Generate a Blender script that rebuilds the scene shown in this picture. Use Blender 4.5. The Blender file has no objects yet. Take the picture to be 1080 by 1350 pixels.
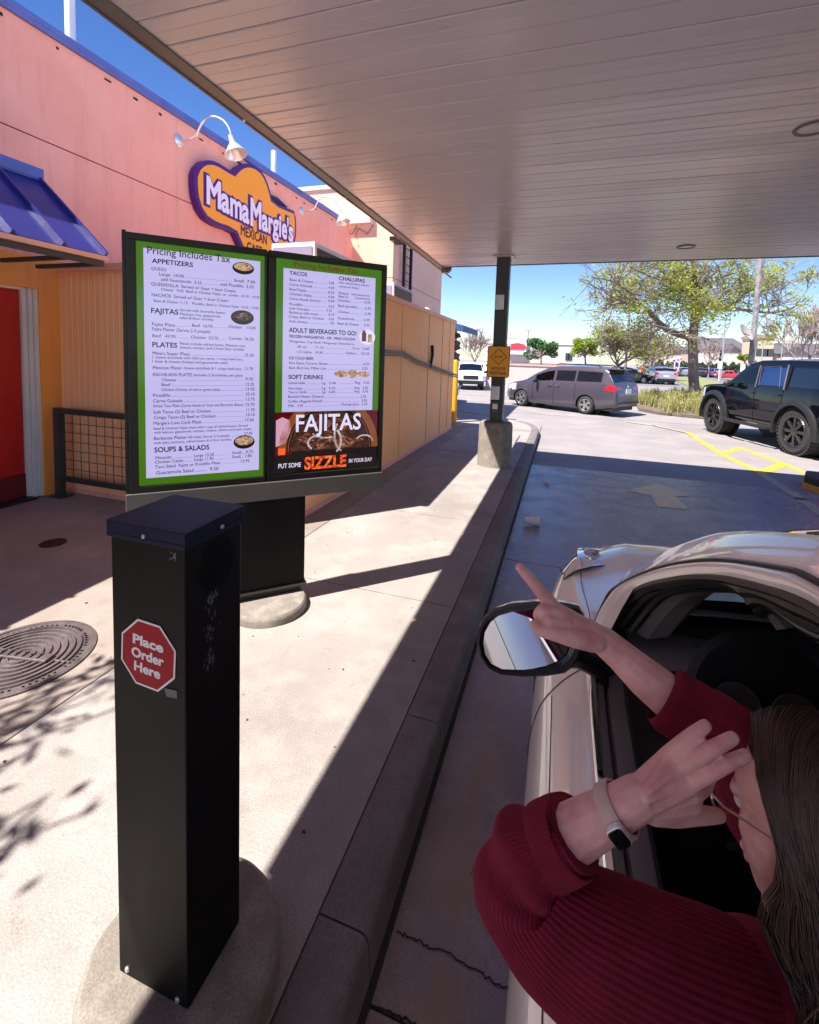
import bpy, bmesh, math, random
from mathutils import Vector, Matrix, noise
random.seed(7)
S = bpy.context.scene
COL = S.collection
PI = math.pi
# ------------------------------------------------------------------ camera, sky, sun, exposure
CZ = 1.8
FPX, CX, CY = 613.384, 540.0, 519.92
_p, _r, _w = .08035, .0328273, -.313809
FW = Vector((math.sin(_w)*math.cos(_p), math.cos(_w)*math.cos(_p), -math.sin(_p)))
_R = Vector((math.cos(_w), -math.sin(_w), 0)); _U = _R.cross(FW)
RT = math.cos(_r)*_R + math.sin(_r)*_U
UP = -math.sin(_r)*_R + math.cos(_r)*_U
CAM = Vector((0, 0, CZ))
cd = bpy.data.cameras.new('camera'); co = bpy.data.objects.new('camera', cd); COL.objects.link(co)
co.matrix_world = Matrix.Translation(CAM) @ Matrix((RT, UP, -FW)).transposed().to_4x4()
cd.sensor_fit = 'HORIZONTAL'; cd.sensor_width = 36; cd.lens = FPX/1080*36
cd.shift_y = (CY-675)/1080; cd.clip_start = .02; cd.clip_end = 2000
S.camera = co
SUN = Vector((-.415, -.47, 1)).normalized()
wd = bpy.data.worlds.new('World'); S.world = wd; wd.use_nodes = True
nt = wd.node_tree
bg = nt.nodes['Background']
sky = nt.nodes.new('ShaderNodeTexSky'); sky.sky_type = 'NISHITA'; sky.sun_disc = False
sky.sun_elevation = math.asin(SUN.z); sky.sun_rotation = math.atan2(-SUN.x, SUN.y)
sky.altitude = 0; sky.air_density = 1.0; sky.dust_density = .35; sky.ozone_density = 3.0
hs = nt.nodes.new('ShaderNodeHueSaturation'); hs.inputs['Saturation'].default_value = 1.25; hs.inputs['Value'].default_value = 1.12; hs.inputs['Hue'].default_value = .515
nt.links.new(sky.outputs[0], hs.inputs['Color']); nt.links.new(hs.outputs[0], bg.inputs[0]); bg.inputs[1].default_value = .075
sl = bpy.data.lights.new('sun', 'SUN'); so = bpy.data.objects.new('sun', sl); COL.objects.link(so)
sl.energy = 5.0; sl.angle = math.radians(.5); sl.color = (1, .96, .90)
so.rotation_euler = SUN.to_track_quat('Z', 'Y').to_euler()
S.view_settings.view_transform = 'Standard'; S.view_settings.look = 'None'
S.view_settings.exposure = 1.36; S.view_settings.gamma = 1
S.render.engine = 'CYCLES'
S.cycles.max_bounces = 10; S.cycles.diffuse_bounces = 6; S.cycles.transparent_max_bounces = 16

def ray(px, py): return RT*(px-CX)/FPX - UP*(py-CY)/FPX + FW
def P(px, py, t): return CAM + ray(px, py)*t
def gz(px, py, z=0.0):
    d = ray(px, py); return CAM + d*((z-CZ)/d.z)
def gx(px, py, x):
    d = ray(px, py); return CAM + d*(x/d.x)
def gy(px, py, y):
    d = ray(px, py); return CAM + d*(y/d.y)

# ------------------------------------------------------------------ materials
def srgb(r, g, b):
    f = lambda c: (c/12.92 if c <= .04045 else ((c+.055)/1.055)**2.4)
    return (f(r/255), f(g/255), f(b/255))
def nodes(m): return m.node_tree.nodes, m.node_tree.links
def mat(name, c, rough=.5, metal=0, c2=None, scale=6, bump=0, bscale=60, spec=.5, coat=0, emit=None, es=1, rv=0, dist=.01, stretch=None):
    m = bpy.data.materials.new(name); m.use_nodes = True
    N, L = nodes(m); b = N['Principled BSDF']
    b.inputs['Base Color'].default_value = (*c, 1); b.inputs['Roughness'].default_value = rough
    b.inputs['Metallic'].default_value = metal; b.inputs['Specular IOR Level'].default_value = spec
    b.inputs['Coat Weight'].default_value = coat; b.inputs['Coat Roughness'].default_value = .03
    tc = N.new('ShaderNodeTexCoord'); src = tc.outputs['Object']
    if stretch:
        mp = N.new('ShaderNodeMapping'); mp.inputs['Scale'].default_value = stretch
        L.new(src, mp.inputs[0]); src = mp.outputs[0]
    if c2 is not None or rv:
        n = N.new('ShaderNodeTexNoise'); n.inputs['Scale'].default_value = scale; n.inputs['Detail'].default_value = 8; n.inputs['Roughness'].default_value = .62
        L.new(src, n.inputs['Vector'])
        if c2 is not None:
            r = N.new('ShaderNodeValToRGB'); r.color_ramp.elements[0].position = .33; r.color_ramp.elements[1].position = .68
            r.color_ramp.elements[0].color = (*c, 1); r.color_ramp.elements[1].color = (*c2, 1)
            L.new(n.outputs['Fac'], r.inputs[0]); L.new(r.outputs[0], b.inputs['Base Color'])
        if rv:
            mr = N.new('ShaderNodeMapRange'); mr.inputs['From Min'].default_value = .3; mr.inputs['From Max'].default_value = .7
            mr.inputs['To Min'].default_value = max(0, rough-rv); mr.inputs['To Max'].default_value = min(1, rough+rv)
            L.new(n.outputs['Fac'], mr.inputs[0]); L.new(mr.outputs[0], b.inputs['Roughness'])
    if bump:
        n2 = N.new('ShaderNodeTexNoise'); n2.inputs['Scale'].default_value = bscale; n2.inputs['Detail'].default_value = 5
        L.new(src, n2.inputs['Vector'])
        bp = N.new('ShaderNodeBump'); bp.inputs['Strength'].default_value = bump; bp.inputs['Distance'].default_value = dist
        L.new(n2.outputs['Fac'], bp.inputs['Height']); L.new(bp.outputs[0], b.inputs['Normal'])
    if emit is not None:
        b.inputs['Emission Color'].default_value = (*emit, 1); b.inputs['Emission Strength'].default_value = es
    return m
def mat_concrete(name, base, dark, light, rough=.75, rv=.1, big=.9, stain=None, stain_x=None, bump=.35):
    """weathered concrete: broad mottling, patchy stains, fine speckle; stain_x=(x0,x1) adds a rust band along a kerb gutter"""
    m = bpy.data.materials.new(name); m.use_nodes = True
    N, L = nodes(m); b = N['Principled BSDF']
    tc = N.new('ShaderNodeTexCoord'); V = tc.outputs['Object']
    def nz(s, d=8, r=.6):
        n = N.new('ShaderNodeTexNoise'); n.inputs['Scale'].default_value = s; n.inputs['Detail'].default_value = d; n.inputs['Roughness'].default_value = r
        L.new(V, n.inputs['Vector']); return n.outputs['Fac']
    def ramp(f, a, c):
        r = N.new('ShaderNodeMapRange'); r.inputs['From Min'].default_value = a; r.inputs['From Max'].default_value = c; r.clamp = True
        L.new(f, r.inputs[0]); return r.outputs[0]
    def mix(f, a, c, op='MIX'):
        x = N.new('ShaderNodeMix'); x.data_type = 'RGBA'; x.blend_type = op
        if isinstance(f, float): x.inputs[0].default_value = f
        else: L.new(f, x.inputs[0])
        for s, v in ((6, a), (7, c)):
            if isinstance(v, tuple): x.inputs[s].default_value = (*v, 1)
            else: L.new(v, x.inputs[s])
        return x.outputs[2]
    c = mix(ramp(nz(big), .3, .7), dark, base)
    c = mix(ramp(nz(big*3.7), .45, .75), c, light)
    c = mix(ramp(nz(9, 10, .7), .58, .72), c, tuple(v*.72 for v in base))
    sp = ramp(nz(160, 2), .35, .62)
    c = mix(sp, mix(.35, c, (.05, .045, .04)), c)
    c = mix(ramp(nz(2.3, 12, .75), .66, .74), c, tuple(v*.5 for v in base))
    if stain_x:
        sx = N.new('ShaderNodeSeparateXYZ'); L.new(V, sx.inputs[0])
        a = N.new('ShaderNodeMath'); a.operation = 'SUBTRACT'; L.new(sx.outputs[0], a.inputs[0]); a.inputs[1].default_value = (stain_x[0]+stain_x[1])/2
        ab = N.new('ShaderNodeMath'); ab.operation = 'ABSOLUTE'; L.new(a.outputs[0], ab.inputs[0])
        f = N.new('ShaderNodeMapRange'); L.new(ab.outputs[0], f.inputs[0]); f.inputs['From Min'].default_value = (stain_x[1]-stain_x[0])/2; f.inputs['From Max'].default_value = 0
        g = N.new('ShaderNodeMath'); g.operation = 'MULTIPLY'; L.new(f.outputs[0], g.inputs[0]); L.new(ramp(nz(3.5), .3, .65), g.inputs[1])
        c = mix(g.outputs[0], c, stain)
    L.new(c, b.inputs['Base Color'])
    rr = N.new('ShaderNodeMapRange'); L.new(nz(3), rr.inputs[0]); rr.inputs['From Min'].default_value = .3; rr.inputs['From Max'].default_value = .7
    rr.inputs['To Min'].default_value = rough-rv; rr.inputs['To Max'].default_value = rough+rv; L.new(rr.outputs[0], b.inputs['Roughness'])
    bp = N.new('ShaderNodeBump'); bp.inputs['Strength'].default_value = bump; bp.inputs['Distance'].default_value = .004
    L.new(nz(90, 6, .7), bp.inputs['Height']); L.new(bp.outputs[0], b.inputs['Normal'])
    return m
def mat_stucco(name, a, b_, dirt, streak=.35):
    """sand-finish render: fine grain, broad fading and faint vertical water streaks"""
    m = mat(name, a, .88, c2=b_, scale=1.1, bump=.5, bscale=170, dist=.004); N, L = nodes(m); b = N['Principled BSDF']
    src = b.inputs['Base Color'].links[0].from_socket
    tc = N.new('ShaderNodeTexCoord'); mp = N.new('ShaderNodeMapping'); mp.inputs['Scale'].default_value = (2.2, 2.2, .22); L.new(tc.outputs['Object'], mp.inputs[0])
    n = N.new('ShaderNodeTexNoise'); n.inputs['Scale'].default_value = 2.6; n.inputs['Detail'].default_value = 9; n.inputs['Roughness'].default_value = .7; L.new(mp.outputs[0], n.inputs['Vector'])
    r = N.new('ShaderNodeMapRange'); r.inputs['From Min'].default_value = .5; r.inputs['From Max'].default_value = .75; r.inputs['To Max'].default_value = streak; L.new(n.outputs['Fac'], r.inputs[0])
    x = N.new('ShaderNodeMix'); x.data_type = 'RGBA'; L.new(r.outputs[0], x.inputs[0]); L.new(src, x.inputs[6]); x.inputs[7].default_value = (*dirt, 1); L.new(x.outputs[2], b.inputs['Base Color']); return m
def mat_glass(name, tint=(.8, .85, .9), ior=1.45, rough=0.0):
    m = bpy.data.materials.new(name); m.use_nodes = True
    N, L = nodes(m); N.remove(N['Principled BSDF'])
    t = N.new('ShaderNodeBsdfTransparent'); t.inputs[0].default_value = (*tint, 1)
    g = N.new('ShaderNodeBsdfGlossy'); g.inputs['Roughness'].default_value = rough
    f = N.new('ShaderNodeFresnel'); f.inputs[0].default_value = ior
    x = N.new('ShaderNodeMixShader'); L.new(f.outputs[0], x.inputs[0]); L.new(t.outputs[0], x.inputs[1]); L.new(g.outputs[0], x.inputs[2])
    L.new(x.outputs[0], N['Material Output'].inputs[0]); return m
def mat_leaf(name, c, c2, rough=.55, trans=.35):
    m = mat(name, c, rough, c2=c2, scale=1.3)
    b = m.node_tree.nodes['Principled BSDF']; N, L = nodes(m)
    t = N.new('ShaderNodeBsdfTranslucent'); t.inputs[0].default_value = (c2[0]*1.2, c2[1]*1.2, c2[2]*.6, 1)
    x = N.new('ShaderNodeMixShader'); x.inputs[0].default_value = trans
    L.new(b.outputs[0], x.inputs[1]); L.new(t.outputs[0], x.inputs[2]); L.new(x.outputs[0], N['Material Output'].inputs[0]); return m
M = {}
M['walk'] = mat_concrete('concrete_walk', (.345, .30, .275), (.25, .215, .195), (.40, .352, .322), .8)
M['walk_tan'] = mat_concrete('concrete_patio', (.29, .235, .20), (.215, .17, .145), (.34, .28, .24), .8)
M['kerb'] = mat_concrete('concrete_kerb', (.19, .16, .155), (.125, .105, .10), (.245, .21, .20), .8)
M['lane'] = mat_concrete('concrete_lane', (.35, .295, .325), (.22, .18, .20), (.42, .36, .39), .27, .11, .7, (.30, .17, .085), (-.42, -.08))
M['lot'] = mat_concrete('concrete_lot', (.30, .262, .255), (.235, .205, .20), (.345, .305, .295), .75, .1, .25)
M['footing'] = mat_concrete('concrete_footing', (.28, .24, .205), (.18, .15, .12), (.36, .32, .275), .85, .1, 2.5, bump=.8)
M['asphalt'] = mat('asphalt', (.13, .12, .125), .9, c2=(.19, .175, .18), scale=.6, bump=.3, bscale=200)
M['gap'] = mat('joint_dirt', (.045, .035, .028), .95)
M['pink'] = mat_stucco('stucco_pink', srgb(236, 160, 142), srgb(243, 175, 157), srgb(190, 116, 100))
M['peach'] = mat_stucco('stucco_peach', srgb(228, 176, 152), srgb(234, 188, 166), srgb(200, 146, 122))
M['orange'] = mat_stucco('stucco_orange', srgb(246, 168, 84), srgb(240, 156, 72), srgb(206, 122, 60))
M['ribbed'] = mat_stucco('ribbed_panel', srgb(255, 192, 140), srgb(254, 182, 126), srgb(230, 150, 104), .15)
M['cap'] = mat('peach_cap', srgb(238, 180, 144), .6, c2=srgb(226, 164, 128), scale=2)
M['coping'] = mat('blue_coping', srgb(98, 110, 178), .45, c2=srgb(84, 96, 160), scale=3)
M['awnblue'] = mat('blue_awning', srgb(46, 44, 112), .4, c2=srgb(40, 38, 100), scale=2, rv=.08)
M['door_red'] = mat('red_door', srgb(186, 22, 16), .5, c2=srgb(172, 18, 14), scale=3)
M['white'] = mat('white_paint', (.72, .70, .68), .5, c2=(.64, .62, .60), scale=3)
M['black'] = mat('black_powder_coat', (.0022, .0022, .0032), .5, c2=(.010, .0085, .008), spec=.14, scale=3.2, stretch=(1.6, 1.6, .5), bump=.12, bscale=400, dist=.001, rv=.08)
M['post_cap'] = mat('blue_black_cap', (.005, .006, .03), .5, spec=.2, c2=(.007, .008, .036), scale=6, bump=.1, bscale=400, dist=.001)
M['frame'] = mat('bronze_frame', (.007, .006, .006), .35, c2=(.012, .010, .009), scale=8, rv=.1, spec=.35)
M['beam'] = mat('grey_beam', (.075, .068, .06), .5, c2=(.095, .086, .076), scale=6, bump=.1, bscale=200)
M['galv'] = mat('galvanised', (.55, .55, .56), .38, .75, c2=(.48, .48, .5), scale=10)
M['silver'] = mat('silver_lamp', (.72, .72, .74), .3, .6)
M['chrome'] = mat('chrome', (.85, .85, .87), .07, 1)
M['soffit'] = mat('white_soffit', (.64, .585, .605), .25, c2=(.57, .515, .535), scale=1.2, rv=.08, spec=.5, stretch=(.2, 3, 1))
M['fascia'] = mat('grey_fascia', (.12, .11, .105), .5, c2=(.16, .15, .14), scale=4)
M['green_steel'] = mat('dark_green_steel', (.028, .038, .036), .4, c2=(.035, .045, .042), scale=5)
M['yellow'] = mat('road_yellow', srgb(226, 168, 30), .7, c2=srgb(206, 160, 60), scale=8)
M['faded_yellow'] = mat('faded_yellow', (.42, .36, .22), .6, c2=(.36, .31, .25), scale=9)
M['arrow'] = mat('worn_white_paint', (.92, .68, .34), .5, c2=(.66, .50, .28), scale=12)
M['sign_yellow'] = mat('sign_yellow', srgb(236, 162, 14), .45)
M['ink'] = mat('black_ink', (.012, .012, .012), .5)
M['iron'] = mat('cast_iron', (.085, .068, .07), .5, .3, c2=(.16, .125, .12), scale=7, bump=.4, bscale=80, rv=.12)
M['rubber'] = mat('tyre_rubber', (.018, .017, .017), .8, c2=(.03, .028, .027), scale=20, bump=.3, bscale=120)
M['plastic'] = mat('black_plastic', (.012, .012, .013), .5, bump=.08, bscale=300, dist=.001)
M['rubber_seal'] = mat('window_seal', (.014, .013, .013), .35)
M['paint_white'] = mat('pearl_white_paint', (.90, .85, .80), .3, .08, coat=1, bump=0)
M['paint_black'] = mat('black_paint', (.003, .003, .006), .06, 0, spec=.35)
M['paint_plum'] = mat('grey_plum_paint', (.085, .07, .095), .3, .4, coat=.8)
M['paint_silver'] = mat('silver_paint', (.42, .41, .44), .3, .7, coat=.8)
M['paint_fleet'] = mat('white_van_paint', (.75, .74, .73), .3, coat=.7)
M['paint_red'] = mat('red_paint', (.42, .02, .03), .3, coat=.8)
M['paint_blue'] = mat('blue_paint', (.06, .11, .25), .3, .3, coat=.8)
M['paint_dark'] = mat('charcoal_paint', (.03, .03, .035), .3, .3, coat=.8)
M['glass_dark'] = mat('tinted_glass', (.004, .006, .012), .04, coat=0, spec=.7)
M['glass_blue'] = mat('blue_tinted_glass', (.006, .02, .10), .05, spec=.8)
M['glass'] = mat_glass('clear_glass')
M['glass_screen'] = mat_glass('windscreen_glass', (.28, .34, .44))
M['glass_tint'] = mat_glass('window_glass', (.3, .32, .36))
M['lens_red'] = mat('red_lens', (.45, .01, .02), .15, coat=.6)
M['lens_clear'] = mat('clear_lens', (.74, .78, .86), .10, .45, coat=1)
M['rim'] = mat('alloy_rim', (.45, .44, .43), .35, .85)
M['rim_black'] = mat('black_rim', (.10, .095, .10), .25, .9)
M['mirror'] = mat('mirror_glass', (.78, .80, .86), .015, 1)
M['red_sticker'] = mat('red_sticker', srgb(160, 8, 30), .5, spec=.2)
M['white_ink'] = mat('white_ink', (.78, .77, .77), .5)
M['grey_ink'] = mat('grey_scratch', (.12, .12, .13), .6)
def emis(name, c, s=1.0):
    m = mat(name, tuple(v*.12 for v in c), .12, emit=c, es=s); return m
M['scr_white'] = emis('screen_white', srgb(204, 196, 248), .33)
M['scr_green'] = emis('screen_green', srgb(92, 156, 26), .18)
M['scr_ink'] = emis('screen_ink', srgb(40, 26, 70), .2)
M['scr_black'] = emis('screen_black', (.006, .004, .004), .5)
M['scr_maroon'] = emis('screen_maroon', srgb(120, 30, 26), .3)
M['scr_red'] = emis('screen_dark_red', srgb(96, 6, 22), .35)
M['scr_bright'] = emis('screen_bright', srgb(226, 220, 250), .38)
M['scr_orange'] = emis('screen_orange', srgb(250, 96, 30), .4)
M['scr_wood'] = emis('screen_wood', srgb(176, 100, 50), .2)
M['scr_pink'] = emis('screen_pink', srgb(224, 168, 190), .33)
def emis2(name, a, b_, c, s, sc):
    m = emis(name, a, s); N, L = nodes(m); b = N['Principled BSDF']
    tc = N.new('ShaderNodeTexCoord'); n = N.new('ShaderNodeTexNoise'); n.inputs['Scale'].default_value = sc; n.inputs['Detail'].default_value = 6; n.inputs['Roughness'].default_value = .7
    L.new(tc.outputs['Object'], n.inputs['Vector']); r = N.new('ShaderNodeValToRGB'); e = r.color_ramp
    e.elements[0].position = .35; e.elements[0].color = (*a, 1); e.elements[1].position = .72; e.elements[1].color = (*c, 1)
    k = e.elements.new(.52); k.color = (*b_, 1); L.new(n.outputs['Fac'], r.inputs[0]); L.new(r.outputs[0], b.inputs['Emission Color']); return m
M['scr_meat'] = emis2('screen_meat', srgb(30, 14, 14), srgb(92, 50, 40), srgb(140, 96, 66), .24, 45)
M['scr_food'] = emis2('screen_food', srgb(90, 60, 40), srgb(190, 150, 110), srgb(230, 215, 200), .36, 60)
M['scr_flame'] = emis2('screen_flame', srgb(150, 20, 8), srgb(250, 90, 26), srgb(255, 190, 70), .42, 50)
M['logo_orange'] = mat('logo_orange', srgb(246, 160, 20), .4)
M['logo_purple'] = mat('logo_purple', srgb(76, 16, 120), .4)
M['logo_white'] = mat('logo_white', srgb(232, 226, 245), .4)
M['navy'] = mat('navy', srgb(24, 20, 60), .5)
M['bark'] = mat('bark', (.16, .115, .10), .9, c2=(.26, .20, .18), scale=5, bump=.9, bscale=18, dist=.05, stretch=(1, 1, .25))
M['twig'] = mat('pale_twig', (.26, .19, .17), .9, c2=(.33, .25, .23), scale=2)
M['leaf_oak'] = mat_leaf('oak_leaf', (.22, .31, .02), (.42, .46, .05), trans=.45)
M['leaf_green'] = mat_leaf('green_leaf', (.035, .10, .025), (.07, .17, .045))
M['leaf_lime'] = mat_leaf('lime_leaf', (.16, .24, .015), (.26, .33, .03))
M['leaf_dull'] = mat_leaf('dull_leaf', (.15, .14, .06), (.22, .20, .09))
M['hedge'] = mat_leaf('hedge_leaf', (.03, .06, .02), (.06, .09, .03))
M['grass'] = mat_leaf('grass_blade', (.22, .22, .07), (.42, .38, .16))
M['mulch'] = mat('mulch', (.10, .07, .05), .95, c2=(.17, .13, .09), scale=8, bump=.8, bscale=30, dist=.03)
M['lawn'] = mat('lawn', (.12, .15, .04), .95, c2=(.26, .24, .10), scale=1.2, bump=.6, bscale=60)
M['roof_grey'] = mat('grey_shingle', (.075, .065, .075), .9, c2=(.10, .085, .095), scale=1)
M['apt'] = mat('tan_siding', (.46, .33, .28), .9, c2=(.50, .38, .32), scale=.4)
M['apt_trim'] = mat('pale_trim', (.6, .53, .48), .8)
M['tan'] = mat('tan_block', (.50, .40, .30), .9)
M['win_far'] = mat('far_window', (.04, .045, .06), .2)
M['cmu'] = mat('pale_block_wall', (.50, .44, .41), .9, c2=(.43, .375, .35), scale=1.4, bump=.3, bscale=12)
M['red_sign'] = mat('red_shop_sign', srgb(214, 52, 66), .5)
M['hivis'] = mat('orange_shirt', srgb(240, 120, 70), .8)
M['cloth_dark'] = mat('dark_trousers', (.03, .03, .04), .9)
M['paper'] = mat('white_paper', (.74, .72, .74), .7)
M['skin'] = mat('skin', (.76, .44, .41), .5, c2=(.64, .29, .275), scale=30, bump=.28, bscale=420, dist=.0012, spec=.35)
_b = M['skin'].node_tree.nodes['Principled BSDF']; _b.inputs['Subsurface Weight'].default_value = .12; _b.inputs['Subsurface Radius'].default_value = (.012, .004, .002); _b.inputs['Subsurface Scale'].default_value = .6
M['knit'] = mat('maroon_knit', (.21, .004, .032), .95, c2=(.14, .003, .02), scale=30, bump=.5, bscale=500, dist=.002)
_b = M['knit'].node_tree.nodes['Principled BSDF']; _b.inputs['Sheen Weight'].default_value = .35; _b.inputs['Sheen Tint'].default_value = (.6, .05, .1, 1)
M['hair'] = mat('brown_hair', (.028, .012, .007), .38, c2=(.085, .037, .02), scale=40, stretch=(1, 1, .15))
M['gold'] = mat('gold_frame', (.55, .40, .24), .3, .8)
M['gem'] = mat('pale_blue_gem', (.5, .68, .75), .2)
M['nail'] = mat('nail', (.6, .34, .31), .3, coat=.4)
M['denim'] = mat('denim', (.04, .05, .09), .9)
M['seat'] = mat('dark_seat_fabric', (.02, .02, .022), .9)
M['dash'] = mat('dash_plastic', (.17, .155, .155), .55, bump=.15, bscale=400, dist=.001)
M['trim_grey'] = mat('grey_trim', (.12, .105, .10), .7)

# ------------------------------------------------------------------ mesh builder
class MB:
    def __init__(s): s.v = []; s.f = []; s.mi = []; s.cur = 0
    def add(s, v, f):
        n = len(s.v); s.v += [Vector(a) for a in v]; s.f += [[n+i for i in q] for q in f]; s.mi += [s.cur]*len(f); return s
    def box(s, c, d, rz=0, mt=None):
        x, y, z = d[0]/2, d[1]/2, d[2]/2
        R = mt or Matrix.Rotation(rz, 3, 'Z')
        v = [Vector(c)+R@Vector((a*x, b*y, e*z)) for a in (-1, 1) for b in (-1, 1) for e in (-1, 1)]
        return s.add(v, [(0, 1, 3, 2), (4, 6, 7, 5), (0, 4, 5, 1), (2, 3, 7, 6), (0, 2, 6, 4), (1, 5, 7, 3)])
    def bx(s, x0, x1, y0, y1, z0, z1): return s.box(((x0+x1)/2, (y0+y1)/2, (z0+z1)/2), (x1-x0, y1-y0, z1-z0))
    def tube(s, pts, r, n=8, cap=True, prof=None):
        pts = [Vector(p) for p in pts]; rr = r if isinstance(r, (list, tuple)) else [r]*len(pts)
        base = len(s.v); up = None
        for i, p in enumerate(pts):
            t = (pts[min(i+1, len(pts)-1)]-pts[max(i-1, 0)])
            t = t.normalized() if t.length > 1e-9 else Vector((0, 0, 1))
            if up is None: up = t.orthogonal().normalized()
            up = (up-t*up.dot(t))
            up = up.normalized() if up.length > 1e-6 else t.orthogonal().normalized()
            b = t.cross(up)
            for k in range(n):
                a = 2*PI*k/n; q = rr[i]*(prof(i/(len(pts)-1), a) if prof else 1)
                s.v.append(p+(up*math.cos(a)+b*math.sin(a))*q)
        F = []
        for i in range(len(pts)-1):
            for k in range(n):
                F.append([base+i*n+k, base+i*n+(k+1) % n, base+(i+1)*n+(k+1) % n, base+(i+1)*n+k])
        if cap: F += [[base+k for k in reversed(range(n))], [base+(len(pts)-1)*n+k for k in range(n)]]
        s.f += F; s.mi += [s.cur]*len(F); return s
    def cyl(s, a, b, r0, r1=None, n=16): return s.tube([a, b], [r0, r0 if r1 is None else r1], n)
    def lathe(s, prof, o=(0, 0, 0), mt=None, n=32, close=True):
        R = mt or Matrix.Identity(3); base = len(s.v)
        for r, z in prof:
            for k in range(n): s.v.append(Vector(o)+R@Vector((r*math.cos(2*PI*k/n), r*math.sin(2*PI*k/n), z)))
        F = []
        for i in range(len(prof)-1):
            for k in range(n): F.append([base+i*n+k, base+i*n+(k+1) % n, base+(i+1)*n+(k+1) % n, base+(i+1)*n+k])
        if close:
            if prof[0][0] > 1e-5: F.append([base+k for k in reversed(range(n))])
            if prof[-1][0] > 1e-5: F.append([base+(len(prof)-1)*n+k for k in range(n)])
        s.f += F; s.mi += [s.cur]*len(F); return s
    def prism(s, pts, fn, h0, h1):
        """outline pts (2-D, any winding); fn(u, v, h) -> point"""
        n = len(pts); a = [fn(u, v, h0) for u, v in pts]; b = [fn(u, v, h1) for u, v in pts]
        return s.add(a+b, [list(range(n)), list(range(2*n-1, n-1, -1))]+[(i, (i+1) % n, n+(i+1) % n, n+i) for i in range(n)])
    def grid(s, rows, closed=False):
        m = len(rows[0]); v = [p for r in rows for p in r]; F = []
        for i in range(len(rows)-1):
            for k in range(m if closed else m-1):
                F.append([i*m+k, i*m+(k+1) % m, (i+1)*m+(k+1) % m, (i+1)*m+k])
        return s.add(v, F)
    def ball(s, c, r, n=12, mt=None, sc=(1, 1, 1)):
        R = mt or Matrix.Identity(3); prof = [(math.sin(PI*i/n), -math.cos(PI*i/n)) for i in range(n+1)]
        D = Matrix.Diagonal(Vector(sc)*r)
        return s.lathe([(max(a, 1e-4), b) for a, b in prof], c, R@D, n*2, False)
    def text(s, txt, o, ux, uy, w=None, h=.1, bold=0, un=None, center=False):
        """lettering laid on a plane: o = left end of the baseline; h = cap height, w = total width (None: natural)"""
        cu = bpy.data.curves.new('t', 'FONT'); cu.body = txt; cu.resolution_u = 3; cu.bevel_depth = bold; cu.bevel_resolution = 1
        ob = bpy.data.objects.new('t', cu); COL.objects.link(ob)
        dg = bpy.context.evaluated_depsgraph_get(); me = bpy.data.meshes.new_from_object(ob.evaluated_get(dg))
        bpy.data.objects.remove(ob); bpy.data.curves.remove(cu)
        if not len(me.vertices): return s
        xs = [q.co.x for q in me.vertices]; x0, x1 = min(xs), max(xs)
        k = h/.72; kx = k if w is None else w/(x1-x0)
        o, ux, uy = Vector(o), Vector(ux).normalized(), Vector(uy).normalized()
        cx = (x1-x0)*kx/2 if center else 0
        un = ux.cross(uy)
        s.add([o+ux*((q.co.x-x0)*kx-cx)+uy*(q.co.y*k)+un*(q.co.z*k*.12) for q in me.vertices], [list(p.vertices) for p in me.polygons])
        bpy.data.meshes.remove(me); return s
GS = [1.0]
def wm(o):
    m = Matrix.LocRotScale(o.location, o.rotation_euler, o.scale)
    return wm(o.parent)@m if o.parent else m
def obj(name, mb, m, parent=None, world=True, smooth=False, bevel=0, sub=0, fixn=True, angle=None, weld=0):
    me = bpy.data.meshes.new(name)
    v = mb.v if GS[0] == 1 else [CAM+(q-CAM)*GS[0] for q in mb.v]
    if parent is not None and world:
        iv = wm(parent).inverted(); v = [iv@q for q in v]
    me.from_pydata([tuple(q) for q in v], [], mb.f); me.validate()
    ms = m if isinstance(m, (list, tuple)) else [m]
    for x in ms: me.materials.append(M[x] if isinstance(x, str) else x)
    if len(ms) > 1 and len(mb.mi) == len(me.polygons):
        me.polygons.foreach_set('material_index', mb.mi)
    if fixn:
        bm = bmesh.new(); bm.from_mesh(me)
        if weld: bmesh.ops.remove_doubles(bm, verts=bm.verts, dist=weld)
        bmesh.ops.recalc_face_normals(bm, faces=bm.faces); bm.to_mesh(me); bm.free()
    o = bpy.data.objects.new(name, me); COL.objects.link(o)
    if parent is not None: o.parent = parent
    if smooth:
        me.polygons.foreach_set('use_smooth', [True]*len(me.polygons))
        if smooth != 'all':
            try: me.set_sharp_from_angle(angle=math.radians(angle or 35))
            except Exception: pass
    if bevel:
        b = o.modifiers.new('bevel', 'BEVEL'); b.width = bevel; b.segments = 2; b.limit_method = 'ANGLE'; b.angle_limit = .6
    if sub:
        b = o.modifiers.new('sub', 'SUBSURF'); b.levels = sub; b.render_levels = sub
    return o
def islands(name, mb, m, parent=None, **kw):
    """one object for each connected piece of the builder"""
    par = list(range(len(mb.v)))
    def find(a):
        while par[a] != a: par[a] = par[par[a]]; a = par[a]
        return a
    for f in mb.f:
        for i in f[1:]: par[find(i)] = find(f[0])
    g = {}
    for f in mb.f: g.setdefault(find(f[0]), []).append(f)
    for fs in g.values():
        ids = sorted({i for f in fs for i in f}); ix = {i: k for k, i in enumerate(ids)}
        q = MB(); q.add([mb.v[i] for i in ids], [[ix[i] for i in f] for f in fs]); obj(name, q, m, parent, **kw)
def tag(o, label=None, cat=None, group=None, kind=None):
    if label: o['label'] = label
    if cat: o['category'] = cat
    if group: o['group'] = group
    if kind: o['kind'] = kind
    return o
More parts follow.
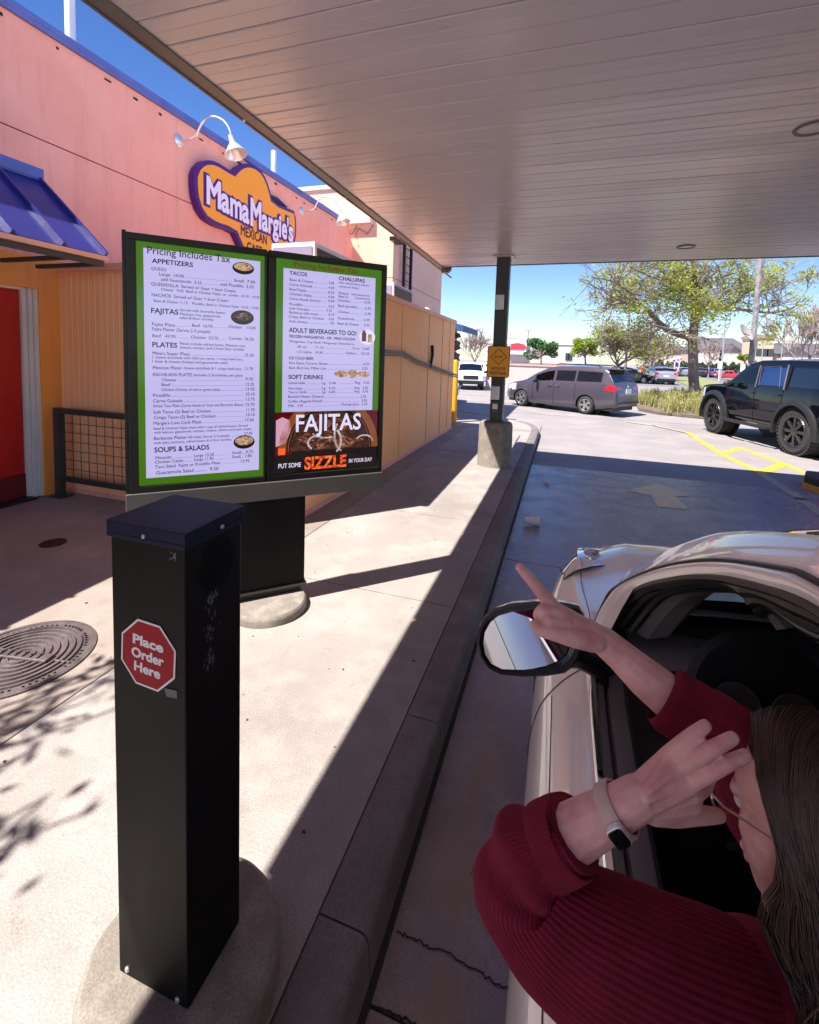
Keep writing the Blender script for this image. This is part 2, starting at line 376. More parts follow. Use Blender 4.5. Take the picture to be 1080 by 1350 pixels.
def thing(name, label, cat, loc=(0, 0, 0), rz=0, group=None):
    o = bpy.data.objects.new(name, None); COL.objects.link(o); o.empty_display_size = .1
    o.location = loc; o.rotation_euler = (0, 0, rz); return tag(o, label, cat, group)
def dup(root, loc, rz=None, label=None, scale=None):
    r = root.copy(); COL.objects.link(r); r.location = loc
    if rz is not None: r.rotation_euler = (0, 0, rz)
    if scale: r.scale = scale
    if label: r['label'] = label
    for ch in list(root.children):
        c = ch.copy(); COL.objects.link(c); c.parent = r
        for g in list(ch.children):
            d = g.copy(); COL.objects.link(d); d.parent = c
    return r
def lerp(a, b, t): return a+(b-a)*t
def spline(pts, n):
    """Catmull-Rom through Vectors -> n points"""
    pts = [Vector(p) for p in pts]; out = []; k = len(pts)-1
    for i in range(n):
        u = i/(n-1)*k; j = min(int(u), k-1); t = u-j
        p0, p1, p2, p3 = pts[max(j-1, 0)], pts[j], pts[j+1], pts[min(j+2, k)]
        out.append(.5*((2*p1)+(-p0+p2)*t+(2*p0-5*p1+4*p2-p3)*t*t+(-p0+3*p1-3*p2+p3)*t**3))
    return out
def remesh(mb, vox, iters=6, fac=.5):
    """fuse overlapping closed pieces into one continuous skin; returns an MB"""
    me = bpy.data.meshes.new('r'); me.from_pydata([tuple(q) for q in mb.v], [], mb.f)
    bm = bmesh.new(); bm.from_mesh(me); bmesh.ops.recalc_face_normals(bm, faces=bm.faces); bm.to_mesh(me); bm.free()
    o = bpy.data.objects.new('r', me); COL.objects.link(o)
    r = o.modifiers.new('r', 'REMESH'); r.mode = 'VOXEL'; r.voxel_size = vox
    q = o.modifiers.new('s', 'SMOOTH'); q.factor = fac; q.iterations = iters
    dg = bpy.context.evaluated_depsgraph_get(); e = bpy.data.meshes.new_from_object(o.evaluated_get(dg))
    out = MB(); out.add([x.co.copy() for x in e.vertices], [list(p.vertices) for p in e.polygons])
    bpy.data.objects.remove(o); bpy.data.meshes.remove(me); bpy.data.meshes.remove(e); return out
# ------------------------------------------------------------------ the ground
def sheet(name, pts, z, m, kind='structure'):
    mb = MB(); mb.add([(p[0], p[1], z) for p in pts], [list(range(len(pts)))])
    return tag(obj(name, mb, m), kind=kind)
sheet('ground', [(-900, -300), (900, -300), (900, 1200), (-900, 1200)], -.016, 'lot')
sheet('lane_bed', [(-.45, -8), (9, -8), (9, 13.4), (-.45, 13.4)], -.010, 'gap')
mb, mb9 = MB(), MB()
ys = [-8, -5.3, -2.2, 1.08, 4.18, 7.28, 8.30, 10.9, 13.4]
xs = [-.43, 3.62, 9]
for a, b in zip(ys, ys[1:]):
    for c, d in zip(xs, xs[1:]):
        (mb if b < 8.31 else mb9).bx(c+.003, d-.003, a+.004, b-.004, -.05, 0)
tag(obj('driveway', mb, 'lane', bevel=.003), kind='structure'); tag(obj('sunlit_driveway', mb9, 'lot', bevel=.003), kind='structure')  # one concrete: shaded and sunlit slabs are coloured separately to suit the light
def far_poly(name, px, z, m): return sheet(name, [gz(a, b, z) for a, b in px], z, m)
sheet('parking_lot', [(-60, 44), (10, 44), (14, 36), (70, 30), (140, 90), (140, 190), (-60, 190)], -.012, 'asphalt')
# long saw-cut joints in the sunlit drive
mb = MB()
for y in (16.4, 19.6, 23, 27): mb.bx(-12, 14, y-.008, y+.008, -.014, -.0125)
tag(obj('drive_joints', mb, 'gap'), kind='structure')
# painted marks
def strip(mb, pts, w, z):
    pts = [Vector((p[0], p[1], 0)) for p in pts]
    for a, b in zip(pts, pts[1:]):
        d = (b-a).normalized(); n = Vector((-d.y, d.x, 0))*w/2; e = d*w*.3
        mb.add([(*(q.xy), z) for q in (a-e-n, b+e-n, b+e+n, a-e+n)], [(0, 1, 2, 3)])
mb = MB(); G = lambda x, y: gz(x, y)
strip(mb, [G(906, 570), G(951.7, 599), G(1002.6, 623.7)], .13, .004)
strip(mb, [G(974, 590), G(1035, 612.5), G(1076, 630)], .13, .0045)
strip(mb, [G(951.7, 599), G(976, 590.5)], .13, .005); strip(mb, [G(1002.6, 623.7), G(1035, 612)], .17, .0055)
tag(obj('hatch_marking', mb, 'yellow'), kind='structure')
mb = MB(); strip(mb, [G(1004, 625), G(1056, 658), G(1100, 690)], .14, .004); strip(mb, [G(826, 556), G(862, 561), G(904, 570)], .1, .0045)
tag(obj('faded_marking', mb, 'faded_yellow'), kind='structure')
mb = MB(); mb.add([(*(G(a, b).xy), .004) for a, b in ((827, 647), (868, 637), (911, 654.5), (891, 654.5), (908, 672), (867, 668), (858, 653.5))], [range(7)])
tag(obj('arrow_marking', mb, 'arrow'), kind='structure')
# cracks in the lane
mb = MB(); rc = random.Random(3)
def crack(pts, w):
    q = [gz(a, b) for a, b in pts]; out = []
    for a, b in zip(q, q[1:]):
        for i in range(6): out.append(a.lerp(b, i/6)+Vector((rc.uniform(-.006, .006), rc.uniform(-.006, .006), 0)))
    out.append(q[-1])
    strip(mb, out, w, .003)
crack([(525, 1230), (545, 1238), (566, 1249), (600, 1263), (628, 1282), (650, 1296), (690, 1312)], .0045)
crack([(628, 1200), (622, 1150), (632, 1130)], .002); crack([(486, 1326), (520, 1338), (548, 1350)], .006)
tag(obj('driveway_cracks', mb, 'gap'), kind='structure')
# ------------------------------------------------------------------ pavement and kerb
mb = MB(); mb.bx(-5.3, -.592, -6, 11.2, -.02, .138)
tag(obj('pavement_bed', mb, 'gap'), kind='structure')
mb = MB(); jy = [-6, -3.07, -1.79, .77-.0, 2.05, 3.33, 4.61, 5.89, 7.18, 8.45, 9.72, 11.2]
jy = [-6, -1.9, 2.93, 4.61, 5.89, 7.18, 8.45, 9.72, 11.2]
for a, b in zip(jy, jy[1:]): mb.bx(-2.108, -.596, a+.004, b-.004, .02, .15)
# rounded end beyond the last joint
cur = spline([(-.51, 11.2, 0), (-.56, 11.9, 0), (-.86, 12.75, 0), (-1.6, 13.4, 0), (-2.4, 13.95, 0), (-3.4, 14.8, 0), (-4.6, 16, 0), (-5.6, 17.3, 0)], 40)
end = [(p.x-.085, p.y-.03) for p in cur]+[(-5.6, 11.208), (-.596, 11.208)]
mb.prism(end, lambda u, v, h: Vector((u, v, h)), .02, .15)
tag(obj('pavement', mb, 'walk', bevel=.006), kind='structure')
mb = MB()
for a, b in zip([-6, -1.2, 4.2, 8.0], [-1.2, 4.2, 8.0, 11.2]): mb.bx(-5.32, -2.116, a+.004, b-.004, .02, .15)
tag(obj('patio_paving', mb, 'walk_tan', bevel=.006), kind='structure')
mb = MB()
prof = [(-.08, -.05), (-.08, .146), (-.072, .152), (.05, .152), (.068, .146), (.078, .13), (.082, .1), (.092, -.05)]
def kerb_run(path):
    rows = []
    for i, p in enumerate(path):
        t = (path[min(i+1, len(path)-1)]-path[max(i-1, 0)]).normalized(); n = Vector((t.y, -t.x, 0))
        rows.append([Vector((p.x, p.y, 0))+n*a+Vector((0, 0, b)) for a, b in prof])
    mb.grid(rows); mb.add(rows[0], [range(8)]); mb.add(rows[-1], [range(8)])
ky = [-6, -3.2, -.62, 1.12, 1.94, 4.9, 7.9, 11.18]
for a, b in zip(ky, ky[1:]): kerb_run([Vector((-.512, a+.003, 0)), Vector((-.512, b-.003, 0))])
kerb_run([Vector((-.512, 11.186, 0))]+cur[2:])
tag(obj('kerb', mb, 'kerb', smooth=True, angle=50), kind='structure')
mb = MB(); mb.bx(-.43, -.405, -6, 11.2, -.012, .012)   # packed dirt in the gutter joint
tag(obj('gutter_dirt', mb, 'gap'), kind='structure')
# litter specks and leaf crumbs on the paving
mb = MB(); r_ = random.Random(11)
for i in range(150):
    x = r_.uniform(-2.9, -.65) if i % 3 else r_.uniform(-.38, 3); y = r_.uniform(.7, 8.5); s_ = r_.uniform(.003, .011)
    z = .152 if x < -.6 else .002
    if abs(x+.843) < .3 and abs(y-.86) < .3: continue
    a = r_.uniform(0, 6); n = r_.randint(4, 6)
    mb.add([(x+s_*math.cos(a+k*2*PI/n)*r_.uniform(.4, 1.3), y+s_*math.sin(a+k*2*PI/n)*r_.uniform(.4, 1.3), z+(.002 if k % 2 else 0)) for k in range(n)], [range(n)])
tag(obj('grit', mb, 'gap'), label='dark grit and leaf crumbs scattered over paving and lane', cat='grit', kind='stuff')

# ------------------------------------------------------------------ restaurant building
WX = -5.32
bld = thing('restaurant_building', 'pink stucco restaurant building with orange base and blue parapet coping', 'building', (WX, 6, 0))
mb = MB()
# main wall with the door opening (door y 2.42..3.42, z .15..2.38)
def wall(mb, y0, y1, z0, z1, d=.35): mb.bx(WX-d, WX, y0, y1, z0, z1)
wall(mb, -6, 10.66, 3.952, 5.08); wall(mb, -6, 10.66, 2.72, 3.938)
obj('upper_wall', mb, 'pink', bld)
mb = MB(); mb.bx(WX-.36, WX-.012, -6, 10.66, 3.93, 3.96); obj('wall_groove', mb, M['frame'], bld)
mb = MB(); mb.bx(WX-.3, WX-.02, 10.66, 10.665, 2.7, 5.0)
mb = MB(); wall(mb, -6, 2.30, 0, 2.72); wall(mb, 3.53, 10.6, 0, 2.72); wall(mb, 2.30, 3.53, 2.39, 2.72)
obj('lower_wall', mb, 'orange', bld)
# battered end of the parapet wall
mb = MB(); mb.prism([(10.66, 5.08), (10.78, 5.08), (11.56, 4.3), (12.3, 2.6), (10.66, 2.6)], lambda u, v, h: Vector((h, u, v)), WX-.35, WX); obj('battered_end', mb, 'pink', bld)
mb = MB(); mb.bx(WX-.42, WX+.045, -6, 10.75, 5.08, 5.14); mb.bx(WX+.0, WX+.045, -6, 10.75, 5.03, 5.08); obj('coping', mb, 'coping', bld, bevel=.006)
mb = MB(); r_ = random.Random(5)
for i in range(16):
    y = 3.2+i*.52+r_.uniform(-.15, .15); mb.box((WX+.004, y, 4.95+r_.uniform(-.02, .02)), (.014, r_.uniform(.02, .09), r_.uniform(.015, .03)))
islands('wall_fixing', mb, 'ink', bld)
mb = MB(); mb.bx(-12, WX-.35, -6, 10.6, 4.4, 4.6); obj('roof', mb, 'roof_grey', bld)
mb = MB(); mb.bx(-12, WX-.35, -6, -5.7, 0, 4.4); mb.bx(-12.3, -12, -6, 10.6, 0, 4.4); mb.bx(-12, WX-.35, 10.3, 10.6, 0, 4.4); obj('back_wall', mb, 'pink', bld)
dr = MB(); dr.bx(WX-.16, WX-.10, 2.42, 3.40, .17, 2.36); D = obj('door', dr, 'door_red', bld, bevel=.004)
mb = MB(); mb.bx(WX-.10, WX-.09, 2.42, 3.40, .17, .42); obj('kick_plate', mb, mat('door_scuff', srgb(105, 14, 12), .7), D)
mb = MB(); mb.tube([(WX-.1, 2.52, 1.2), (WX-.04, 2.52, 1.2), (WX-.04, 2.62, 1.2)], .012); obj('handle', mb, 'chrome', D)
mb = MB()
for a, b in ((3.405, 3.45), (3.455, 3.49), (3.495, 3.53)): mb.bx(WX-.2, WX-.02-(3.53-b)*.6, a, b, .15, 2.39)
mb.bx(WX-.2, WX-.05, 2.30, 3.40, 2.362, 2.39); mb.bx(WX-.2, WX-.02, 2.30, 2.40, .15, 2.36); obj('door_frame', mb, 'white', bld)
mb = MB(); mb.bx(WX-.3, WX-.165, 2.30, 3.53, .15, 2.39); obj('door_recess', mb, 'ink', bld)
mb = MB(); mb.bx(WX-.16, WX+.06, 2.40, 3.42, .15, .168); obj('threshold', mb, 'ink', bld)
# lantern at the frame's edge
ln = thing('wall_lantern', 'black wall lantern on the pink wall above the awning', 'lantern', (WX+.01, 2.95, 3.9))
mb = MB(); mb.lathe([(.05, -.16), (.085, .10), (.03, .17), (.012, .2)], (WX+.16, 2.96, 3.93), n=6); obj('cage', mb, 'frame', ln)
mb = MB(); mb.tube([(WX, 2.96, 4.1), (WX+.1, 2.96, 4.2), (WX+.16, 2.96, 4.13)], .012); obj('bracket', mb, 'frame', ln)
# roof vents
for (y, h, lab) in ((4.31, 1.9, 'tall white vent pipe rising above the blue coping near the frame corner'), (8.46, .36, 'short white vent pipe above the coping beyond the restaurant sign')):
    mb = MB(); mb.lathe([(.055, 4.6), (.055, 5.52+h), (.05, 5.53+h), (.045, 5.4+h)], (WX-.5, y, 0), n=20)
    tag(obj('vent_pipe', mb, 'white', smooth=True), lab, 'pipe')
# awning
GS[0] = .92
AY = 3.565
aw = thing('awning', 'sloping blue standing-seam metal awning over the red door', 'awning', (WX, 2, 2.7))
mb = MB(); t0 = Vector((WX+.02, 0, 3.50)); t1 = Vector((-4.39, 0, 2.70))
dn = (t1-t0).normalized(); nn = Vector((-dn.z, 0, dn.x)); nn = nn if nn.z > 0 else -nn
def aq(y0, y1, o0, o1, a=0.0, b=1.0):
    p, q = t0.lerp(t1, a), t0.lerp(t1, b)
    v = [p+nn*o0+Vector((0, y0, 0)), q+nn*o0+Vector((0, y0, 0)), q+nn*o0+Vector((0, y1, 0)), p+nn*o0+Vector((0, y1, 0))]
    v += [x+nn*(o1-o0) for x in v]
    mb.add(v, [(0, 1, 2, 3), (4, 7, 6, 5), (0, 4, 5, 1), (1, 5, 6, 2), (2, 6, 7, 3), (3, 7, 4, 0)])
aq(-4, AY, -.01, .012); A = obj('roof_panel', mb, 'awnblue', aw)
mb = MB()
y = AY-.015
while y > -4: aq(y-.012, y+.012, .012, .05); y -= .42
islands('seam', mb, 'awnblue', aw)
mb = MB(); mb.bx(WX, WX+.05, -4, AY+.02, 3.50, 3.63); obj('flashing', mb, 'coping', aw, bevel=.004)
mb = MB(); mb.bx(-4.43, -4.37, -4, AY, 2.655, 2.70); obj('eave_trim', mb, 'cap', aw)
mb = MB(); mb.bx(-4.44, -4.40, -4, AY-.02, 2.60, 2.65); mb.bx(WX, -4.44, AY-.06, AY-.02, 2.60, 2.64)
for y in (3.2, 1.7, .2): mb.bx(WX, -4.44, y-.02, y+.02, 2.60, 2.64); mb.tube([(-4.5, y, 2.62), (-4.95, y, 3.1)], .02, 6)
obj('bracket_frame', mb, 'green_steel', aw)
GS[0] = 1.0
mb = MB(); mb.bx(WX, -4.84, -3.6, 3.25, 3.38, 3.42)
for y in (3.1, 1.6, .1): mb.bx(WX, -4.88, y-.03, y+.03, 3.32, 3.38)
obj('top_shelf', mb, 'coping', aw)

# ------------------------------------------------------------------ ribbed annex
SX0, SY0, SY1, SZ = -2.4, 3.75, 10.65, 2.60
an = thing('ribbed_annex', 'low peach annex with ribbed metal walls beside the pavement', 'annex', (-3.8, 7.2, .15))
mb = MB()
def ribs(a, b, fixed, along, pitch=.075):
    """ribbed sheet between a and b along one axis, with shallow raised ribs"""
    n = int((b-a)/pitch); rows = []
    for k in range(n+1):
        for d, o in ((-.012, 0), (-.006, .0045), (.006, .0045), (.012, 0)):
            s_ = a+(b-a)*k/n+d; s_ = min(max(s_, a), b)
            rows.append((s_, o))
    v = []
    for s_, o in rows:
        for z in (.17, SZ):
            v.append(Vector((fixed+o, s_, z)) if along == 'y' else Vector((s_, fixed-o, z)))
    mb.add(v, [(2*i, 2*i+1, 2*i+3, 2*i+2) for i in range(len(rows)-1)])
ribs(SY0, SY1, SX0, 'y'); obj('side_wall', mb, 'ribbed', an)
mb = MB(); ribs(WX, SX0, SY0, 'x', .085); obj('end_wall', mb, 'ribbed', an)
mb = MB(); mb.bx(WX, SX0-.02, SY1-.02, SY1, .15, SZ); mb.bx(WX, SX0-.05, SY0+.05, SY1, SZ-.1, SZ+.02); obj('roof', mb, 'cap', an)
mb = MB(); mb.bx(SX0-.04, SX0+.035, SY0-.035, SY1+.03, SZ, SZ+.075); mb.bx(WX, SX0-.04, SY0-.035, SY0+.03, SZ, SZ+.075); obj('cap_trim', mb, 'cap', an, bevel=.006)
mb = MB(); mb.bx(SX0-.02, SX0+.02, SY0-.02, SY1, .14, .2); mb.bx(WX, SX0, SY0-.02, SY0+.02, .14, .2); obj('plinth', mb, 'pink', an, bevel=.006)
mb = MB()
for y in (5.2, 6.9, 8.45, 9.5, 10.15): mb.bx(SX0, SX0+.0075, y-.004, y+.004, .2, SZ)
islands('panel_joint', mb, 'fascia', an)
cn = MB(); p_ = [(SX0+.04, 5.6, 1.87), (SX0+.04, 6.9, 1.87), (SX0+.045, 7.6, 1.75), (SX0+.04, 10.9, 1.40)]
cn.tube(p_, .022, 8); cn.tube([(a+.01, b, c-.05) for a, b, c in p_], .016, 8)
obj('conduit', cn, 'fascia', an, smooth=True)
mb = MB(); mb.tube([(SX0+.03, 8.62, 2.03), (SX0+.05, 8.58, 1.86), (SX0+.05, 8.45, 1.62)], .03, 8); obj('downpipe_stub', mb, 'frame', an, smooth=True)
def ac(y, lab, w=.55, d=.8, h=.32, zb=2.68, x=-2.72):
    t = thing('rooftop_unit', lab, 'air conditioner', (x, y, zb), 0, 'air conditioners on the annex roof')
    mb = MB(); mb.bx(x-w, x, y-d/2, y+d/2, zb, zb+h); obj('housing', mb, 'white', t, bevel=.012)
    mb = MB(); mb.bx(x-.0, x+.012, y-d/2+.05, y+d/2-.04, zb+.05, zb+h-.06); g = obj('grille', mb, 'win_far', t)
    mb = MB()
    for k in range(9): mb.bx(x+.012, x+.022, y-d/2+.05, y+d/2-.04, zb+.06+k*.024, zb+.068+k*.024)
    obj('louvres', mb, mat('dusky_louvre', (.10, .09, .13), .5), g)
    mb = MB(); mb.bx(x-w+.03, x-.03, y-d/2-.012, y-d/2, zb+.05, zb+h-.05); obj('front_panel', mb, mat('unit_panel', (.22, .2, .3), .5), t)
    return t
ac(5.05, 'white rooftop air conditioner peeking over the top of the menu board', .55, .95, .335, 2.68, -2.62)
ac(7.55, 'dark grilled air conditioner on the annex roof right of the menu board', .5, .95, .30, 2.68, -2.62)
mb = MB(); mb.lathe([(.05, 0), (.09, .03), (.07, .09), (.01, .11)], (-2.6, 8.9, SZ+.07), n=16); tag(obj('roof_vent_cap', mb, 'white', smooth=True), 'small pale vent cap on the annex roof beyond the air conditioner', 'vent')
# mesh railing
rl = thing('mesh_railing', 'dark green mesh railing standing against the ribbed end wall', 'railing', (-4.4, 3.58, .15))
mb = MB(); mb.bx(-5.19, -5.11, 3.545, 3.615, .15, 1.13); mb.bx(-5.23, -5.05, 3.51, 3.65, .15, .165); obj('post', mb, 'green_steel', rl, bevel=.004)
mb = MB(); mb.bx(-2.85, -2.77, 3.545, 3.615, .15, 1.13); obj('post', mb, 'green_steel', rl, bevel=.004)
mb = MB(); mb.bx(-5.11, -2.85, 3.55, 3.61, 1.07, 1.13); obj('top_rail', mb, 'green_steel', rl, bevel=.004)
mb = MB(); mb.bx(-5.11, -2.85, 3.555, 3.605, .33, .385); obj('bottom_rail', mb, 'green_steel', rl, bevel=.004)
mb = MB()
for k in range(20): mb.tube([(-5.06+k*.115, 3.58, .385), (-5.06+k*.115, 3.58, 1.07)], .004, 5)
for k in range(6): mb.tube([(-5.11, 3.584, .47+k*.1), (-2.85, 3.584, .47+k*.1)], .004, 5)
obj('mesh', mb, 'green_steel', rl)
# ------------------------------------------------------------------ pink tower beyond
TX, TY0, TY1 = -4.2, 11.24, 16.2
tw = thing('pink_tower', 'tall pale pink stucco block rising behind the annex under the canopy edge', 'building', (-6, 13.7, 0))
mb = MB(); mb.bx(-9.5, TX, TY0, TY1, 0, 3.78); mb.bx(-9.5, TX, TY0, TY1, 3.80, 6.1); obj('wall', mb, 'peach', tw)
mb = MB(); mb.bx(-9.4, TX-.012, TY0+.012, TY1-.012, 3.7, 3.9); obj('groove', mb, 'fascia', tw)
mb = MB(); mb.bx(-9.55, TX+.05, TY0-.05, TY1+.05, 6.1, 6.2); obj('coping', mb, 'white', tw)
mb = MB(); mb.bx(-9.5, TX-.6, TY0-.16, TY0, 5.15, 5.45); obj('ledge', mb, 'white', tw)
mb = MB()
for k in range(4): mb.tube([(-6.6+k*.45, TY0-.03, 4.85), (-6.5+k*.45, TY0-.05, 5.05), (-6.25+k*.45, TY0-.03, 4.9), (-6.1+k*.45, TY0-.03, 5.12)], .012, 5)
islands('cable', mb, 'fascia', tw)
lad = MB(); ly = gx(533, 340, TX+.12).y; ly2 = gx(542, 340, TX+.12).y
for y in (ly, ly2): lad.bx(TX+.09, TX+.16, y-.035, y+.035, 3.3, 4.75)
for k in range(7): lad.tube([(TX+.12, ly, 3.4+k*.21), (TX+.12, ly2, 3.4+k*.21)], .014, 6)
obj('ladder', lad, 'frame', tw)
mb = MB(); q = gx(527, 317, TX+.2); mb.box(q, (.35, .5, .09)); obj('ladder_hood', mb, 'frame', tw)
# blue-roofed porch further on
pc = thing('porch', 'porch with a blue metal roof past the end of the annex', 'porch', (-3.4, 13, .15))
mb = MB(); mb.prism([(-4.2, 3.05), (-2.35, 2.62), (-2.35, 2.47), (-4.2, 2.9)], lambda u, v, h: Vector((u, h, v)), 11.35, 13.4); obj('roof', mb, mat('teal_blue_roof', srgb(52, 84, 132), .5), pc)
mb = MB(); mb.bx(-4.2, -2.9, 12.9, 13.2, .15, 2.6); obj('wall', mb, 'peach', pc)
mb = MB()
for k in range(5): mb.box((-2.76, 12.2, 1.75+k*.16), (.22, .6, .1), 0, Matrix.Rotation(.35*(1 if k % 2 else -1), 3, 'Y'))
obj('carved_post', mb, mat('dark_brown_wood', (.05, .028, .022), .7), pc)
mb = MB(); mb.bx(-2.86, -2.70, 12.05, 12.3, .15, 1.72); obj('post_base', mb, mat('post_brown', (.09, .05, .04), .7), pc)
mb = MB(); q = gz(598, 523, .15); mb.lathe([(.085, .15), (.085, 1.7), (.06, 1.76), (.001, 1.77)], (-2.60, 11.75, 0), n=20)
tag(obj('bollard', mb, 'sign_yellow', smooth=True), 'yellow pipe bollard at the far corner of the annex', 'bollard')
mb = MB(); mb.box((-5.9, 11.9, 3.55), (.2, .3, .5))

# ------------------------------------------------------------------ restaurant sign
OUT = [(5.62, 4.20), (5.62, 4.33), (5.68, 4.46), (5.76, 4.55), (5.84, 4.61), (5.92, 4.645), (6.02, 4.67), (6.12, 4.68), (6.30, 4.675), (6.47, 4.67), (6.57, 4.79), (6.67, 4.87), (6.77, 4.93), (6.89, 4.97), (7.01, 4.985), (7.12, 4.98), (7.2, 4.96), (7.3, 4.90), (7.37, 4.83), (7.45, 4.71), (7.5, 4.59), (7.71, 4.565), (7.97, 4.58), (8.25, 4.60), (8.31, 4.50), (8.33, 4.41), (8.335, 4.28), (8.33, 4.14), (8.27, 3.96), (8.1, 3.82), (7.91, 3.73), (7.7, 3.63), (7.48, 3.54), (7.25, 3.45), (7.02, 3.41), (6.88, 3.42), (6.78, 3.45), (6.66, 3.54), (6.52, 3.72), (6.33, 3.735), (6.15, 3.725), (6.03, 3.73), (5.93, 3.745), (5.84, 3.77), (5.72, 3.87), (5.65, 4.01), (5.63, 4.1)]
sg = thing('restaurant_sign', 'orange cut-out restaurant sign with purple rim on the pink wall', 'sign', (WX, 7, 4.2))
mb = MB(); mb.prism(OUT, lambda u, v, h: Vector((h, u, v)), WX+.01, WX+.12); obj('border', mb, 'logo_purple', sg)
def inset(pts, d):
    o = []; n = len(pts); A = sum(pts[i][0]*pts[(i+1) % n][1]-pts[(i+1) % n][0]*pts[i][1] for i in range(n))
    for i in range(n):
        a, b, c = Vector(pts[i-1]), Vector(pts[i]), Vector(pts[(i+1) % n])
        t = (c-a).normalized(); nrm = Vector((-t.y, t.x))*(1 if A > 0 else -1); o.append(tuple(b+nrm*d))
    return o
mb = MB(); mb.prism(inset(OUT, .062), lambda u, v, h: Vector((h, u, v)), WX+.12, WX+.128); obj('face', mb, 'logo_orange', sg)
def fat(txt, y, z, h, w, b, x):
    t = MB(); t.text(txt, (x, y, z), (0, 1, 0), (0, 0, 1), w, h, b); return t
LET = [('M', 5.83, 4.00, .40, .31), ('a', 6.14, 3.985, .40, .20), ('m', 6.35, 3.975, .40, .29), ('a', 6.64, 3.965, .40, .19), ('M', 6.86, 3.965, .45, .30), ('a', 7.17, 3.965, .40, .19), ('r', 7.37, 3.965, .40, .14), ('g', 7.50, 3.985, .40, .19), ('i', 7.70, 3.985, .40, .07), ('e', 7.79, 3.985, .40, .18), ("'", 7.965, 3.985, .40, .05), ('s', 8.02, 3.985, .40, .17)]
for nm, b, x, mt, ex in (('lettering_shadow', .10, WX+.131, 'logo_purple', .045), ('lettering', .034, WX+.147, 'logo_white', 0)):
    mb = MB()
    for i, (c, y, z, h, w) in enumerate(LET):
        s0 = len(mb.v); mb.text(c, (x+i*.0002, y-ex, z), (0, 1, 0), (0, 0, 1), w+2*ex, h, b)
    obj(nm, mb, mt, sg, fixn=False)
mb = MB(); mb.text('MEXICAN', (WX+.132, 6.63, 3.735), (0, 1, 0), (0, 0, 1), .72, .165, .02); mb.text('CAFE', (WX+.132, 6.79, 3.51), (0, 1, 0), (0, 0, 1), .42, .155, .02); obj('small_lettering', mb, 'navy', sg, fixn=False)
mb = MB(); mb.prism([(7.47, 4.67), (7.75, 4.69), (8.07, 4.62), (7.79, 4.60), (7.5, 4.60)], lambda u, v, h: Vector((h, u, v)), WX+.03, WX+.09); mb.prism([(7.5, 4.61), (7.79, 4.605), (8.0, 4.605), (7.75, 4.645), (7.52, 4.64)], lambda u, v, h: Vector((h, u, v)), WX+.09, WX+.095)
obj('ribbon', mb, 'navy', sg)
# gooseneck lamps
def goose(y, lab, s=1, first=None, rz=0.0):
    t = thing('gooseneck_lamp', lab, 'lamp', (WX, y, 4.73), rz, 'gooseneck lamps over the restaurant sign')
    o = Vector((WX, y, 4.73)); W_ = wm(t)
    def q(x, yy, z): return W_@Vector((x, yy, z))
    mb = MB(); mb.lathe([(.085, 0), (.085, .018), (.06, .035), (.03, .045)], W_@Vector((0, 0, 0)), Matrix.Rotation(PI/2, 3, 'Y'), 24); obj('wall_plate', mb, 'silver', t, smooth=True)
    pts = spline([q(.03, 0, 0), q(.20, 0, .0), q(.31, 0, .04), q(.37, 0, .14), q(.46, 0, .24), q(.60, 0, .26), q(.76, 0, .19), q(.86, 0, .07), q(.90, 0, -.05)], 40)
    mb = MB(); mb.tube(pts, .0125, 10); obj('arm', mb, 'silver', t, smooth=True)
    Rm = Matrix.Rotation(rz, 3, 'Z')@Matrix.Rotation(-.35, 3, 'Y')
    mb = MB(); mb.lathe([(.024, .10), (.036, .09), (.04, -.0), (.05, -.03), (.085, -.07), (.145, -.17), (.15, -.18), (.137, -.17), (.08, -.07), (.025, -.03)], q(.915, 0, -.11), Rm, 28, False); sh = obj('shade', mb, 'silver', t, smooth=True)
    mb = MB(); mb.ball(q(.95, 0, -.24), .05, 8); obj('bulb', mb, 'white', sh, smooth=True)
    return t
goose(5.45, 'silver gooseneck lamp arching over the left end of the restaurant sign')
goose(8.70, 'silver gooseneck lamp beyond the right end of the restaurant sign')
# ------------------------------------------------------------------ canopy
CZ0 = 3.36
cp = thing('canopy', 'large flat drive-through canopy with white plank soffit', 'canopy', (3.5, 2, CZ0))
mb = MB(); y = -6.0; cr = random.Random(2)
while y < 7.86:
    y1 = min(y+.178, 7.9)
    dz = cr.uniform(-.0012, .0012); a = .007
    # plank with eased edges, a dark groove between neighbours
    prf = [(y+.0018, CZ0+.02), (y+.0018, CZ0+.005+dz), (y+.008, CZ0+dz), (y+.084, CZ0+dz), (y+.0865, CZ0+dz+.0014), (y+.089, CZ0+dz), (y1-.008, CZ0+dz+cr.uniform(-.0008, .0008)), (y1-.0018, CZ0+.005+dz), (y1-.0018, CZ0+.02)]
    for x0, x1 in ((-2.03, 3.996), (4.004, 9.5)):
        mb.add([(x0, p[0], p[1]) for p in prf]+[(x1, p[0], p[1]) for p in prf], [(i, i+1, 10+i, 9+i) for i in range(8)])
    y += .178
obj('soffit', mb, 'soffit', cp)
mb = MB(); mb.bx(-2.03, 9.5, -6, 7.9, CZ0+.02, CZ0+.03); obj('soffit_backing', mb, 'fascia', cp)
mb = MB(); mb.bx(-2.06, 9.6, -6.05, 7.93, CZ0+.03, CZ0+.12); obj('deck', mb, 'white', cp)
mb = MB(); mb.bx(-2.12, -2.03, -6.05, 7.94, CZ0-.012, CZ0+.13); mb.bx(-2.03, 9.6, 7.9, 7.94, CZ0-.008, CZ0+.13); mb.bx(9.5, 9.6, -6, 7.9, CZ0-.01, CZ0+.13); mb.bx(-2.03, 9.6, -6.05, -6.0, CZ0-.01, CZ0+.13)
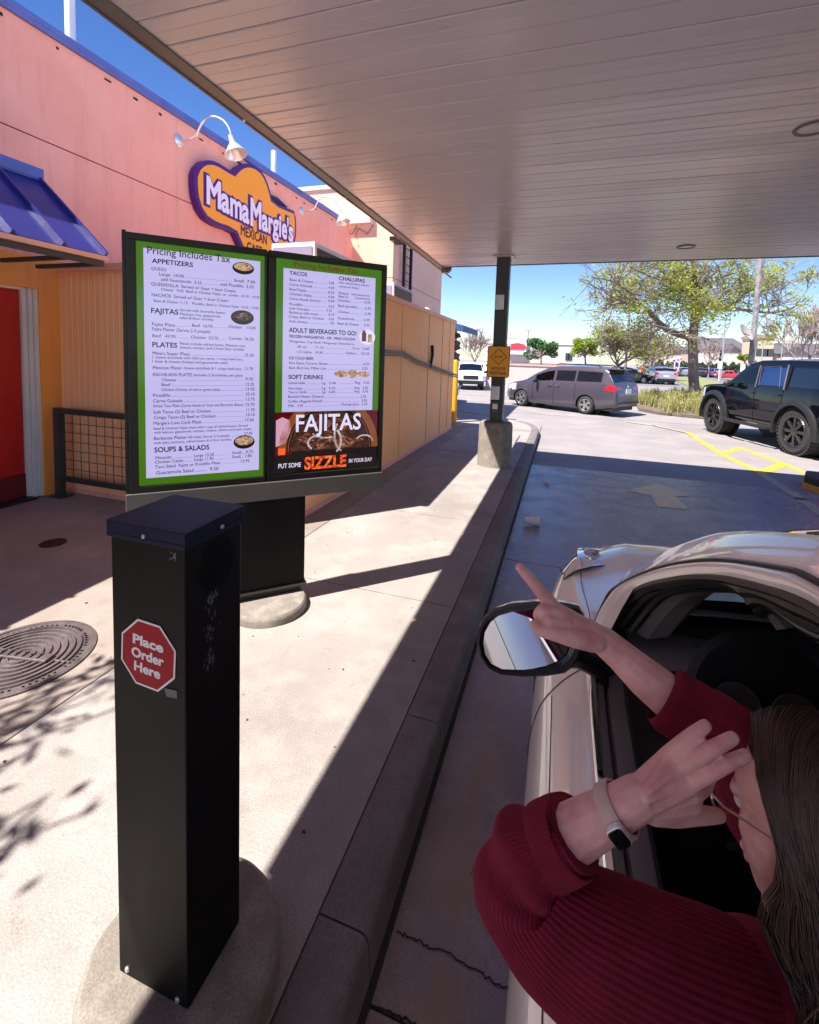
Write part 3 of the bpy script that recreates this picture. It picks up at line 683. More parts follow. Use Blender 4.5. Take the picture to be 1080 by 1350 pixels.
obj('edge_trim', mb, 'fascia', cp, bevel=.004)
mb = MB()
for k in range(9): mb.bx(-2.135, -2.12, -5+k*1.55, -3.47+k*1.55, CZ0-.02, CZ0+.0+.004*(k % 3))
obj('drip_edge', mb, 'fascia', cp)
mb = MB(); mb.box((-2.02, 8.02, CZ0-.02), (.12, .12, .12)); mb.lathe([(.03, 0), (.05, .1), (.06, .1)], (-1.95, 8.06, CZ0-.03), Matrix.Rotation(1.2, 3, 'X'), 14); obj('corner_light', mb, 'fascia', cp)
def dl(x, y):
    mb = MB(); mb.lathe([(.085, CZ0-.003), (.09, CZ0-.012), (.105, CZ0-.012), (.112, CZ0-.002)], (x, y, 0), n=32, close=False); o = obj('downlight', mb, 'fascia', cp, smooth=True)
    mb = MB(); mb.lathe([(.001, CZ0-.004), (.086, CZ0-.004)], (x, y, 0), n=24, close=False); obj('lens', mb, 'soffit', o)
for x, y in ((1.46, 3.77), (1.46, 7.04), (4.6, 3.77), (4.6, 7.04)): dl(x, y)
# column
PX, PY = -.925, 7.3
cl = thing('canopy_column', 'dark green steel column carrying the canopy, standing on a concrete pier', 'column', (PX, PY, .84))
mb = MB(); mb.bx(PX-.098, PX+.098, PY-.098, PY+.098, .84, CZ0-.004); obj('shaft', mb, 'green_steel', cl, bevel=.012)
mb = MB(); mb.bx(PX-.16, PX+.16, PY-.16, PY+.16, CZ0-.018, CZ0-.004); obj('cap_plate', mb, 'soffit', cl, bevel=.004)
mb = MB(); mb.bx(PX-.14, PX+.14, PY-.14, PY+.14, .84, .86); obj('base_plate', mb, 'green_steel', cl, bevel=.004)
for z0, z1, w, m in ((2.55, 2.78, .13, 'galv'), (1.19, 1.40, .13, 'galv'), (1.0, 1.17, .10, 'beam')):
    mb = MB(); mb.bx(PX-.07-(w-.1)/2, PX-.07+w-(w-.1)/2, PY-.17, PY-.099, z0, z1); bxo = obj('outlet_box', mb, m, cl, bevel=.012)
    mb = MB(); mb.bx(PX-.05, PX+.03, PY-.178, PY-.171, z0+.05, z1-.04); obj('cover_flap', mb, 'galv', bxo, bevel=.004)
pr_ = MB(); pr_.lathe([(.265, .14), (.262, .5), (.258, .78), (.245, .825), (.215, .842), (.0001, .845)], (PX-.005, PY, 0), n=48)
tag(obj('concrete_pier', pr_, 'footing', smooth=True), 'round concrete pier under the green canopy column', 'pier')
# warning sign
ws = thing('warning_sign', 'yellow warning sign with black lettering fixed to the green column', 'sign', (PX+.01, 7.1, 1.77))
def rrect(w, h, r, n=6):
    o = []
    for cx, cy, a0 in ((w/2-r, h/2-r, 0), (-w/2+r, h/2-r, 90), (-w/2+r, -h/2+r, 180), (w/2-r, -h/2+r, 270)):
        for k in range(n+1): a = math.radians(a0+90*k/n); o.append((cx+r*math.cos(a), cy+r*math.sin(a)))
    return o
SC = Vector((-.912, 7.10, 1.772)); sf = lambda u, v, h: SC+Vector((u, -h, v))
mb = MB(); mb.prism(rrect(.335, .475, .035), sf, 0, .004); obj('plate', mb, 'ink', ws)
mb = MB(); mb.prism(rrect(.31, .45, .028), sf, .004, .006); obj('face', mb, 'sign_yellow', ws)
mb = MB()
o_, i_ = .125, .112
for k in range(4):
    a = [(0, 1), (1, 0), (0, -1), (-1, 0)][k]; b = [(1, 0), (0, -1), (-1, 0), (0, 1)][k]
    mb.add([sf(a[0]*o_, a[1]*o_+.075, .0075), sf(b[0]*o_, b[1]*o_+.075, .0075), sf(b[0]*i_, b[1]*i_+.075, .0075), sf(a[0]*i_, a[1]*i_+.075, .0075)], [(0, 1, 2, 3)])
mb.text('SLOW', sf(0, .055, .0075), (1, 0, 0), (0, 0, 1), .125, .04, .012, center=True)
mb.text('WATCH FOR', sf(0, -.125, .0075), (1, 0, 0), (0, 0, 1), .22, .045, .02, center=True)
mb.text('PEDESTRIANS', sf(0, -.195, .0075), (1, 0, 0), (0, 0, 1), .25, .045, .02, center=True)
obj('lettering', mb, 'ink', ws, fixn=False)
mb = MB()
for z in (.205, -.215): mb.lathe([(.008, 0), (.007, .004)], sf(0, z, .006), Matrix.Rotation(PI/2, 3, 'X'), 10)
islands('bolt', mb, 'galv', ws)
# ------------------------------------------------------------------ menu board
MO = Vector((-2.262, 1.95, 0)); MU = Vector((.70711, .70711, 0)); MN = Vector((.70711, -.70711, 0))
def mf(u, v, h=0): return MO+MU*u+Vector((0, 0, v))+MN*h
mbd = thing('menu_board', 'two-panel lit menu board in a dark frame on a black cabinet pedestal', 'menu board', mf(.77, .15, -.1), PI/4)
def fbox(mb, u0, u1, v0, v1, h0, h1): return mb.prism([(u0, v0), (u1, v0), (u1, v1), (u0, v1)], mf, h0, h1)
mb = MB(); fbox(mb, .0, 1.532, .985, 2.418, -.14, -.02); obj('case', mb, 'beam', mbd, bevel=.006)
mb = MB()
for u0, u1 in ((.0, .735), (.745, 1.532)):
    fbox(mb, u0, u1, 2.382, 2.42, -.02, .012); fbox(mb, u0, u1, .985, 1.02, -.02, .012); fbox(mb, u0, u0+.045, 1.02, 2.382, -.02, .012); fbox(mb, u1-.03 if u1 > 1 else u1-.012, u1, 1.02, 2.382, -.02, .012)
fbox(mb, -.02, 0, .955, 2.43, -.15, .004)
obj('frame', mb, 'frame', mbd, bevel=.003)
mb = MB(); fbox(mb, -.02, 1.54, .868, .983, -.15, .02); obj('lower_beam', mb, 'beam', mbd, bevel=.005)
def qd(mb, pts, h): return mb.add([mf(u, min(v, clip), h) for u, v in pts], [range(len(pts))])
clip = 9
def rect(mb, u0, u1, v0, v1, h): return qd(mb, [(u0, v0), (u1, v0), (u1, v1), (u0, v1)], h)
def ell(mb, u, v, a, b, h, n=28, a0=0, a1=2*PI): return qd(mb, [(u+a*math.cos(a0+(a1-a0)*k/n), v+b*math.sin(a0+(a1-a0)*k/n)) for k in range(n+(0 if a1-a0 > 6.28 else 1))], h)
def arc(mb, u, v, a, b, w, h, a0, a1, n=24):
    for k in range(n):
        p, q = a0+(a1-a0)*k/n, a0+(a1-a0)*(k+1)/n
        qd(mb, [(u+a*math.cos(p), v+b*math.sin(p)), (u+a*math.cos(q), v+b*math.sin(q)), (u+(a-w)*math.cos(q), v+(b-w)*math.sin(q)), (u+(a-w)*math.cos(p), v+(b-w)*math.sin(p))], h)
MENU_L=[('Pricing Includes Tax', 0.099, 2.32, 0.428, 0.0405, 0),('APPETIZERS', 0.12, 2.272, 0.207, 0.0256, 1),('QUESO', 0.117, 2.233, 0.074, 0.0165, 0),('Large  14.00', 0.156, 2.207, 0.124, 0.0167, 0),('Small  7.00', 0.548, 2.212, 0.12, 0.0179, 0),('add Guacamole  3.25', 0.164, 2.179, 0.208, 0.0169, 0),('add Picadillo  3.35', 0.472, 2.182, 0.188, 0.0178, 0),('QUESADILLA  Served w/ Guac + Sour Cream', 0.116, 2.149, 0.441, 0.0183, 0),('Cheese   9.65  Beef or Chicken Fajita  or  combo  14.10 - 14.35', 0.164, 2.125, 0.53, 0.0151, 0),('NACHOS  Served w/ Guac + Sour Cream', 0.118, 2.089, 0.398, 0.0183, 0),('Bean & Cheese 11.15    Picadillo, Beef or Chicken Fajita  14.35 - 14.85', 0.128, 2.059, 0.562, 0.0151, 0),('FAJITAS', 0.114, 1.997, 0.136, 0.0292, 1),('Served with borracho beans,', 0.258, 2.018, 0.243, 0.0151, 0),('Mexican rice, guacamole', 0.258, 1.995, 0.214, 0.0151, 0),('salad & flour tortillas', 0.258, 1.974, 0.175, 0.015, 0),('Fajita Plate', 0.118, 1.928, 0.115, 0.018, 0),('Beef  16.95', 0.32, 1.933, 0.11, 0.0175, 0),('Chicken    13.00', 0.517, 1.937, 0.155, 0.0181, 0),('Fajita Platter (Serves 2-3 people)', 0.118, 1.901, 0.299, 0.0183, 0),('Beef   43.95', 0.119, 1.864, 0.116, 0.017, 0),('Chicken  23.70', 0.315, 1.865, 0.146, 0.0176, 0),('Combo  36.50', 0.52, 1.868, 0.142, 0.0182, 0),('PLATES', 0.118, 1.809, 0.125, 0.0284, 1),('Plates include refried beans, Mexican rice,', 0.257, 1.827, 0.357, 0.0154, 0),('lettuce, tomato, and 2 fresh flour tortillas', 0.257, 1.805, 0.35, 0.0154, 0),("Mike's Super Plate", 0.119, 1.766, 0.188, 0.0183, 0),('15.50', 0.611, 1.77, 0.052, 0.0184, 0),('1 cheese enchilada with chili con carne, 1 crispy beef taco,', 0.118, 1.745, 0.484, 0.0153, 0),('1 bean & cheese chalupa and guacamole salad', 0.118, 1.722, 0.395, 0.0152, 0),('Mexican Plate', 0.12, 1.685, 0.138, 0.0183, 0),('1 cheese enchilada & 1 crispy beef taco', 0.262, 1.687, 0.33, 0.0155, 0),('11.70', 0.612, 1.687, 0.047, 0.0185, 0),('ENCHILADA PLATES', 0.119, 1.646, 0.202, 0.0185, 0),('Includes 2 Enchiladas per plate', 0.33, 1.647, 0.268, 0.0156, 0),('Cheese', 0.162, 1.617, 0.073, 0.0173, 0),('9.70', 0.616, 1.624, 0.043, 0.0186, 0),('Beef', 0.162, 1.589, 0.045, 0.0173, 0),('12.25', 0.617, 1.592, 0.047, 0.0186, 0),('Chicken (Choice of red or green salsa)', 0.162, 1.561, 0.308, 0.0165, 0),('13.95', 0.617, 1.562, 0.052, 0.0187, 0),('Picadillo', 0.119, 1.528, 0.087, 0.0184, 0),('10.10', 0.619, 1.531, 0.05, 0.0187, 0),('Carne Guisada', 0.119, 1.496, 0.15, 0.0186, 0),('13.75', 0.619, 1.5, 0.05, 0.0187, 0),('Sirloin Taco Plate (Carne Asada w/ Guac and Borracho Beans)', 0.119, 1.468, 0.483, 0.0167, 0),('15.70', 0.617, 1.467, 0.052, 0.0188, 0),('Soft Tacos (2) Beef or Chicken', 0.12, 1.432, 0.299, 0.0189, 0),('11.70', 0.622, 1.434, 0.048, 0.0188, 0),('Crispy Tacos (2) Beef or Chicken', 0.122, 1.401, 0.322, 0.0189, 0),('10.10', 0.622, 1.403, 0.048, 0.0188, 0),("Margie's Low Carb Plate", 0.12, 1.368, 0.247, 0.0189, 0),('17.60', 0.615, 1.371, 0.05, 0.0189, 0),('Beef & Chicken Fajita meat with a cup of refried beans. Served', 0.121, 1.339, 0.508, 0.0145, 0),('with lettuce, guacamole, tomato, cheese, cilantro and sour cream', 0.121, 1.317, 0.531, 0.0145, 0),('Barbacoa Platter', 0.121, 1.281, 0.172, 0.0188, 0),('All meat, Serves 2-3 people', 0.296, 1.281, 0.228, 0.0158, 0),('27.95', 0.608, 1.286, 0.05, 0.0189, 0),('with salsa ranchera, refried beans & 6 flour tortillas', 0.121, 1.257, 0.414, 0.0144, 0),('SOUPS & SALADS', 0.122, 1.209, 0.289, 0.0298, 1),('Menudo', 0.127, 1.169, 0.082, 0.0177, 0),('Large 13.20', 0.328, 1.168, 0.108, 0.0183, 0),('Small... 9.75', 0.539, 1.171, 0.123, 0.019, 0),('Chicken Caldo', 0.124, 1.144, 0.145, 0.0178, 0),('Large 11.90', 0.328, 1.144, 0.106, 0.0183, 0),('Small... 7.80', 0.539, 1.146, 0.115, 0.019, 0),('Taco Salad  Fajita or Picadillo Meat', 0.124, 1.116, 0.348, 0.0181, 0),('13.95', 0.59, 1.115, 0.05, 0.0191, 0),('Guacamole Salad ..........  9.20', 0.13, 1.08, 0.331, 0.0205, 0)]
MENU_R=[('Pricing Includes Tax', 0.902, 2.34, 0.427, 0.0362, 2),('TACOS', 0.873, 2.289, 0.112, 0.0236, 1),('CHALUPAS', 1.195, 2.288, 0.182, 0.0249, 1),('with refried beans, lettuce,', 1.195, 2.266, 0.215, 0.0137, 0),('tomato & cheese', 1.196, 2.242, 0.139, 0.0137, 0),('Bean & Cheese', 0.876, 2.251, 0.147, 0.0154, 0),('7.85', 1.128, 2.255, 0.036, 0.0159, 0),('Carne Guisada', 0.874, 2.222, 0.145, 0.0154, 0),('4.50', 1.126, 2.225, 0.039, 0.0159, 0),('Beef Fajita', 0.875, 2.192, 0.107, 0.0154, 0),('6.25', 1.124, 2.195, 0.041, 0.0159, 0),('Chicken Fajita', 0.875, 2.163, 0.141, 0.0155, 0),('4.50', 1.125, 2.166, 0.041, 0.016, 0),('Carne Asada (Sirloin)', 0.875, 2.134, 0.199, 0.0156, 0),('5.60', 1.126, 2.14, 0.041, 0.016, 0),('Picadillo', 0.876, 2.1, 0.083, 0.0155, 0),('3.35', 1.129, 2.105, 0.036, 0.016, 0),('Soft Chicken', 0.875, 2.073, 0.126, 0.0155, 0),('5.35', 1.116, 2.078, 0.036, 0.016, 0),('Barbacoa (All meat)', 0.875, 2.048, 0.186, 0.0156, 0),('6.10', 1.13, 2.053, 0.039, 0.0161, 0),('Crispy Beef or Chicken', 0.873, 2.022, 0.227, 0.0157, 0),('3.35', 1.13, 2.023, 0.036, 0.0161, 0),('Add cheese', 0.873, 1.993, 0.119, 0.0156, 0),('.95', 1.141, 1.996, 0.026, 0.0161, 0),('Deluxe', 1.196, 2.197, 0.067, 0.0161, 0),('with guacamole', 1.284, 2.198, 0.13, 0.0139, 0),('Beef or', 1.196, 2.175, 0.067, 0.0161, 0),('& guacamole', 1.309, 2.177, 0.106, 0.0139, 0),('Chicken', 1.191, 2.149, 0.085, 0.0162, 0),('6.20', 1.378, 2.152, 0.042, 0.0166, 0),('Beef (picadillo)', 1.195, 2.114, 0.135, 0.0163, 0),('5.70', 1.382, 2.11, 0.042, 0.0166, 0),('Chicken', 1.193, 2.075, 0.078, 0.0162, 0),('3.70', 1.383, 2.074, 0.042, 0.0167, 0),('Guacamole', 1.192, 2.033, 0.117, 0.0163, 0),('6.45', 1.381, 2.034, 0.039, 0.0167, 0),('Bean & Cheese', 1.193, 1.998, 0.147, 0.0164, 0),('3.35', 1.379, 1.999, 0.039, 0.0167, 0),('ADULT BEVERAGES TO GO!', 0.874, 1.932, 0.452, 0.0296, 1),('FROZEN MARGARITAS - OR - PINA COLADA', 0.878, 1.898, 0.44, 0.0173, 1),('Margaritas, Top Shelf, Mangonear Strawberry', 0.879, 1.867, 0.432, 0.0148, 0),('20 oz.       11.15', 0.928, 1.835, 0.171, 0.0159, 0),('12 oz   12.60', 1.301, 1.838, 0.12, 0.0168, 0),('1/2 Gallon   33.45', 0.929, 1.802, 0.167, 0.016, 0),('Gallon....  55.25', 1.251, 1.805, 0.171, 0.0167, 0),('ICE COLD BEER', 0.877, 1.761, 0.158, 0.0171, 1),('Dos Equis, Corona, Shiner', 0.878, 1.73, 0.253, 0.016, 0),('6.25', 1.381, 1.735, 0.042, 0.017, 0),('Bud, Bud Lite, Miller Lite', 0.878, 1.699, 0.24, 0.016, 0),('5.25', 1.373, 1.703, 0.039, 0.017, 0),('SOFT DRINKS', 0.875, 1.636, 0.225, 0.0271, 1),('Lemonade', 0.876, 1.603, 0.105, 0.0159, 0),('Lg   5.40', 1.094, 1.603, 0.094, 0.0165, 0),('Reg   3.55', 1.323, 1.606, 0.106, 0.017, 0),('Horchata', 0.876, 1.568, 0.089, 0.0159, 0),('Lg   4.25', 1.095, 1.569, 0.091, 0.0165, 0),('Reg   3.50', 1.321, 1.57, 0.1, 0.017, 0),('Tea or Soda', 0.874, 1.544, 0.118, 0.016, 0),('Lg   5.60', 1.096, 1.544, 0.089, 0.0165, 0),('Reg   3.30', 1.322, 1.546, 0.098, 0.0171, 0),('Bottled Water (Dasani)', 0.874, 1.514, 0.232, 0.0162, 0),('2.35', 1.367, 1.51, 0.039, 0.0171, 0),('Coffee (Regular/Decaf)', 0.875, 1.484, 0.222, 0.0162, 0),('3.50', 1.373, 1.483, 0.042, 0.0172, 0),('Milk   3.45', 0.875, 1.456, 0.096, 0.0161, 0),('Orange Juice   3.35', 1.231, 1.458, 0.185, 0.017, 0),('FAJITAS', 0.926, 1.294, 0.447, 0.113, 3),('PUT SOME', 0.817, 1.061, 0.145, 0.0301, 3),('SIZZLE', 0.985, 1.042, 0.289, 0.0806, 4),('IN YOUR DAY', 1.292, 1.063, 0.172, 0.027, 3)]
M['scr_food2'] = emis2('screen_bits', srgb(150, 90, 50), srgb(214, 176, 130), srgb(250, 240, 225), .36, 120); M['scr_strip'] = emis2('screen_meat_bits', srgb(60, 34, 34), srgb(120, 96, 100), srgb(200, 186, 190), .34, 110)
def lettering(items, h):
    g = {0: MB(), 1: MB(), 2: MB(), 3: MB(), 4: MB()}
    for t, u, v, w, ch, k in items: g[k].text(t, mf(u, v, h), MU, (0, 0, 1), w, ch, {0: .006, 1: .022, 2: .008, 3: .016, 4: .035}[k])
    return g
def leaders(mb, items, h):
    """dotted leader between a dish and the price that follows it on the same line"""
    for t, u, v, w, ch, k in items:
        if k: continue
        nx = [b for b in items if b[1] > u+w and abs(b[2]-v) < .013]
        if nx:
            b = min(nx, key=lambda q: q[1]); x0, x1 = u+w+.008, b[1]-.008
            if x1-x0 > .03 and re_num(b[0]):
                n = int((x1-x0)/.0045)
                for i in range(n): x = lerp(x0, x1, i/n); rect(mb, x, x+.0022, lerp(v, b[2], i/n)+.0005, lerp(v, b[2], i/n)+.0024, h)
def re_num(t): return any(c.isdigit() for c in t)
# left panel
sc1 = MB(); rect(sc1, .045, .723, 1.02, 2.382, -.012); s1 = obj('screen', sc1, 'scr_green', mbd)
mb = MB(); rect(mb, .08, .698, 1.062, 2.348, -.010); obj('white_field', mb, 'scr_white', s1)
L_ = lettering(MENU_L, -.008)
obj('lettering', L_[0], 'scr_ink', s1, fixn=False); obj('heading_lettering', L_[1], 'scr_ink', s1, fixn=False)
mb = MB()
leaders(mb, MENU_L, -.008)
obj('leader_lines', mb, 'scr_ink', s1)
for u, v, a, b, col in ((.600, 2.296, .062, .036, 'scr_food'), (.596, 2.004, .066, .043, 'scr_meat'), (.609, 1.243, .062, .042, 'scr_food')):
    mb = MB(); ell(mb, u, v, a, b, -.009); f_ = obj('food_picture', mb, 'scr_black', s1)
    mb = MB(); ell(mb, u, v+.008, a*.86, b*.66, -.0075); obj('food', mb, col, f_); mb = MB(); rq = random.Random(int(u*1000+v*10))
    for k in range(22):
        an, rd = rq.uniform(0, 2*PI), rq.uniform(0, .8); ell(mb, u+a*.8*rd*math.cos(an), v+.009+b*.58*rd*math.sin(an), rq.uniform(.004, .011), rq.uniform(.003, .006), -.0073+k*.00002, 6)
    obj('food_bits', mb, 'scr_strip' if col == 'scr_meat' else 'scr_food2', f_)
# right panel
sc2 = MB(); rect(sc2, .79, 1.502, 1.02, 2.382, -.012); s2 = obj('screen', sc2, 'scr_green', mbd)
mb = MB(); rect(mb, .837, 1.456, 1.424, 2.326, -.010); obj('white_field', mb, 'scr_white', s2)
R_ = lettering(MENU_R, -.006)
obj('lettering', R_[0], 'scr_ink', s2, fixn=False); obj('heading_lettering', R_[1], 'scr_ink', s2, fixn=False); obj('banner_lettering', R_[2], 'scr_maroon', s2, fixn=False)
mb = MB()
leaders(mb, MENU_R, -.006)
obj('leader_lines', mb, 'scr_ink', s2)
mb = MB(); ell(mb, 1.405, 1.925, .058, .052, -.008); dk = obj('drinks_picture', mb, 'scr_bright', s2)
mb = MB(); rect(mb, 1.365, 1.397, 1.895, 1.955, -.006); rect(mb, 1.37, 1.39, 1.955, 1.97, -.006); obj('red_glass', mb, 'scr_maroon', dk)
mb = MB(); rect(mb, 1.41, 1.44, 1.89, 1.945, -.006); obj('pale_glass', mb, 'scr_food', dk)
mb = MB(); mb.text('Fresh Drinks', mf(1.19, 1.655, -.006), MU, (0, 0, 1), .23, .034, .02)
mb = MB(); ell(mb, 1.225, 1.672, .05, .022, -.006); ell(mb, 1.305, 1.672, .035, .028, -.006); ell(mb, 1.385, 1.672, .046, .02, -.006); obj('swirl_motif', mb, 'scr_food', s2)
# the fajita photograph
mb = MB(); rect(mb, .79, 1.502, 1.02, 1.421, -.009); f_ = obj('advert', mb, 'scr_black', s2)
mb = MB(); qd(mb, [(.80, 1.421), (.80, 1.145), (.90, 1.145), (.97, 1.421)], -.0085); qd(mb, [(1.30, 1.421), (1.498, 1.421), (1.498, 1.17), (1.40, 1.17)], -.0085); obj('red_cloth', mb, 'scr_red', f_)
mb = MB(); clip = 1.4205; arc(mb, 1.16, 1.165, .345, .36, .05, -.008, 0, PI); obj('wooden_rim', mb, 'scr_wood', f_)
mb = MB(); ell(mb, 1.16, 1.165, .295, .31, -.0075, 32, 0, PI); obj('skillet', mb, 'scr_black', f_)
mb = MB(); arc(mb, 1.16, 1.165, .285, .30, .006, -.0072, 0, PI); obj('skillet_edge', mb, 'scr_wood', f_)
mb = MB(); ell(mb, 1.16, 1.165, .27, .27, -.007, 32, 0, PI); obj('grilled_meat', mb, 'scr_meat', f_)
mb = MB(); rr_ = random.Random(4)
for k in range(46):
    a = rr_.uniform(.15, PI-.15); q_ = rr_.uniform(.2, .95); u, v = 1.16+.24*q_*math.cos(a), 1.165+.23*q_*math.sin(a); l_ = rr_.uniform(.02, .05); w_ = rr_.uniform(.006, .012); t_ = rr_.uniform(-.7, .7)
    qd(mb, [(u-l_*math.cos(t_), v-l_*math.sin(t_)), (u+w_*math.sin(t_), v-w_*math.cos(t_)), (u+l_*math.cos(t_), v+l_*math.sin(t_)), (u-w_*math.sin(t_), v+w_*math.cos(t_))], -.0066+k*.00001)
obj('meat_strips', mb, emis2('screen_strip', srgb(60, 28, 24), srgb(120, 72, 56), srgb(186, 140, 100), .5, 70), f_)
mb = MB(); arc(mb, 1.06, 1.215, .06, .05, .013, -.0058, .6, 4.2); arc(mb, 1.40, 1.2, .07, .055, .01, -.0058, .1, 2.6); arc(mb, 1.15, 1.22, .09, .1, .014, -.0056, -.9, .9); arc(mb, 1.26, 1.26, .08, .12, .012, -.0057, 2.4, 4.4); arc(mb, 1.13, 1.29, .1, .05, .01, -.0056, 3.4, 5.2)
obj('onion_rings', mb, emis2('screen_onion', srgb(120, 100, 96), srgb(196, 184, 186), srgb(236, 230, 238), .36, 55), f_)
mb = MB(); qd(mb, [(.80, 1.20), (.80, 1.37), (.84, 1.39), (.885, 1.37), (.895, 1.30), (.86, 1.22)], -.008); obj('onion_half', mb, 'scr_pink', f_)
mb = MB(); rect(mb, .80, 1.498, 1.02, 1.144, -.0065); obj('black_strip', mb, 'scr_black', f_)
mb = MB(); rect(mb, .815, .86, 1.146, 1.19, -.0062); obj('orange_corner', mb, 'scr_orange', f_)
L2 = lettering([i for i in MENU_R if i[5] >= 3], -.005)
obj('advert_lettering', L2[3], 'scr_bright', f_, fixn=False); obj('flame_lettering', L2[4], 'scr_flame', f_, fixn=False)
clip = 9
# pedestal
ped = MB(); fbox(ped, .535, 1.0, .27, .868, -.115, -.02); pe = obj('pedestal_cabinet', ped, 'black', mbd, bevel=.006)
mb = MB(); fbox(mb, .525, 1.012, .252, .27, -.125, -.005); obj('cabinet_lip', mb, 'beam', pe, bevel=.003)
mb = MB(); fbox(mb, .56, .975, .205, .252, -.10, -.03); obj('cabinet_foot', mb, 'ink', pe)
FC = Vector((-1.725, 2.49, 0))
mb = MB(); mb.lathe([(.245, .13), (.245, .185), (.24, .20), (.228, .21), (.0001, .212)], (FC.x, FC.y, 0), n=56)
tag(obj('menu_footing', mb, 'footing', smooth=True), 'round concrete footing under the menu board pedestal', 'footing')

# ------------------------------------------------------------------ speaker post
X0, X1, Y0, Y1, ZB, ZT = -.955, -.743, .772, .955, .265, 1.385
sp = thing('speaker_post', 'tall square black metal order post with a red octagon sticker', 'order post', ((X0+X1)/2, (Y0+Y1)/2, ZB))
mb = MB(); mb.bx(X0, X1, Y0, Y1, ZB, ZT); bd = obj('cabinet', mb, 'black', sp, bevel=.004)
mb = MB(); mb.bx(X0-.006, X1+.006, Y0-.006, Y1+.006, ZT, ZT+.026)
mb.add([(X0-.006, Y0-.006, ZT+.026), (X1+.006, Y0-.006, ZT+.026), (X1+.006, Y1+.006, ZT+.03), (X0-.006, Y1+.006, ZT+.03)], [(0, 1, 2, 3)])
mb.bx(X0-.006, X1+.006, Y0-.006, Y0-.001, ZT-.012, ZT); mb.bx(X1+.001, X1+.006, Y0-.006, Y1+.006, ZT-.012, ZT); mb.bx(X0-.006, X0-.001, Y0-.006, Y1+.006, ZT-.012, ZT)
obj('cap', mb, 'post_cap', sp, bevel=.002)
def screw(p, ax, r=.0055):
    mb = MB(); R_ = Matrix.Rotation(PI/2, 3, 'X') if ax == 'y' else Matrix.Rotation(PI/2, 3, 'Y')
    mb.lathe([(r, 0), (r, .002), (r*.7, .0045), (r*.35, .0048), (r*.3, .003), (.0001, .003)], p, R_, 14); obj('screw', mb, 'galv', sp, smooth=True)
screw((X0+.105, Y0-.006, ZT+.004), 'y'); screw((X1+.006, Y0+.105, ZT+.004), 'x')
screw((X0+.028, Y0, ZB+.02), 'y', .007); screw((X1-.03, Y0, ZB+.015), 'y', .007)
# perforated speaker patch on the lane face
mb = MB(); GC = (Y0+.095, 1.305)
for i in range(-12, 13):
    for j in range(-12, 13):
        yy, zz = i*.0072+(.0036 if j % 2 else 0), j*.0064
        if yy*yy+zz*zz < .062**2:
            mb.lathe([(.0001, .0), (.0021, .0)], (X1+.0012, GC[0]+yy, GC[1]+zz), Matrix.Rotation(PI/2, 3, 'Y'), 6, False)
obj('speaker_grille', mb, mat('grille_hole', (.0015, .0015, .0015), 1, spec=.1), sp)
# sticker
def oct_(r): return [(r*math.cos(PI/8+k*PI/4), r*math.sin(PI/8+k*PI/4)) for k in range(8)]
STC = Vector((-.8485, Y0-.0012, 1.112)); tl = math.radians(-3)
stf = lambda u, v, h: STC+Vector((u*math.cos(tl)-v*math.sin(tl), -h, u*math.sin(tl)+v*math.cos(tl)))
mb = MB(); mb.prism(oct_(.0845), stf, 0, .0006); st = obj('sticker', mb, 'white_ink', sp)
mb = MB(); mb.add([stf(u, v, .0010) for u, v in oct_(.0795)], [range(8)]); obj('sticker_field', mb, 'red_sticker', st)
mb = MB(); xd, zd = stf(1, 0, 0)-stf(0, 0, 0), stf(0, 1, 0)-stf(0, 0, 0)
for t_, v_, w_ in (('Place', .019, .088), ('Order', -.013, .094), ('Here', -.045, .076)): mb.text(t_, stf(0, v_, .0014), xd, zd, w_, .0225, .038, center=True)
obj('sticker_lettering', mb, 'white_ink', st, fixn=False)
mb = MB(); mb.add([(STC.x+u, Y0-.0016, STC.z+v) for u, v in ((.045, -.066), (.082, -.063), (.082, -.082), (.052, -.084))], [range(4)]); obj('price_tag', mb, 'grey_ink', sp)
# scratches and scraped stickers
mb = MB(); r_ = random.Random(9)
def smear(cx, cz, sx, sz, n, face):
    for k in range(n):
        u, v = cx+r_.gauss(0, sx), cz+r_.gauss(0, sz); l_ = r_.uniform(.003, .011); w_ = r_.uniform(.0006, .0022); a = r_.gauss(1.2, .5)
        q = [(u-l_*math.cos(a), v-l_*math.sin(a)), (u+w_, v-w_), (u+l_*math.cos(a), v+l_*math.sin(a)), (u-w_, v+w_)]
        mb.add([((X1+.001+k*.00002, b, c) if face == 'x' else (b, Y0-.001-k*.00002, c)) for b, c in q], [range(4)])
smear(Y0+.075, 1.225, .011, .013, 24, 'x'); smear(Y0+.075, 1.15, .012, .016, 24, 'x'); smear(Y0+.07, 1.08, .008, .02, 22, 'x'); smear(X1-.03, 1.35, .005, .005, 5, 'y')
obj('scratches', mb, 'grey_ink', sp, fixn=False)
mb = MB(); FX, FY = -.84, .865; pr2 = [(.238, .13), (.238, .238), (.234, .252), (.222, .262), (.0001, .265)]
mb.lathe(pr2, (FX, FY, 0), n=72); o = obj('post_footing', mb, 'footing', smooth=True); tag(o, 'round stained concrete footing under the black order post', 'footing')
for v in o.data.vertices:
    if v.co.z > .2:
        k = noise.noise(v.co*14)*.006; d = Vector((v.co.x-FX, v.co.y-FY, 0)); v.co += d*k*2; v.co.z += k*.3
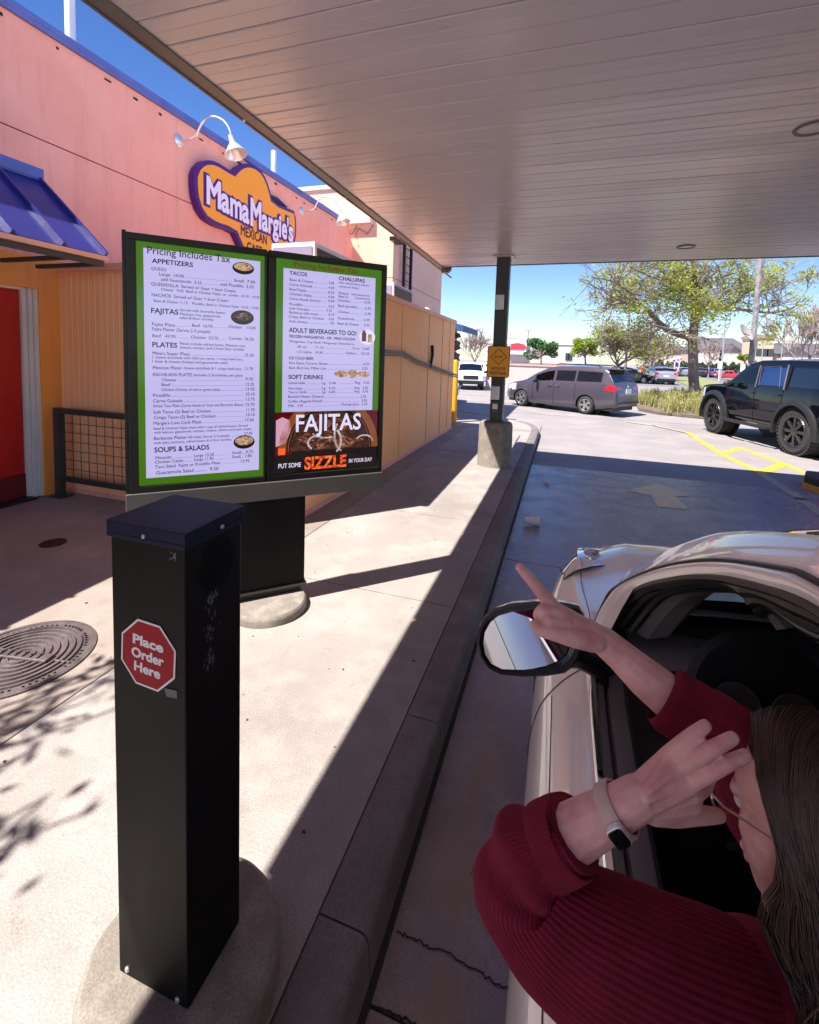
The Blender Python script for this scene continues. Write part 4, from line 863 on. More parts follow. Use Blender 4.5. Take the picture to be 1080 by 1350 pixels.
# ------------------------------------------------------------------ manhole cover, drain, litter
MC = (-2.63, 1.60)
mh = thing('manhole_cover', 'round cast iron manhole cover with concentric rings set in the patio', 'manhole cover', (*MC, .15))
mb = MB(); mb.lathe([(.335, .145), (.335, .158), (.315, .16), (.311, .153), (.0001, .153)], (*MC, 0), n=72); obj('plate', mb, 'iron', mh, smooth=True)
mb = MB()
for r in (.05, .085, .12, .155, .19, .225, .255): mb.lathe([(r, .153), (r+.003, .164), (r+.011, .164), (r+.014, .153)], (*MC, 0), n=64, close=False)
obj('rings', mb, 'iron', mh, smooth=True)
mb = MB(); mb.box((MC[0], MC[1], .159), (.34, .06, .022), .2); mb.box((MC[0]+.235, MC[1]+.046, .156), (.1, .010, .012), .2); obj('centre_bar', mb, 'iron', mh, bevel=.004)
mb = MB()
for k in range(70):
    a = k*2*PI/70
    if k % 7: mb.box((MC[0]+  .285*math.cos(a), MC[1]+  .285*math.sin(a), .156), (.012, .006, .012), a)
for k in range(6): mb.box((MC[0]-.105+k*.042, MC[1]-.021+k*.0085, .172), (.022, .009, .012), .2+(.9 if k % 2 else -.7)); mb.box((MC[0]-.10+k*.042, MC[1]-.02+k*.0085, .172), (.008, .04, .012), .2)
obj('worn_lettering', mb, 'iron', mh)
mb = MB(); mb.lathe([(.095, .148), (.095, .156), (.07, .157), (.06, .152), (.0001, .152)], (-3.96, 2.68, 0), n=32); tag(obj('floor_drain', mb, 'frame', smooth=True), 'small round floor drain in the shaded patio by the red door', 'drain')
q = gz(701, 693); mb = MB(); ax_ = Matrix.Rotation(.15, 3, 'Z')@Matrix.Rotation(PI/2, 3, 'Y')
mb.lathe([(.0001, 0), (.036, 0), (.050, .16), (.053, .162), (.049, .158), (.035, .004), (.0001, .004)], (q.x-.08, q.y, .052), ax_, 28, False); tag(obj('paper_cup', mb, 'paper', smooth=True), 'white paper cup lying on its side on the lane', 'cup')
q = gz(720, 638); mb = MB(); r_ = random.Random(6)
mb.add([(q.x+r_.uniform(-.08, .08), q.y+r_.uniform(-.1, .1), .004+r_.uniform(0, .035)) for k in range(14)], [(0, 1, 2), (2, 3, 4), (4, 5, 6, 7), (7, 8, 9), (9, 10, 11), (11, 12, 13), (0, 5, 10), (3, 8, 12), (1, 6, 11)]); tag(obj('paper_scrap', mb, 'paper', fixn=False), 'crumpled white paper scrap on the lane beyond the paper cup', 'litter')
# kerbed island tip on the right
mb = MB(); mb.prism([(3.62, 8.55), (3.70, 8.2), (3.95, 8.02), (9.5, 7.9), (9.5, 9.0), (3.8, 8.95)], lambda u, v, h: Vector((u, v, h)), -.01, .2); ik = obj('lane_island', mb, mat('dark_kerb', (.05, .042, .04), .9, c2=(.08, .065, .06), scale=6), bevel=.02)
tag(ik, 'dark kerbed island tip with a yellow edge at the right of the lane', 'island')
mb = MB(); mb.prism([(3.60, 8.56), (3.685, 8.18), (3.945, 7.995), (9.5, 7.88), (9.5, 7.9), (3.95, 8.015), (3.70, 8.2), (3.62, 8.56)], lambda u, v, h: Vector((u, v, h)), -.005, .09); obj('edge_paint', mb, 'yellow', ik)
# ------------------------------------------------------------------ vehicles
def vsec(w, zb, zbelt, zr, tum, crown):
    h = zr-zbelt; zc = zr-.16*h; w4 = w*.965-tum*(zc-zbelt)
    c = [(w*.86, zb), (w*.97, zb+.09), (w, zb+(zbelt-zb)*.52), (w*.965, zbelt), (w4, zc), (w4-.13*min(1, h/.3+.15), zr-.1*h*.3), (0, zr+crown)]
    seg = [1, 4, 4, 7, 3, 5]; o = []
    for i, n in enumerate(seg):
        for k in range(n):
            t = k/n
            if i in (1, 2, 4):
                p0, p1, p2, p3 = c[max(i-1, 0)], c[i], c[i+1], c[min(i+2, 6)]
                o.append(tuple(.5*((2*p1[j])+(-p0[j]+p2[j])*t+(2*p0[j]-5*p1[j]+4*p2[j]-p3[j])*t*t+(-p0[j]+3*p1[j]-3*p2[j]+p3[j])*t**3) for j in (0, 1)))
            else: o.append((lerp(c[i][0], c[i+1][0], t), lerp(c[i][1], c[i+1][1], t)))
    o.append(c[6]); return o          # 25 points, index: belt 9, cant 16, roof edge 19, centre 24
def wheel(t, x, y, r, w, side, rimm, spokes, tread=0):
    mb = MB(); Rm = Matrix.Rotation(-PI/2*side, 3, 'X')
    mb.lathe([(r*.62, -w*.5), (r*.86, -w*.52), (r*.96, -w*.42), (r, -w*.3), (r, w*.3), (r*.96, w*.42), (r*.86, w*.52), (r*.63, w*.48)], (x, y, r), Rm, 40, False)
    if tread:
        for k in range(40):
            for q in (-1, 1):
                a = 2*PI*(k+.5*(q > 0))/40
                mb.box(Vector((x, y, r))+Rm@Vector((r*math.cos(a), r*math.sin(a), q*w*.3)), (.03, .05, w*.34), 0, Rm@Matrix.Rotation(a, 3, 'Z'))
    o = obj('wheel', mb, 'rubber', t, world=False, smooth=True)
    mb = MB(); mb.lathe([(r*.66, w*.47), (r*.66, w*.40), (r*.6, w*.25), (.0001, w*.2)], (x, y, r), Rm, 32, False); obj('wheel_well', mb, 'plastic', o, world=False, smooth=True)
    mb = MB(); mb.lathe([(r*.70, w*.46), (r*.67, w*.52), (r*.62, w*.5), (r*.6, w*.38)], (x, y, r), Rm, 32, False); mb.lathe([(r*.17, w*.3), (r*.17, w*.46), (.0001, w*.48)], (x, y, r), Rm, 16)
    for k in range(spokes):
        a = 2*PI*k/spokes; s_, c_ = math.sin(a), math.cos(a); ww = r*.11 if spokes < 8 else r*.05
        def q(rad, off, h): return Vector((x, y, r))+Rm@Vector((rad*c_-off*s_, rad*s_+off*c_, h))
        mb.add([q(r*.1, -ww, w*.46), q(r*.1, ww, w*.46), q(r*.64, ww*1.5, w*.44), q(r*.64, -ww*1.5, w*.44), q(r*.1, -ww, w*.34), q(r*.1, ww, w*.34), q(r*.64, ww*1.5, w*.34), q(r*.64, -ww*1.5, w*.34)], [(0, 1, 2, 3), (0, 4, 5, 1), (1, 5, 6, 2), (2, 6, 7, 3), (3, 7, 4, 0)])
    obj('rim', mb, rimm, o, world=False)
def vehicle(name, label, cat, loc, rz, st, fw, wb, half, wr, ww, wins, ws, rg, paint, glassm='glass_dark', crown=.03, tum=.28, dens=.055, rimm='rim', spokes=5, arch=1.17, tail=None, head=None, flare=False, seams=(), group=None, lower='plastic', ride=0, tread=0, wglass={}):
    t = thing(name, label, cat, loc, rz, group)
    L = st[-1][0]; n = int(L/dens); xo = fw+wb/2
    def at(x):
        for a, b in zip(st, st[1:]):
            if x <= b[0]+1e-9:
                k = (x-a[0])/(b[0]-a[0]); k2 = k
                return [lerp(a[i], b[i], k2) for i in range(5)]
        return list(st[-1])
    xs = sorted(set([round(i*L/n, 4) for i in range(n+1)]+[round(s_[0], 4) for s_ in st]+[round(v, 4) for w_ in wins for v in w_]+[round(v, 4) for w_ in (ws, rg) if w_ for v in w_]))
    xs = [x for i, x in enumerate(xs) if i == 0 or x-xs[i-1] > .004]
    # smooth station values
    raw = [at(x) for x in xs]
    sm = []
    for i in range(len(xs)):
        a, b, c = raw[max(i-1, 0)], raw[i], raw[min(i+1, len(xs)-1)]; sm.append([(p+2*q+r_)/4 for p, q, r_ in zip(a, b, c)])
    rows = []
    for x, (x_, ws_, zb, zbelt, zr) in zip(xs, sm):
        s_ = vsec(half*ws_, zb, zbelt, zr, tum, crown)
        rows.append([Vector((xo-x, y, z)) for y, z in s_]+[Vector((xo-x, -y, z)) for y, z in reversed(s_[:-1])])
    m = len(rows[0]); R = wr*arch
    wc = [(xo-fw, wr+ride), (xo-fw-wb, wr+ride)]
    def inarch(p): return any((p.x-a)**2+(p.z-b)**2 < R*R and p.z < b+R for a, b in wc)
    for r_ in rows:
        for p in r_:
            if abs(p.y) > half*.72:
                for a, b in wc:
                    d = math.hypot(p.x-a, p.z-b)
                    if R*.80 < d < R*1.10 and p.z < b+R*1.2: p.x = a+(p.x-a)/d*R; p.z = b+(p.z-b)/d*R
    parts = {}
    def put(k, q): parts.setdefault(k, MB()).add(q, [(0, 1, 2, 3)])
    def col(j): return j if j <= 24 else 48-j
    for i in range(len(xs)-1):
        xc = (xs[i]+xs[i+1])/2
        for j in range(m-1):
            a = min(col(j), col(j+1)); q = [rows[i][j], rows[i][j+1], rows[i+1][j+1], rows[i+1][j]]
            c = sum(q, Vector())/4; side = 'l' if c.y > 0 else 'r'
            if a < 9 and inarch(c) and abs(c.y) > half*.7: continue
            k = 'body'
            for wi, (w0, w1) in enumerate(wins):
                if w0 < xc < w1 and 10 <= a <= 14: k = ('window', wi, side)
            if ws and ws[0] < xc < ws[1] and a >= 18: k = 'windscreen'
            if rg and rg[0] < xc < rg[1] and a >= 17: k = 'rear_window'
            if tail and tail(xc, c.z, abs(c.y)): k = ('taillight', 0, side)
            if head and head(xc, c.z, abs(c.y)): k = ('headlight', 0, side)
            put(k, q)
    bd = parts.pop('body')
    for r_ in (rows[0], rows[-1]): bd.add(r_, [range(len(r_))])
    B = obj('body', bd, paint, t, world=False, smooth=True, angle=40, weld=.0004)
    for k, mb in parts.items():
        nm = k if isinstance(k, str) else k[0]
        mt = {'window': glassm, 'windscreen': 'glass_tint' if glassm != 'glass_dark' else glassm, 'rear_window': 'glass_dark', 'taillight': 'lens_red', 'headlight': 'lens_clear'}[nm]
        if nm == 'window' and k[1] in wglass: mt = wglass[k[1]]
        obj(nm, mb, mt, t, world=False, smooth=True, angle=40, weld=.0004)
    # under-tray, arch liners
    mb = MB(); mb.bx(xo-L+.2, xo-.2, -half*.84, half*.84, st[3][2]-.02, st[3][2]+.12)
    for a, b in wc:
        for s_ in (-1, 1):
            rows2 = [[Vector((a+R*math.cos(q), s_*y, b+R*math.sin(q))) for y in (half*.985, half*.55)] for q in [PI*k/16-.25 for k in range(19)] if True]
            mb.grid(rows2)
            mb.add([Vector((a+R*math.cos(q), s_*half*.55, b+R*math.sin(q))) for q in [2*PI*k/16 for k in range(16)]], [range(16)])
    obj('underbody', mb, 'plastic', t, world=False)
    for a, b in wc:
        for s_ in (-1, 1): wheel(t, a, s_*(half-ww*.5-.01), wr, ww, s_, rimm, spokes, tread)
    if flare:
        for a, b in wc:
            for s_ in (-1, 1):
                mb = MB(); f0 = []
                for k in range(21):
                    q = PI*k/20*1.12-.19
                    f0.append([Vector((a+(R+d)*math.cos(q), s_*(half+o), b+(R+d)*math.sin(q))) for d, o in ((-.02, -.06), (-.02, .055), (.03, .06), (.10, .01), (.10, -.06))])
                mb.grid(f0); obj('fender_flare', mb, 'plastic', t, world=False, smooth=True, angle=50)
    # seams and handles
    def sp_(x, zz, s_):
        i = min(range(len(xs)), key=lambda k: abs(xs[k]-x)); r_ = rows[i][:25]
        j = min(range(1, 17), key=lambda k: abs(r_[k].z-zz)); p = r_[j]; return Vector((p.x, s_*(p.y+.004), p.z))
    if seams:
        mb = MB(); hd = MB()
        for s_ in (-1, 1):
            for x, z0, z1, hx in seams:
                mb.tube([sp_(x, lerp(z0, z1, k/8), s_) for k in range(9)], .007, 4)
                if hx: q = sp_(hx, z1-.12, s_); hd.box(q+Vector((0, s_*.02, 0)), (.2, .03, .035))
        islands('door_seam', mb, 'ink', t, world=False); islands('door_handle', hd, 'chrome' if name != 'off_road_vehicle' else 'plastic', t, world=False, bevel=.008)
    # door mirrors
    if ws:
        xm = wins[0][0]+.12; zbm = at(xm)[3]
        for s_ in (-1, 1):
            mb = MB(); mb.ball((xo-xm, s_*(half+.13), zbm+.07), 1, 8, None, (.07, .13, .09)); mb.tube([(xo-xm, s_*(half-.05), zbm), (xo-xm, s_*(half+.08), zbm+.03)], .03, 6); obj('door_mirror', mb, 'plastic', t, world=False, smooth=True)
    return t, xo, rows, xs
# the minivan
VST = [(0, .70, .34, .60, .63), (.06, .80, .26, .68, .72), (.22, .90, .22, .78, .83), (.5, .965, .2, .88, .94), (.95, .995, .18, .95, 1.03), (1.12, 1, .18, .97, 1.10), (1.5, 1, .18, .99, 1.36), (1.98, 1, .18, 1.01, 1.585), (2.35, 1, .18, 1.03, 1.66), (3.2, 1, .18, 1.05, 1.68), (3.9, .995, .2, 1.07, 1.66), (4.28, .98, .24, 1.09, 1.62), (4.42, .965, .27, 1.085, 1.53), (4.66, .95, .3, 1.04, 1.12), (4.73, .93, .31, .92, 1.0), (4.78, .88, .33, .74, .80), (4.80, .80, .36, .66, .70)]
v, vx, vrows, vxs = vehicle('minivan', 'grey plum minivan turning out of the lot beyond the canopy', 'minivan', (.144, 18.9, 0), math.radians(146.3), VST, .88, 2.80, .86, .315, .21,
    [(1.52, 2.32), (2.42, 3.2), (3.28, 4.22)], (1.14, 1.98), (4.36, 4.64), 'paint_plum', seams=((1.42, .3, .98, 0), (2.37, .24, 1.02, 2.22), (3.24, .3, 1.04, 2.52)), wglass={0: 'glass_tint'},
    tail=lambda x, z, y: 4.34 < x < 4.76 and .88 < z < 1.03 and y > .42+(0 if x > 4.4 else 0), head=lambda x, z, y: .12 < x < .62 and z > .66 and .42 < y and z < .9 and y > .55)
mb = MB()
for s_ in (-1, 1): mb.tube([(vx-2.3, s_*.58, 1.69), (vx-2.4, s_*.58, 1.735), (vx-3.9, s_*.57, 1.725), (vx-4.05, s_*.57, 1.67)], .022, 6)
islands('roof_rail', mb, 'plastic', v, world=False, smooth=True)
mb = MB(); mb.box((vx-4.79, 0, .86), (.02, .34, .17)); obj('licence_plate', mb, 'white', v, world=False)
mb = MB(); mb.box((vx-4.45, 0, 1.60), (.28, 1.1, .035)); obj('roof_spoiler', mb, 'paint_plum', v, world=False, bevel=.01)
mb = MB(); mb.box((vx-4.77, 0, .47), (.12, 1.5, .05)); obj('bumper_strip', mb, 'plastic', v, world=False, bevel=.01)
mb = MB(); mb.ball((vx-4.75, 0, 1.03), .05, 8, None, (.4, 1, 1)); obj('badge', mb, 'chrome', v, world=False, smooth=True)
mb = MB()
for s_ in (-.35, .35): mb.box((vx-2.2, s_, .85), (.16, .5, .75)); mb.ball((vx-2.25, s_, 1.33), .13, 8, None, (.5, 1, 1)); mb.box((vx-3.2, s_, .85), (.16, .5, .75)); mb.ball((vx-3.25, s_, 1.33), .13, 8, None, (.5, 1, 1))
mb.bx(vx-3.9, vx-1.3, -.72, .72, .4, .5); mb.bx(vx-1.6, vx-1.2, -.7, .7, .5, .98); obj('interior', mb, 'seat', v, world=False)
dvr = thing('person', 'driver behind the wheel of the grey plum minivan', 'person', (0, 0, 0))
mb = MB(); w_ = Matrix.LocRotScale(v.location, v.rotation_euler, (1, 1, 1))
def capsule(mb, a, b, r0, r1, n=10):
    a, b = Vector(a), Vector(b); d = (b-a); l = max(d.length, 1e-5); t = d/l; pts, rr = [], []
    for k in range(5): q = k/4*PI/2; pts.append(a-t*r0*math.cos(q)); rr.append(max(r0*math.sin(q), 1e-4))
    for k in range(5): q = k/4*PI/2; pts.append(b+t*r1*math.sin(q)); rr.append(max(r1*math.cos(q), 1e-4))
    mb.tube(pts, rr, n); return mb
capsule(mb, w_@Vector((vx-2.1, .36, .75)), w_@Vector((vx-2.1, .36, 1.12)), .15, .13); capsule(mb, w_@Vector((vx-2.1, .36, 1.1)), w_@Vector((vx-2.08, .36, 1.28)), .06, .055); mb.ball(w_@Vector((vx-2.07, .36, 1.36)), .1, 10, None, (.95, .85, 1.15))
for s_ in (-.16, .16): capsule(mb, w_@Vector((vx-2.1, .36+s_, 1.1)), w_@Vector((vx-1.9, .36+s_*1.2, .95)), .055, .045); capsule(mb, w_@Vector((vx-1.9, .36+s_*1.2, .95)), w_@Vector((vx-1.62, .36+s_*.8, 1.05)), .045, .035)
bm_ = remesh(mb, .018, 3); dvr_o = obj('body', bm_, 'skin', dvr, smooth=True)
mb = MB(); capsule(mb, w_@Vector((vx-2.1, .36, .7)), w_@Vector((vx-2.1, .36, 1.13)), .165, .15); obj('shirt', mb, 'cloth_dark', dvr, smooth=True)
mb = MB(); mb.ball(w_@Vector((vx-2.09, .36, 1.39)), .105, 10, None, (.95, .9, 1.0)); obj('hair', mb, 'hair', dvr, smooth=True)
# the lifted black 4x4
KST = [(0, .80, .62, 1.0, 1.03), (.05, .88, .56, 1.14, 1.18), (.18, .93, .52, 1.22, 1.26), (.55, .965, .5, 1.27, 1.32), (1.25, .99, .48, 1.31, 1.37), (1.42, 1, .48, 1.315, 1.42), (1.75, 1, .48, 1.32, 1.70), (2.08, 1, .48, 1.33, 1.94), (2.45, 1, .48, 1.335, 2.02), (3.4, 1, .48, 1.345, 2.03), (4.35, 1, .5, 1.35, 2.01), (4.58, .985, .53, 1.355, 1.95), (4.76, .97, .56, 1.35, 1.44), (4.83, .95, .58, 1.2, 1.26), (4.87, .90, .62, 1.0, 1.05)]
k_, kx, krows, kxs = vehicle('off_road_vehicle', 'lifted glossy black 4x4 with knobbly off-road tyres parked at the right', '4x4', (5.27, 13.41, 0), math.radians(102.7), KST, .88, 3.04, .95, .50, .33,
    [(1.62, 2.52), (2.62, 3.42), (3.62, 4.5)], (1.44, 2.06), (4.6, 4.75), 'paint_black', 'glass_dark', seams=((1.46, .55, 1.3, 0), (2.57, .55, 1.32, 2.42), (3.5, .75, 1.33, 3.34)), rimm='rim_black', spokes=8, arch=1.14, flare=True, tread=1, wglass={0: 'glass_tint', 1: 'glass_blue'}, tum=.20,
    tail=lambda x, z, y: x > 4.62 and .95 < z < 1.3 and y > .75, head=lambda x, z, y: .04 < x < .3 and 1.0 < z < 1.2 and y > .55)
mb = MB()
for s_ in (-1, 1): mb.tube([(kx-1.45, s_*.97, .50), (kx-1.7, s_*1.04, .47), (kx-3.1, s_*1.04, .47), (kx-3.3, s_*.97, .5)], .045, 8)
islands('running_board', mb, 'plastic', k_, world=False, smooth=True)
mb = MB()
for s_ in (-1, 1):
    for x_, z_ in ((2.57, 0), (3.53, 0)): pass
    mb.tube([(kx-2.57, s_*.945, 1.36), (kx-2.57, s_*.86, 1.88)], .012, 5); mb.tube([(kx-3.53, s_*.945, 1.36), (kx-3.50, s_*.86, 1.90)], .016, 5)
    mb.tube([(kx-2.70+.02*0, s_*.95, 1.40), (kx-2.66, s_*.885, 1.84), (kx-3.30, s_*.885, 1.86), (kx-3.40, s_*.95, 1.40)], .006, 4)
islands('window_trim', mb, 'trim_grey', k_, world=False)
mb = MB()
for s_ in (-.4, .4): mb.box((kx-2.4, s_, 1.2), (.2, .55, .8)); mb.ball((kx-2.45, s_, 1.72), .14, 8, None, (.5, 1, 1))
mb.bx(kx-3.6, kx-1.4, -.8, .8, .62, .75); mb.bx(kx-1.7, kx-1.45, -.8, .8, .7, 1.3); obj('interior', mb, 'seat', k_, world=False)
mb = MB(); mb.tube([(kx-4.9, -.95, .66), (kx-4.98, -.5, .66), (kx-4.98, .5, .66), (kx-4.9, .95, .66)], .09, 8); obj('rear_bumper', mb, 'plastic', k_, world=False, smooth=True)
# passenger cars further off
CST = [(0, .72, .34, .56, .6), (.06, .84, .25, .66, .70), (.3, .94, .2, .78, .83), (1.0, .99, .18, .90, .95), (1.2, 1, .18, .92, 1.02), (1.95, 1, .18, .95, 1.46), (2.4, 1, .18, .97, 1.52), (3.3, .99, .18, 1.0, 1.50), (3.8, .975, .22, 1.03, 1.42), (4.15, .955, .26, 1.03, 1.09), (4.28, .92, .29, .9, .95), (4.33, .84, .32, .72, .76)]
def car(label, loc, rz, paint, dens=.11, group=None, name='parked_car', cat='car', **kw):
    return vehicle(name, label, cat, loc, rz, CST, .85, 2.6, .86, .33, .21, [(1.5, 2.35), (2.44, 3.25), (3.33, 3.9)], (1.22, 1.94), (3.86, 4.12), paint, dens=dens, group=group,
        tail=lambda x, z, y: x > 3.98 and .80 < z < 1.02 and y > .5, head=lambda x, z, y: .04 < x < .45 and .6 < z < .78 and y > .55, **kw)
q = gz(872, 506.5); sv, cx_, _, _ = car('silver crossover driving away on the far drive behind the oak tree', (q.x, q.y+1.7, 0), math.radians(96), 'paint_silver', .08, name='silver_crossover', cat='suv', seams=((2.4, .3, .95, 2.3),))
sv.scale = (1.1, 1.15, 1.12); mb = MB(); mb.box((cx_-4.33, 0, .72), (.02, .42, .12)); obj('licence_plate', mb, 'white', sv, world=False)
mb = MB(); mb.bx(cx_-4.36, cx_-4.2, -.7, .7, .3, .5); obj('rear_bumper', mb, 'plastic', sv, world=False, bevel=.02)
# white pickups parked past the annex
def pickup(label, loc, rz, sc=1):
    PST = [(0, .85, .5, .9, .94), (.06, .93, .45, 1.02, 1.06), (.3, .97, .42, 1.08, 1.13), (1.2, 1, .4, 1.12, 1.18), (1.35, 1, .4, 1.12, 1.25), (1.95, 1, .4, 1.14, 1.75), (2.2, 1, .4, 1.14, 1.80), (3.1, 1, .4, 1.14, 1.78), (3.25, 1, .4, 1.14, 1.70), (3.36, 1, .4, 1.10, 1.17), (5.1, .99, .45, 1.10, 1.15), (5.2, .96, .5, 1.08, 1.12)]
    t, x_, _, _ = vehicle('white_pickup', label, 'pickup', loc, rz, PST, .9, 3.2, .93, .38, .25, [(1.6, 2.3), (2.38, 3.05)], (1.37, 1.94), (3.24, 3.35), 'paint_fleet', dens=.1, spokes=6, seams=((2.34, .5, 1.1, 2.2), (1.42, .5, 1.1, 0)), head=lambda x, z, y: .04 < x < .3 and .82 < z < 1.02 and y > .6, tum=.2)
    mb = MB(); mb.bx(x_-.03, x_+.02, -.5, .5, .72, .98); mb.bx(x_-.03, x_+.05, -.85, .85, .45, .64); obj('grille', mb, 'plastic', t, world=False, bevel=.01)
    t.scale = (sc, sc, sc); return t
q = gz(611, 514); pickup('white pickup facing the camera past the end of the annex', (q.x-.1, q.y+2.4, 0), math.radians(-78), .86)
q = gz(645, 503.5); pickup('white pickup side-on behind the green column, further back', (q.x-.9, q.y+.8, 0), math.radians(172), .86)
q = gz(847, 506); car('dark car half hidden behind the tail of the grey minivan', (q.x-1.3, q.y+1.2, 0), math.radians(25), 'paint_dark', .1, name='dark_car')
q = gz(601, 532); car('blue car nose just showing past the annex corner', (q.x-2.2, q.y+.6, 0), math.radians(8), 'paint_blue', .1, name='blue_car')
# rows of cars in the far lot (one car, then copies in other paints)
far0, _, _, _ = car('far car', (0, 0, 0), 0, 'paint_silver', .2, group='cars parked in the far lot')
fl = [(862, 486, 'paint_fleet', 'white car in the far lot left of the feather flag'), (872, 487.5, 'paint_blue', 'pale blue car in the far lot above the silver crossover'), (899, 486, 'paint_silver', 'silver car in the far lot just right of the feather flag'), (923, 487, 'paint_dark', 'dark car in the far lot right of the oak trunk'), (932, 487.5, 'paint_blue', 'blue car in the far lot two places right of the oak trunk'), (940, 487, 'paint_silver', 'silver car in the far lot just left of the white notice post'), (983, 489, 'paint_dark', 'black car in the far lot right of the red pickup'), (852, 485.5, 'paint_dark', 'dark car in the far lot above the person in orange')]
for i, (px, py, pt, lb) in enumerate(fl):
    q = gz(px, py+.5); q *= 92/q.y; q.z = 0
    c_ = far0 if i == 0 else dup(far0, q, None)
    c_.location = q; c_.rotation_euler.z = math.radians(70+((i*37) % 50)); c_['label'] = lb; c_.scale = (1.05, 1.05, 1.05)
    for ch in c_.children:
        if ch.name.startswith('body'): ch.material_slots[0].link = 'OBJECT'; ch.material_slots[0].material = M[pt]
q = gz(962, 490); q *= 80/q.y; q.z = 0
rp = pickup('red pickup in the far lot beside the white notice post', q, math.radians(165), .75); rp.name = 'red_pickup'
for ch in rp.children:
    if ch.name.startswith('body'): ch.data = ch.data.copy(); ch.data.materials[0] = M['paint_red']
# ------------------------------------------------------------------ people far off
q = gz(847, 499.5); pe_ = thing('person', 'person in an orange shirt standing beyond the minivan', 'person', q)
mb = MB(); o_ = Vector(q)
for s_ in (-1, 1): capsule(mb, o_+Vector((s_*.12, 0, .06)), o_+Vector((s_*.1, 0, .5)), .06, .075); capsule(mb, o_+Vector((s_*.1, 0, .5)), o_+Vector((s_*.09, 0, .92)), .075, .1); capsule(mb, o_+Vector((s_*.12, -.1, .05)), o_+Vector((s_*.12, .04, .05)), .045, .05); capsule(mb, o_+Vector((s_*.21, 0, 1.42)), o_+Vector((s_*.28, 0, 1.12)), .055, .045); capsule(mb, o_+Vector((s_*.28, 0, 1.12)), o_+Vector((s_*.26, -.1, .86)), .042, .035); mb.ball(o_+Vector((s_*.26, -.12, .8)), .05, 8)
capsule(mb, o_+Vector((0, 0, .95)), o_+Vector((0, 0, 1.35)), .17, .18); capsule(mb, o_+Vector((0, 0, 1.45)), o_+Vector((0, 0, 1.6)), .065, .06); mb.ball(o_+Vector((0, 0, 1.70)), .105, 10, None, (.9, 1, 1.15))
obj('body', remesh(mb, .022, 3), 'skin', pe_, smooth=True)
mb = MB(); capsule(mb, o_+Vector((0, 0, 1.0)), o_+Vector((0, 0, 1.4)), .2, .2)
for s_ in (-1, 1): capsule(mb, o_+Vector((s_*.19, 0, 1.43)), o_+Vector((s_*.27, 0, 1.18)), .075, .07)
obj('shirt', remesh(mb, .025, 2), 'hivis', pe_, smooth=True)
mb = MB()
for s_ in (-1, 1): capsule(mb, o_+Vector((s_*.12, 0, .14)), o_+Vector((s_*.1, 0, .92)), .085, .125)
obj('trousers', remesh(mb, .025, 2), 'cloth_dark', pe_, smooth=True)
mb = MB(); mb.ball(o_+Vector((0, .01, 1.74)), .11, 8, None, (.95, 1, .95)); obj('hair', mb, 'hair', pe_, smooth=True)
# feather flag
q = gz(889, 496); ff = thing('feather_flag', 'white and magenta feather flag on the verge beside the silver crossover', 'flag', q)
dst = q.y; mb = MB(); mb.tube([q, gy(888.5, 485, dst), gy(889.5, 477, dst), gy(894, 471.5, dst), gy(899, 470.5, dst)], .03, 6); obj('pole', mb, 'silver', ff)
lf = [(889, 493), (888.6, 485), (890, 477), (894, 472), (899, 471)]; rt = [(891.5, 493), (894.5, 487), (896.5, 480), (897.8, 475), (899.2, 472.5)]
def flag_piece(a, b, ka, kb):
    r0 = [gy(*p, dst) for p in lf]; r1 = [gy(*p, dst) for p in rt]; A = spline(r0, 16); B_ = spline(r1, 16); m_ = MB()
    m_.grid([[A[i].lerp(B_[i], lerp(ka, kb, k/4))+Vector((0, .05*math.sin(k*2+i*.6), 0)) for k in range(5)] for i in range(a, b+1)]); return m_
obj('banner', flag_piece(0, 15, 0, 1), 'white', ff, smooth=True)
for a, b, ka, kb, m_ in ((1, 4, .2, .8, 'lens_red'), (5, 8, .15, .8, 'logo_purple'), (9, 11, .2, .7, 'red_sign'), (12, 15, .3, 1, 'logo_purple')):
    pm = flag_piece(a, b, ka, kb)
    for v_ in pm.v: v_.y -= .03
    obj('printed_patch', pm, m_, ff, smooth=True)
# ------------------------------------------------------------------ walls, poles and buildings far off
lw = MB(); lw.bx(-4.4, 3.0, 28.6, 29.0, -.02, 1.5); o = obj('block_wall', lw, 'cmu'); tag(o, 'long pale block wall behind the minivan', 'wall')
mb = MB(); mb.bx(-4.5, 3.1, 28.55, 29.05, 1.5, 1.57); obj('wall_cap', mb, mat('wall_cap', (.48, .36, .32), .9), o)
def pole(px, y0, y1, d, r, lab, head=0, name='light_pole', m='galv'):
    a = gy(px, y1, d); b = gy(px+(y0-y1)*.09*(px-290)/710, y0, d); a = Vector((a.x, d, 0)); b = Vector((a.x, d, b.z))
    t = thing(name, lab, 'pole', a); mb = MB(); mb.tube([a, b], [r, r*.75], 8); obj('shaft', mb, m, t, smooth=True)
    if head: mb = MB(); mb.box(b+Vector((0, 0, .05)), (head, .3, .14)); obj('lamp_head', mb, 'fascia', t, bevel=.02)
    return t, a, b
pole(951, 422, 489, 70, .10, 'slim tall light pole just right of the oak trunk', 1.2)
pole(1004, 431, 478, 110, .12, 'slim light pole in front of the tan block right of the satellite dish', 1.2)
pole(1030, 438, 472, 130, .12, 'thin light pole above the roof of the black 4x4', 1.2)
pole(672, 446, 478, 95, .09, 'light pole with arms beside the red shop sign', 2.6)
t_, a_, b_ = pole(695, 436, 470, 140, .16, 'distant utility pole behind the round green tree', 1.6, 'utility_pole', 'bark')
pole(825, 400, 482, 48, .12, 'wooden utility pole in front of the bare grey-brown tree', 0, 'utility_pole', 'bark')
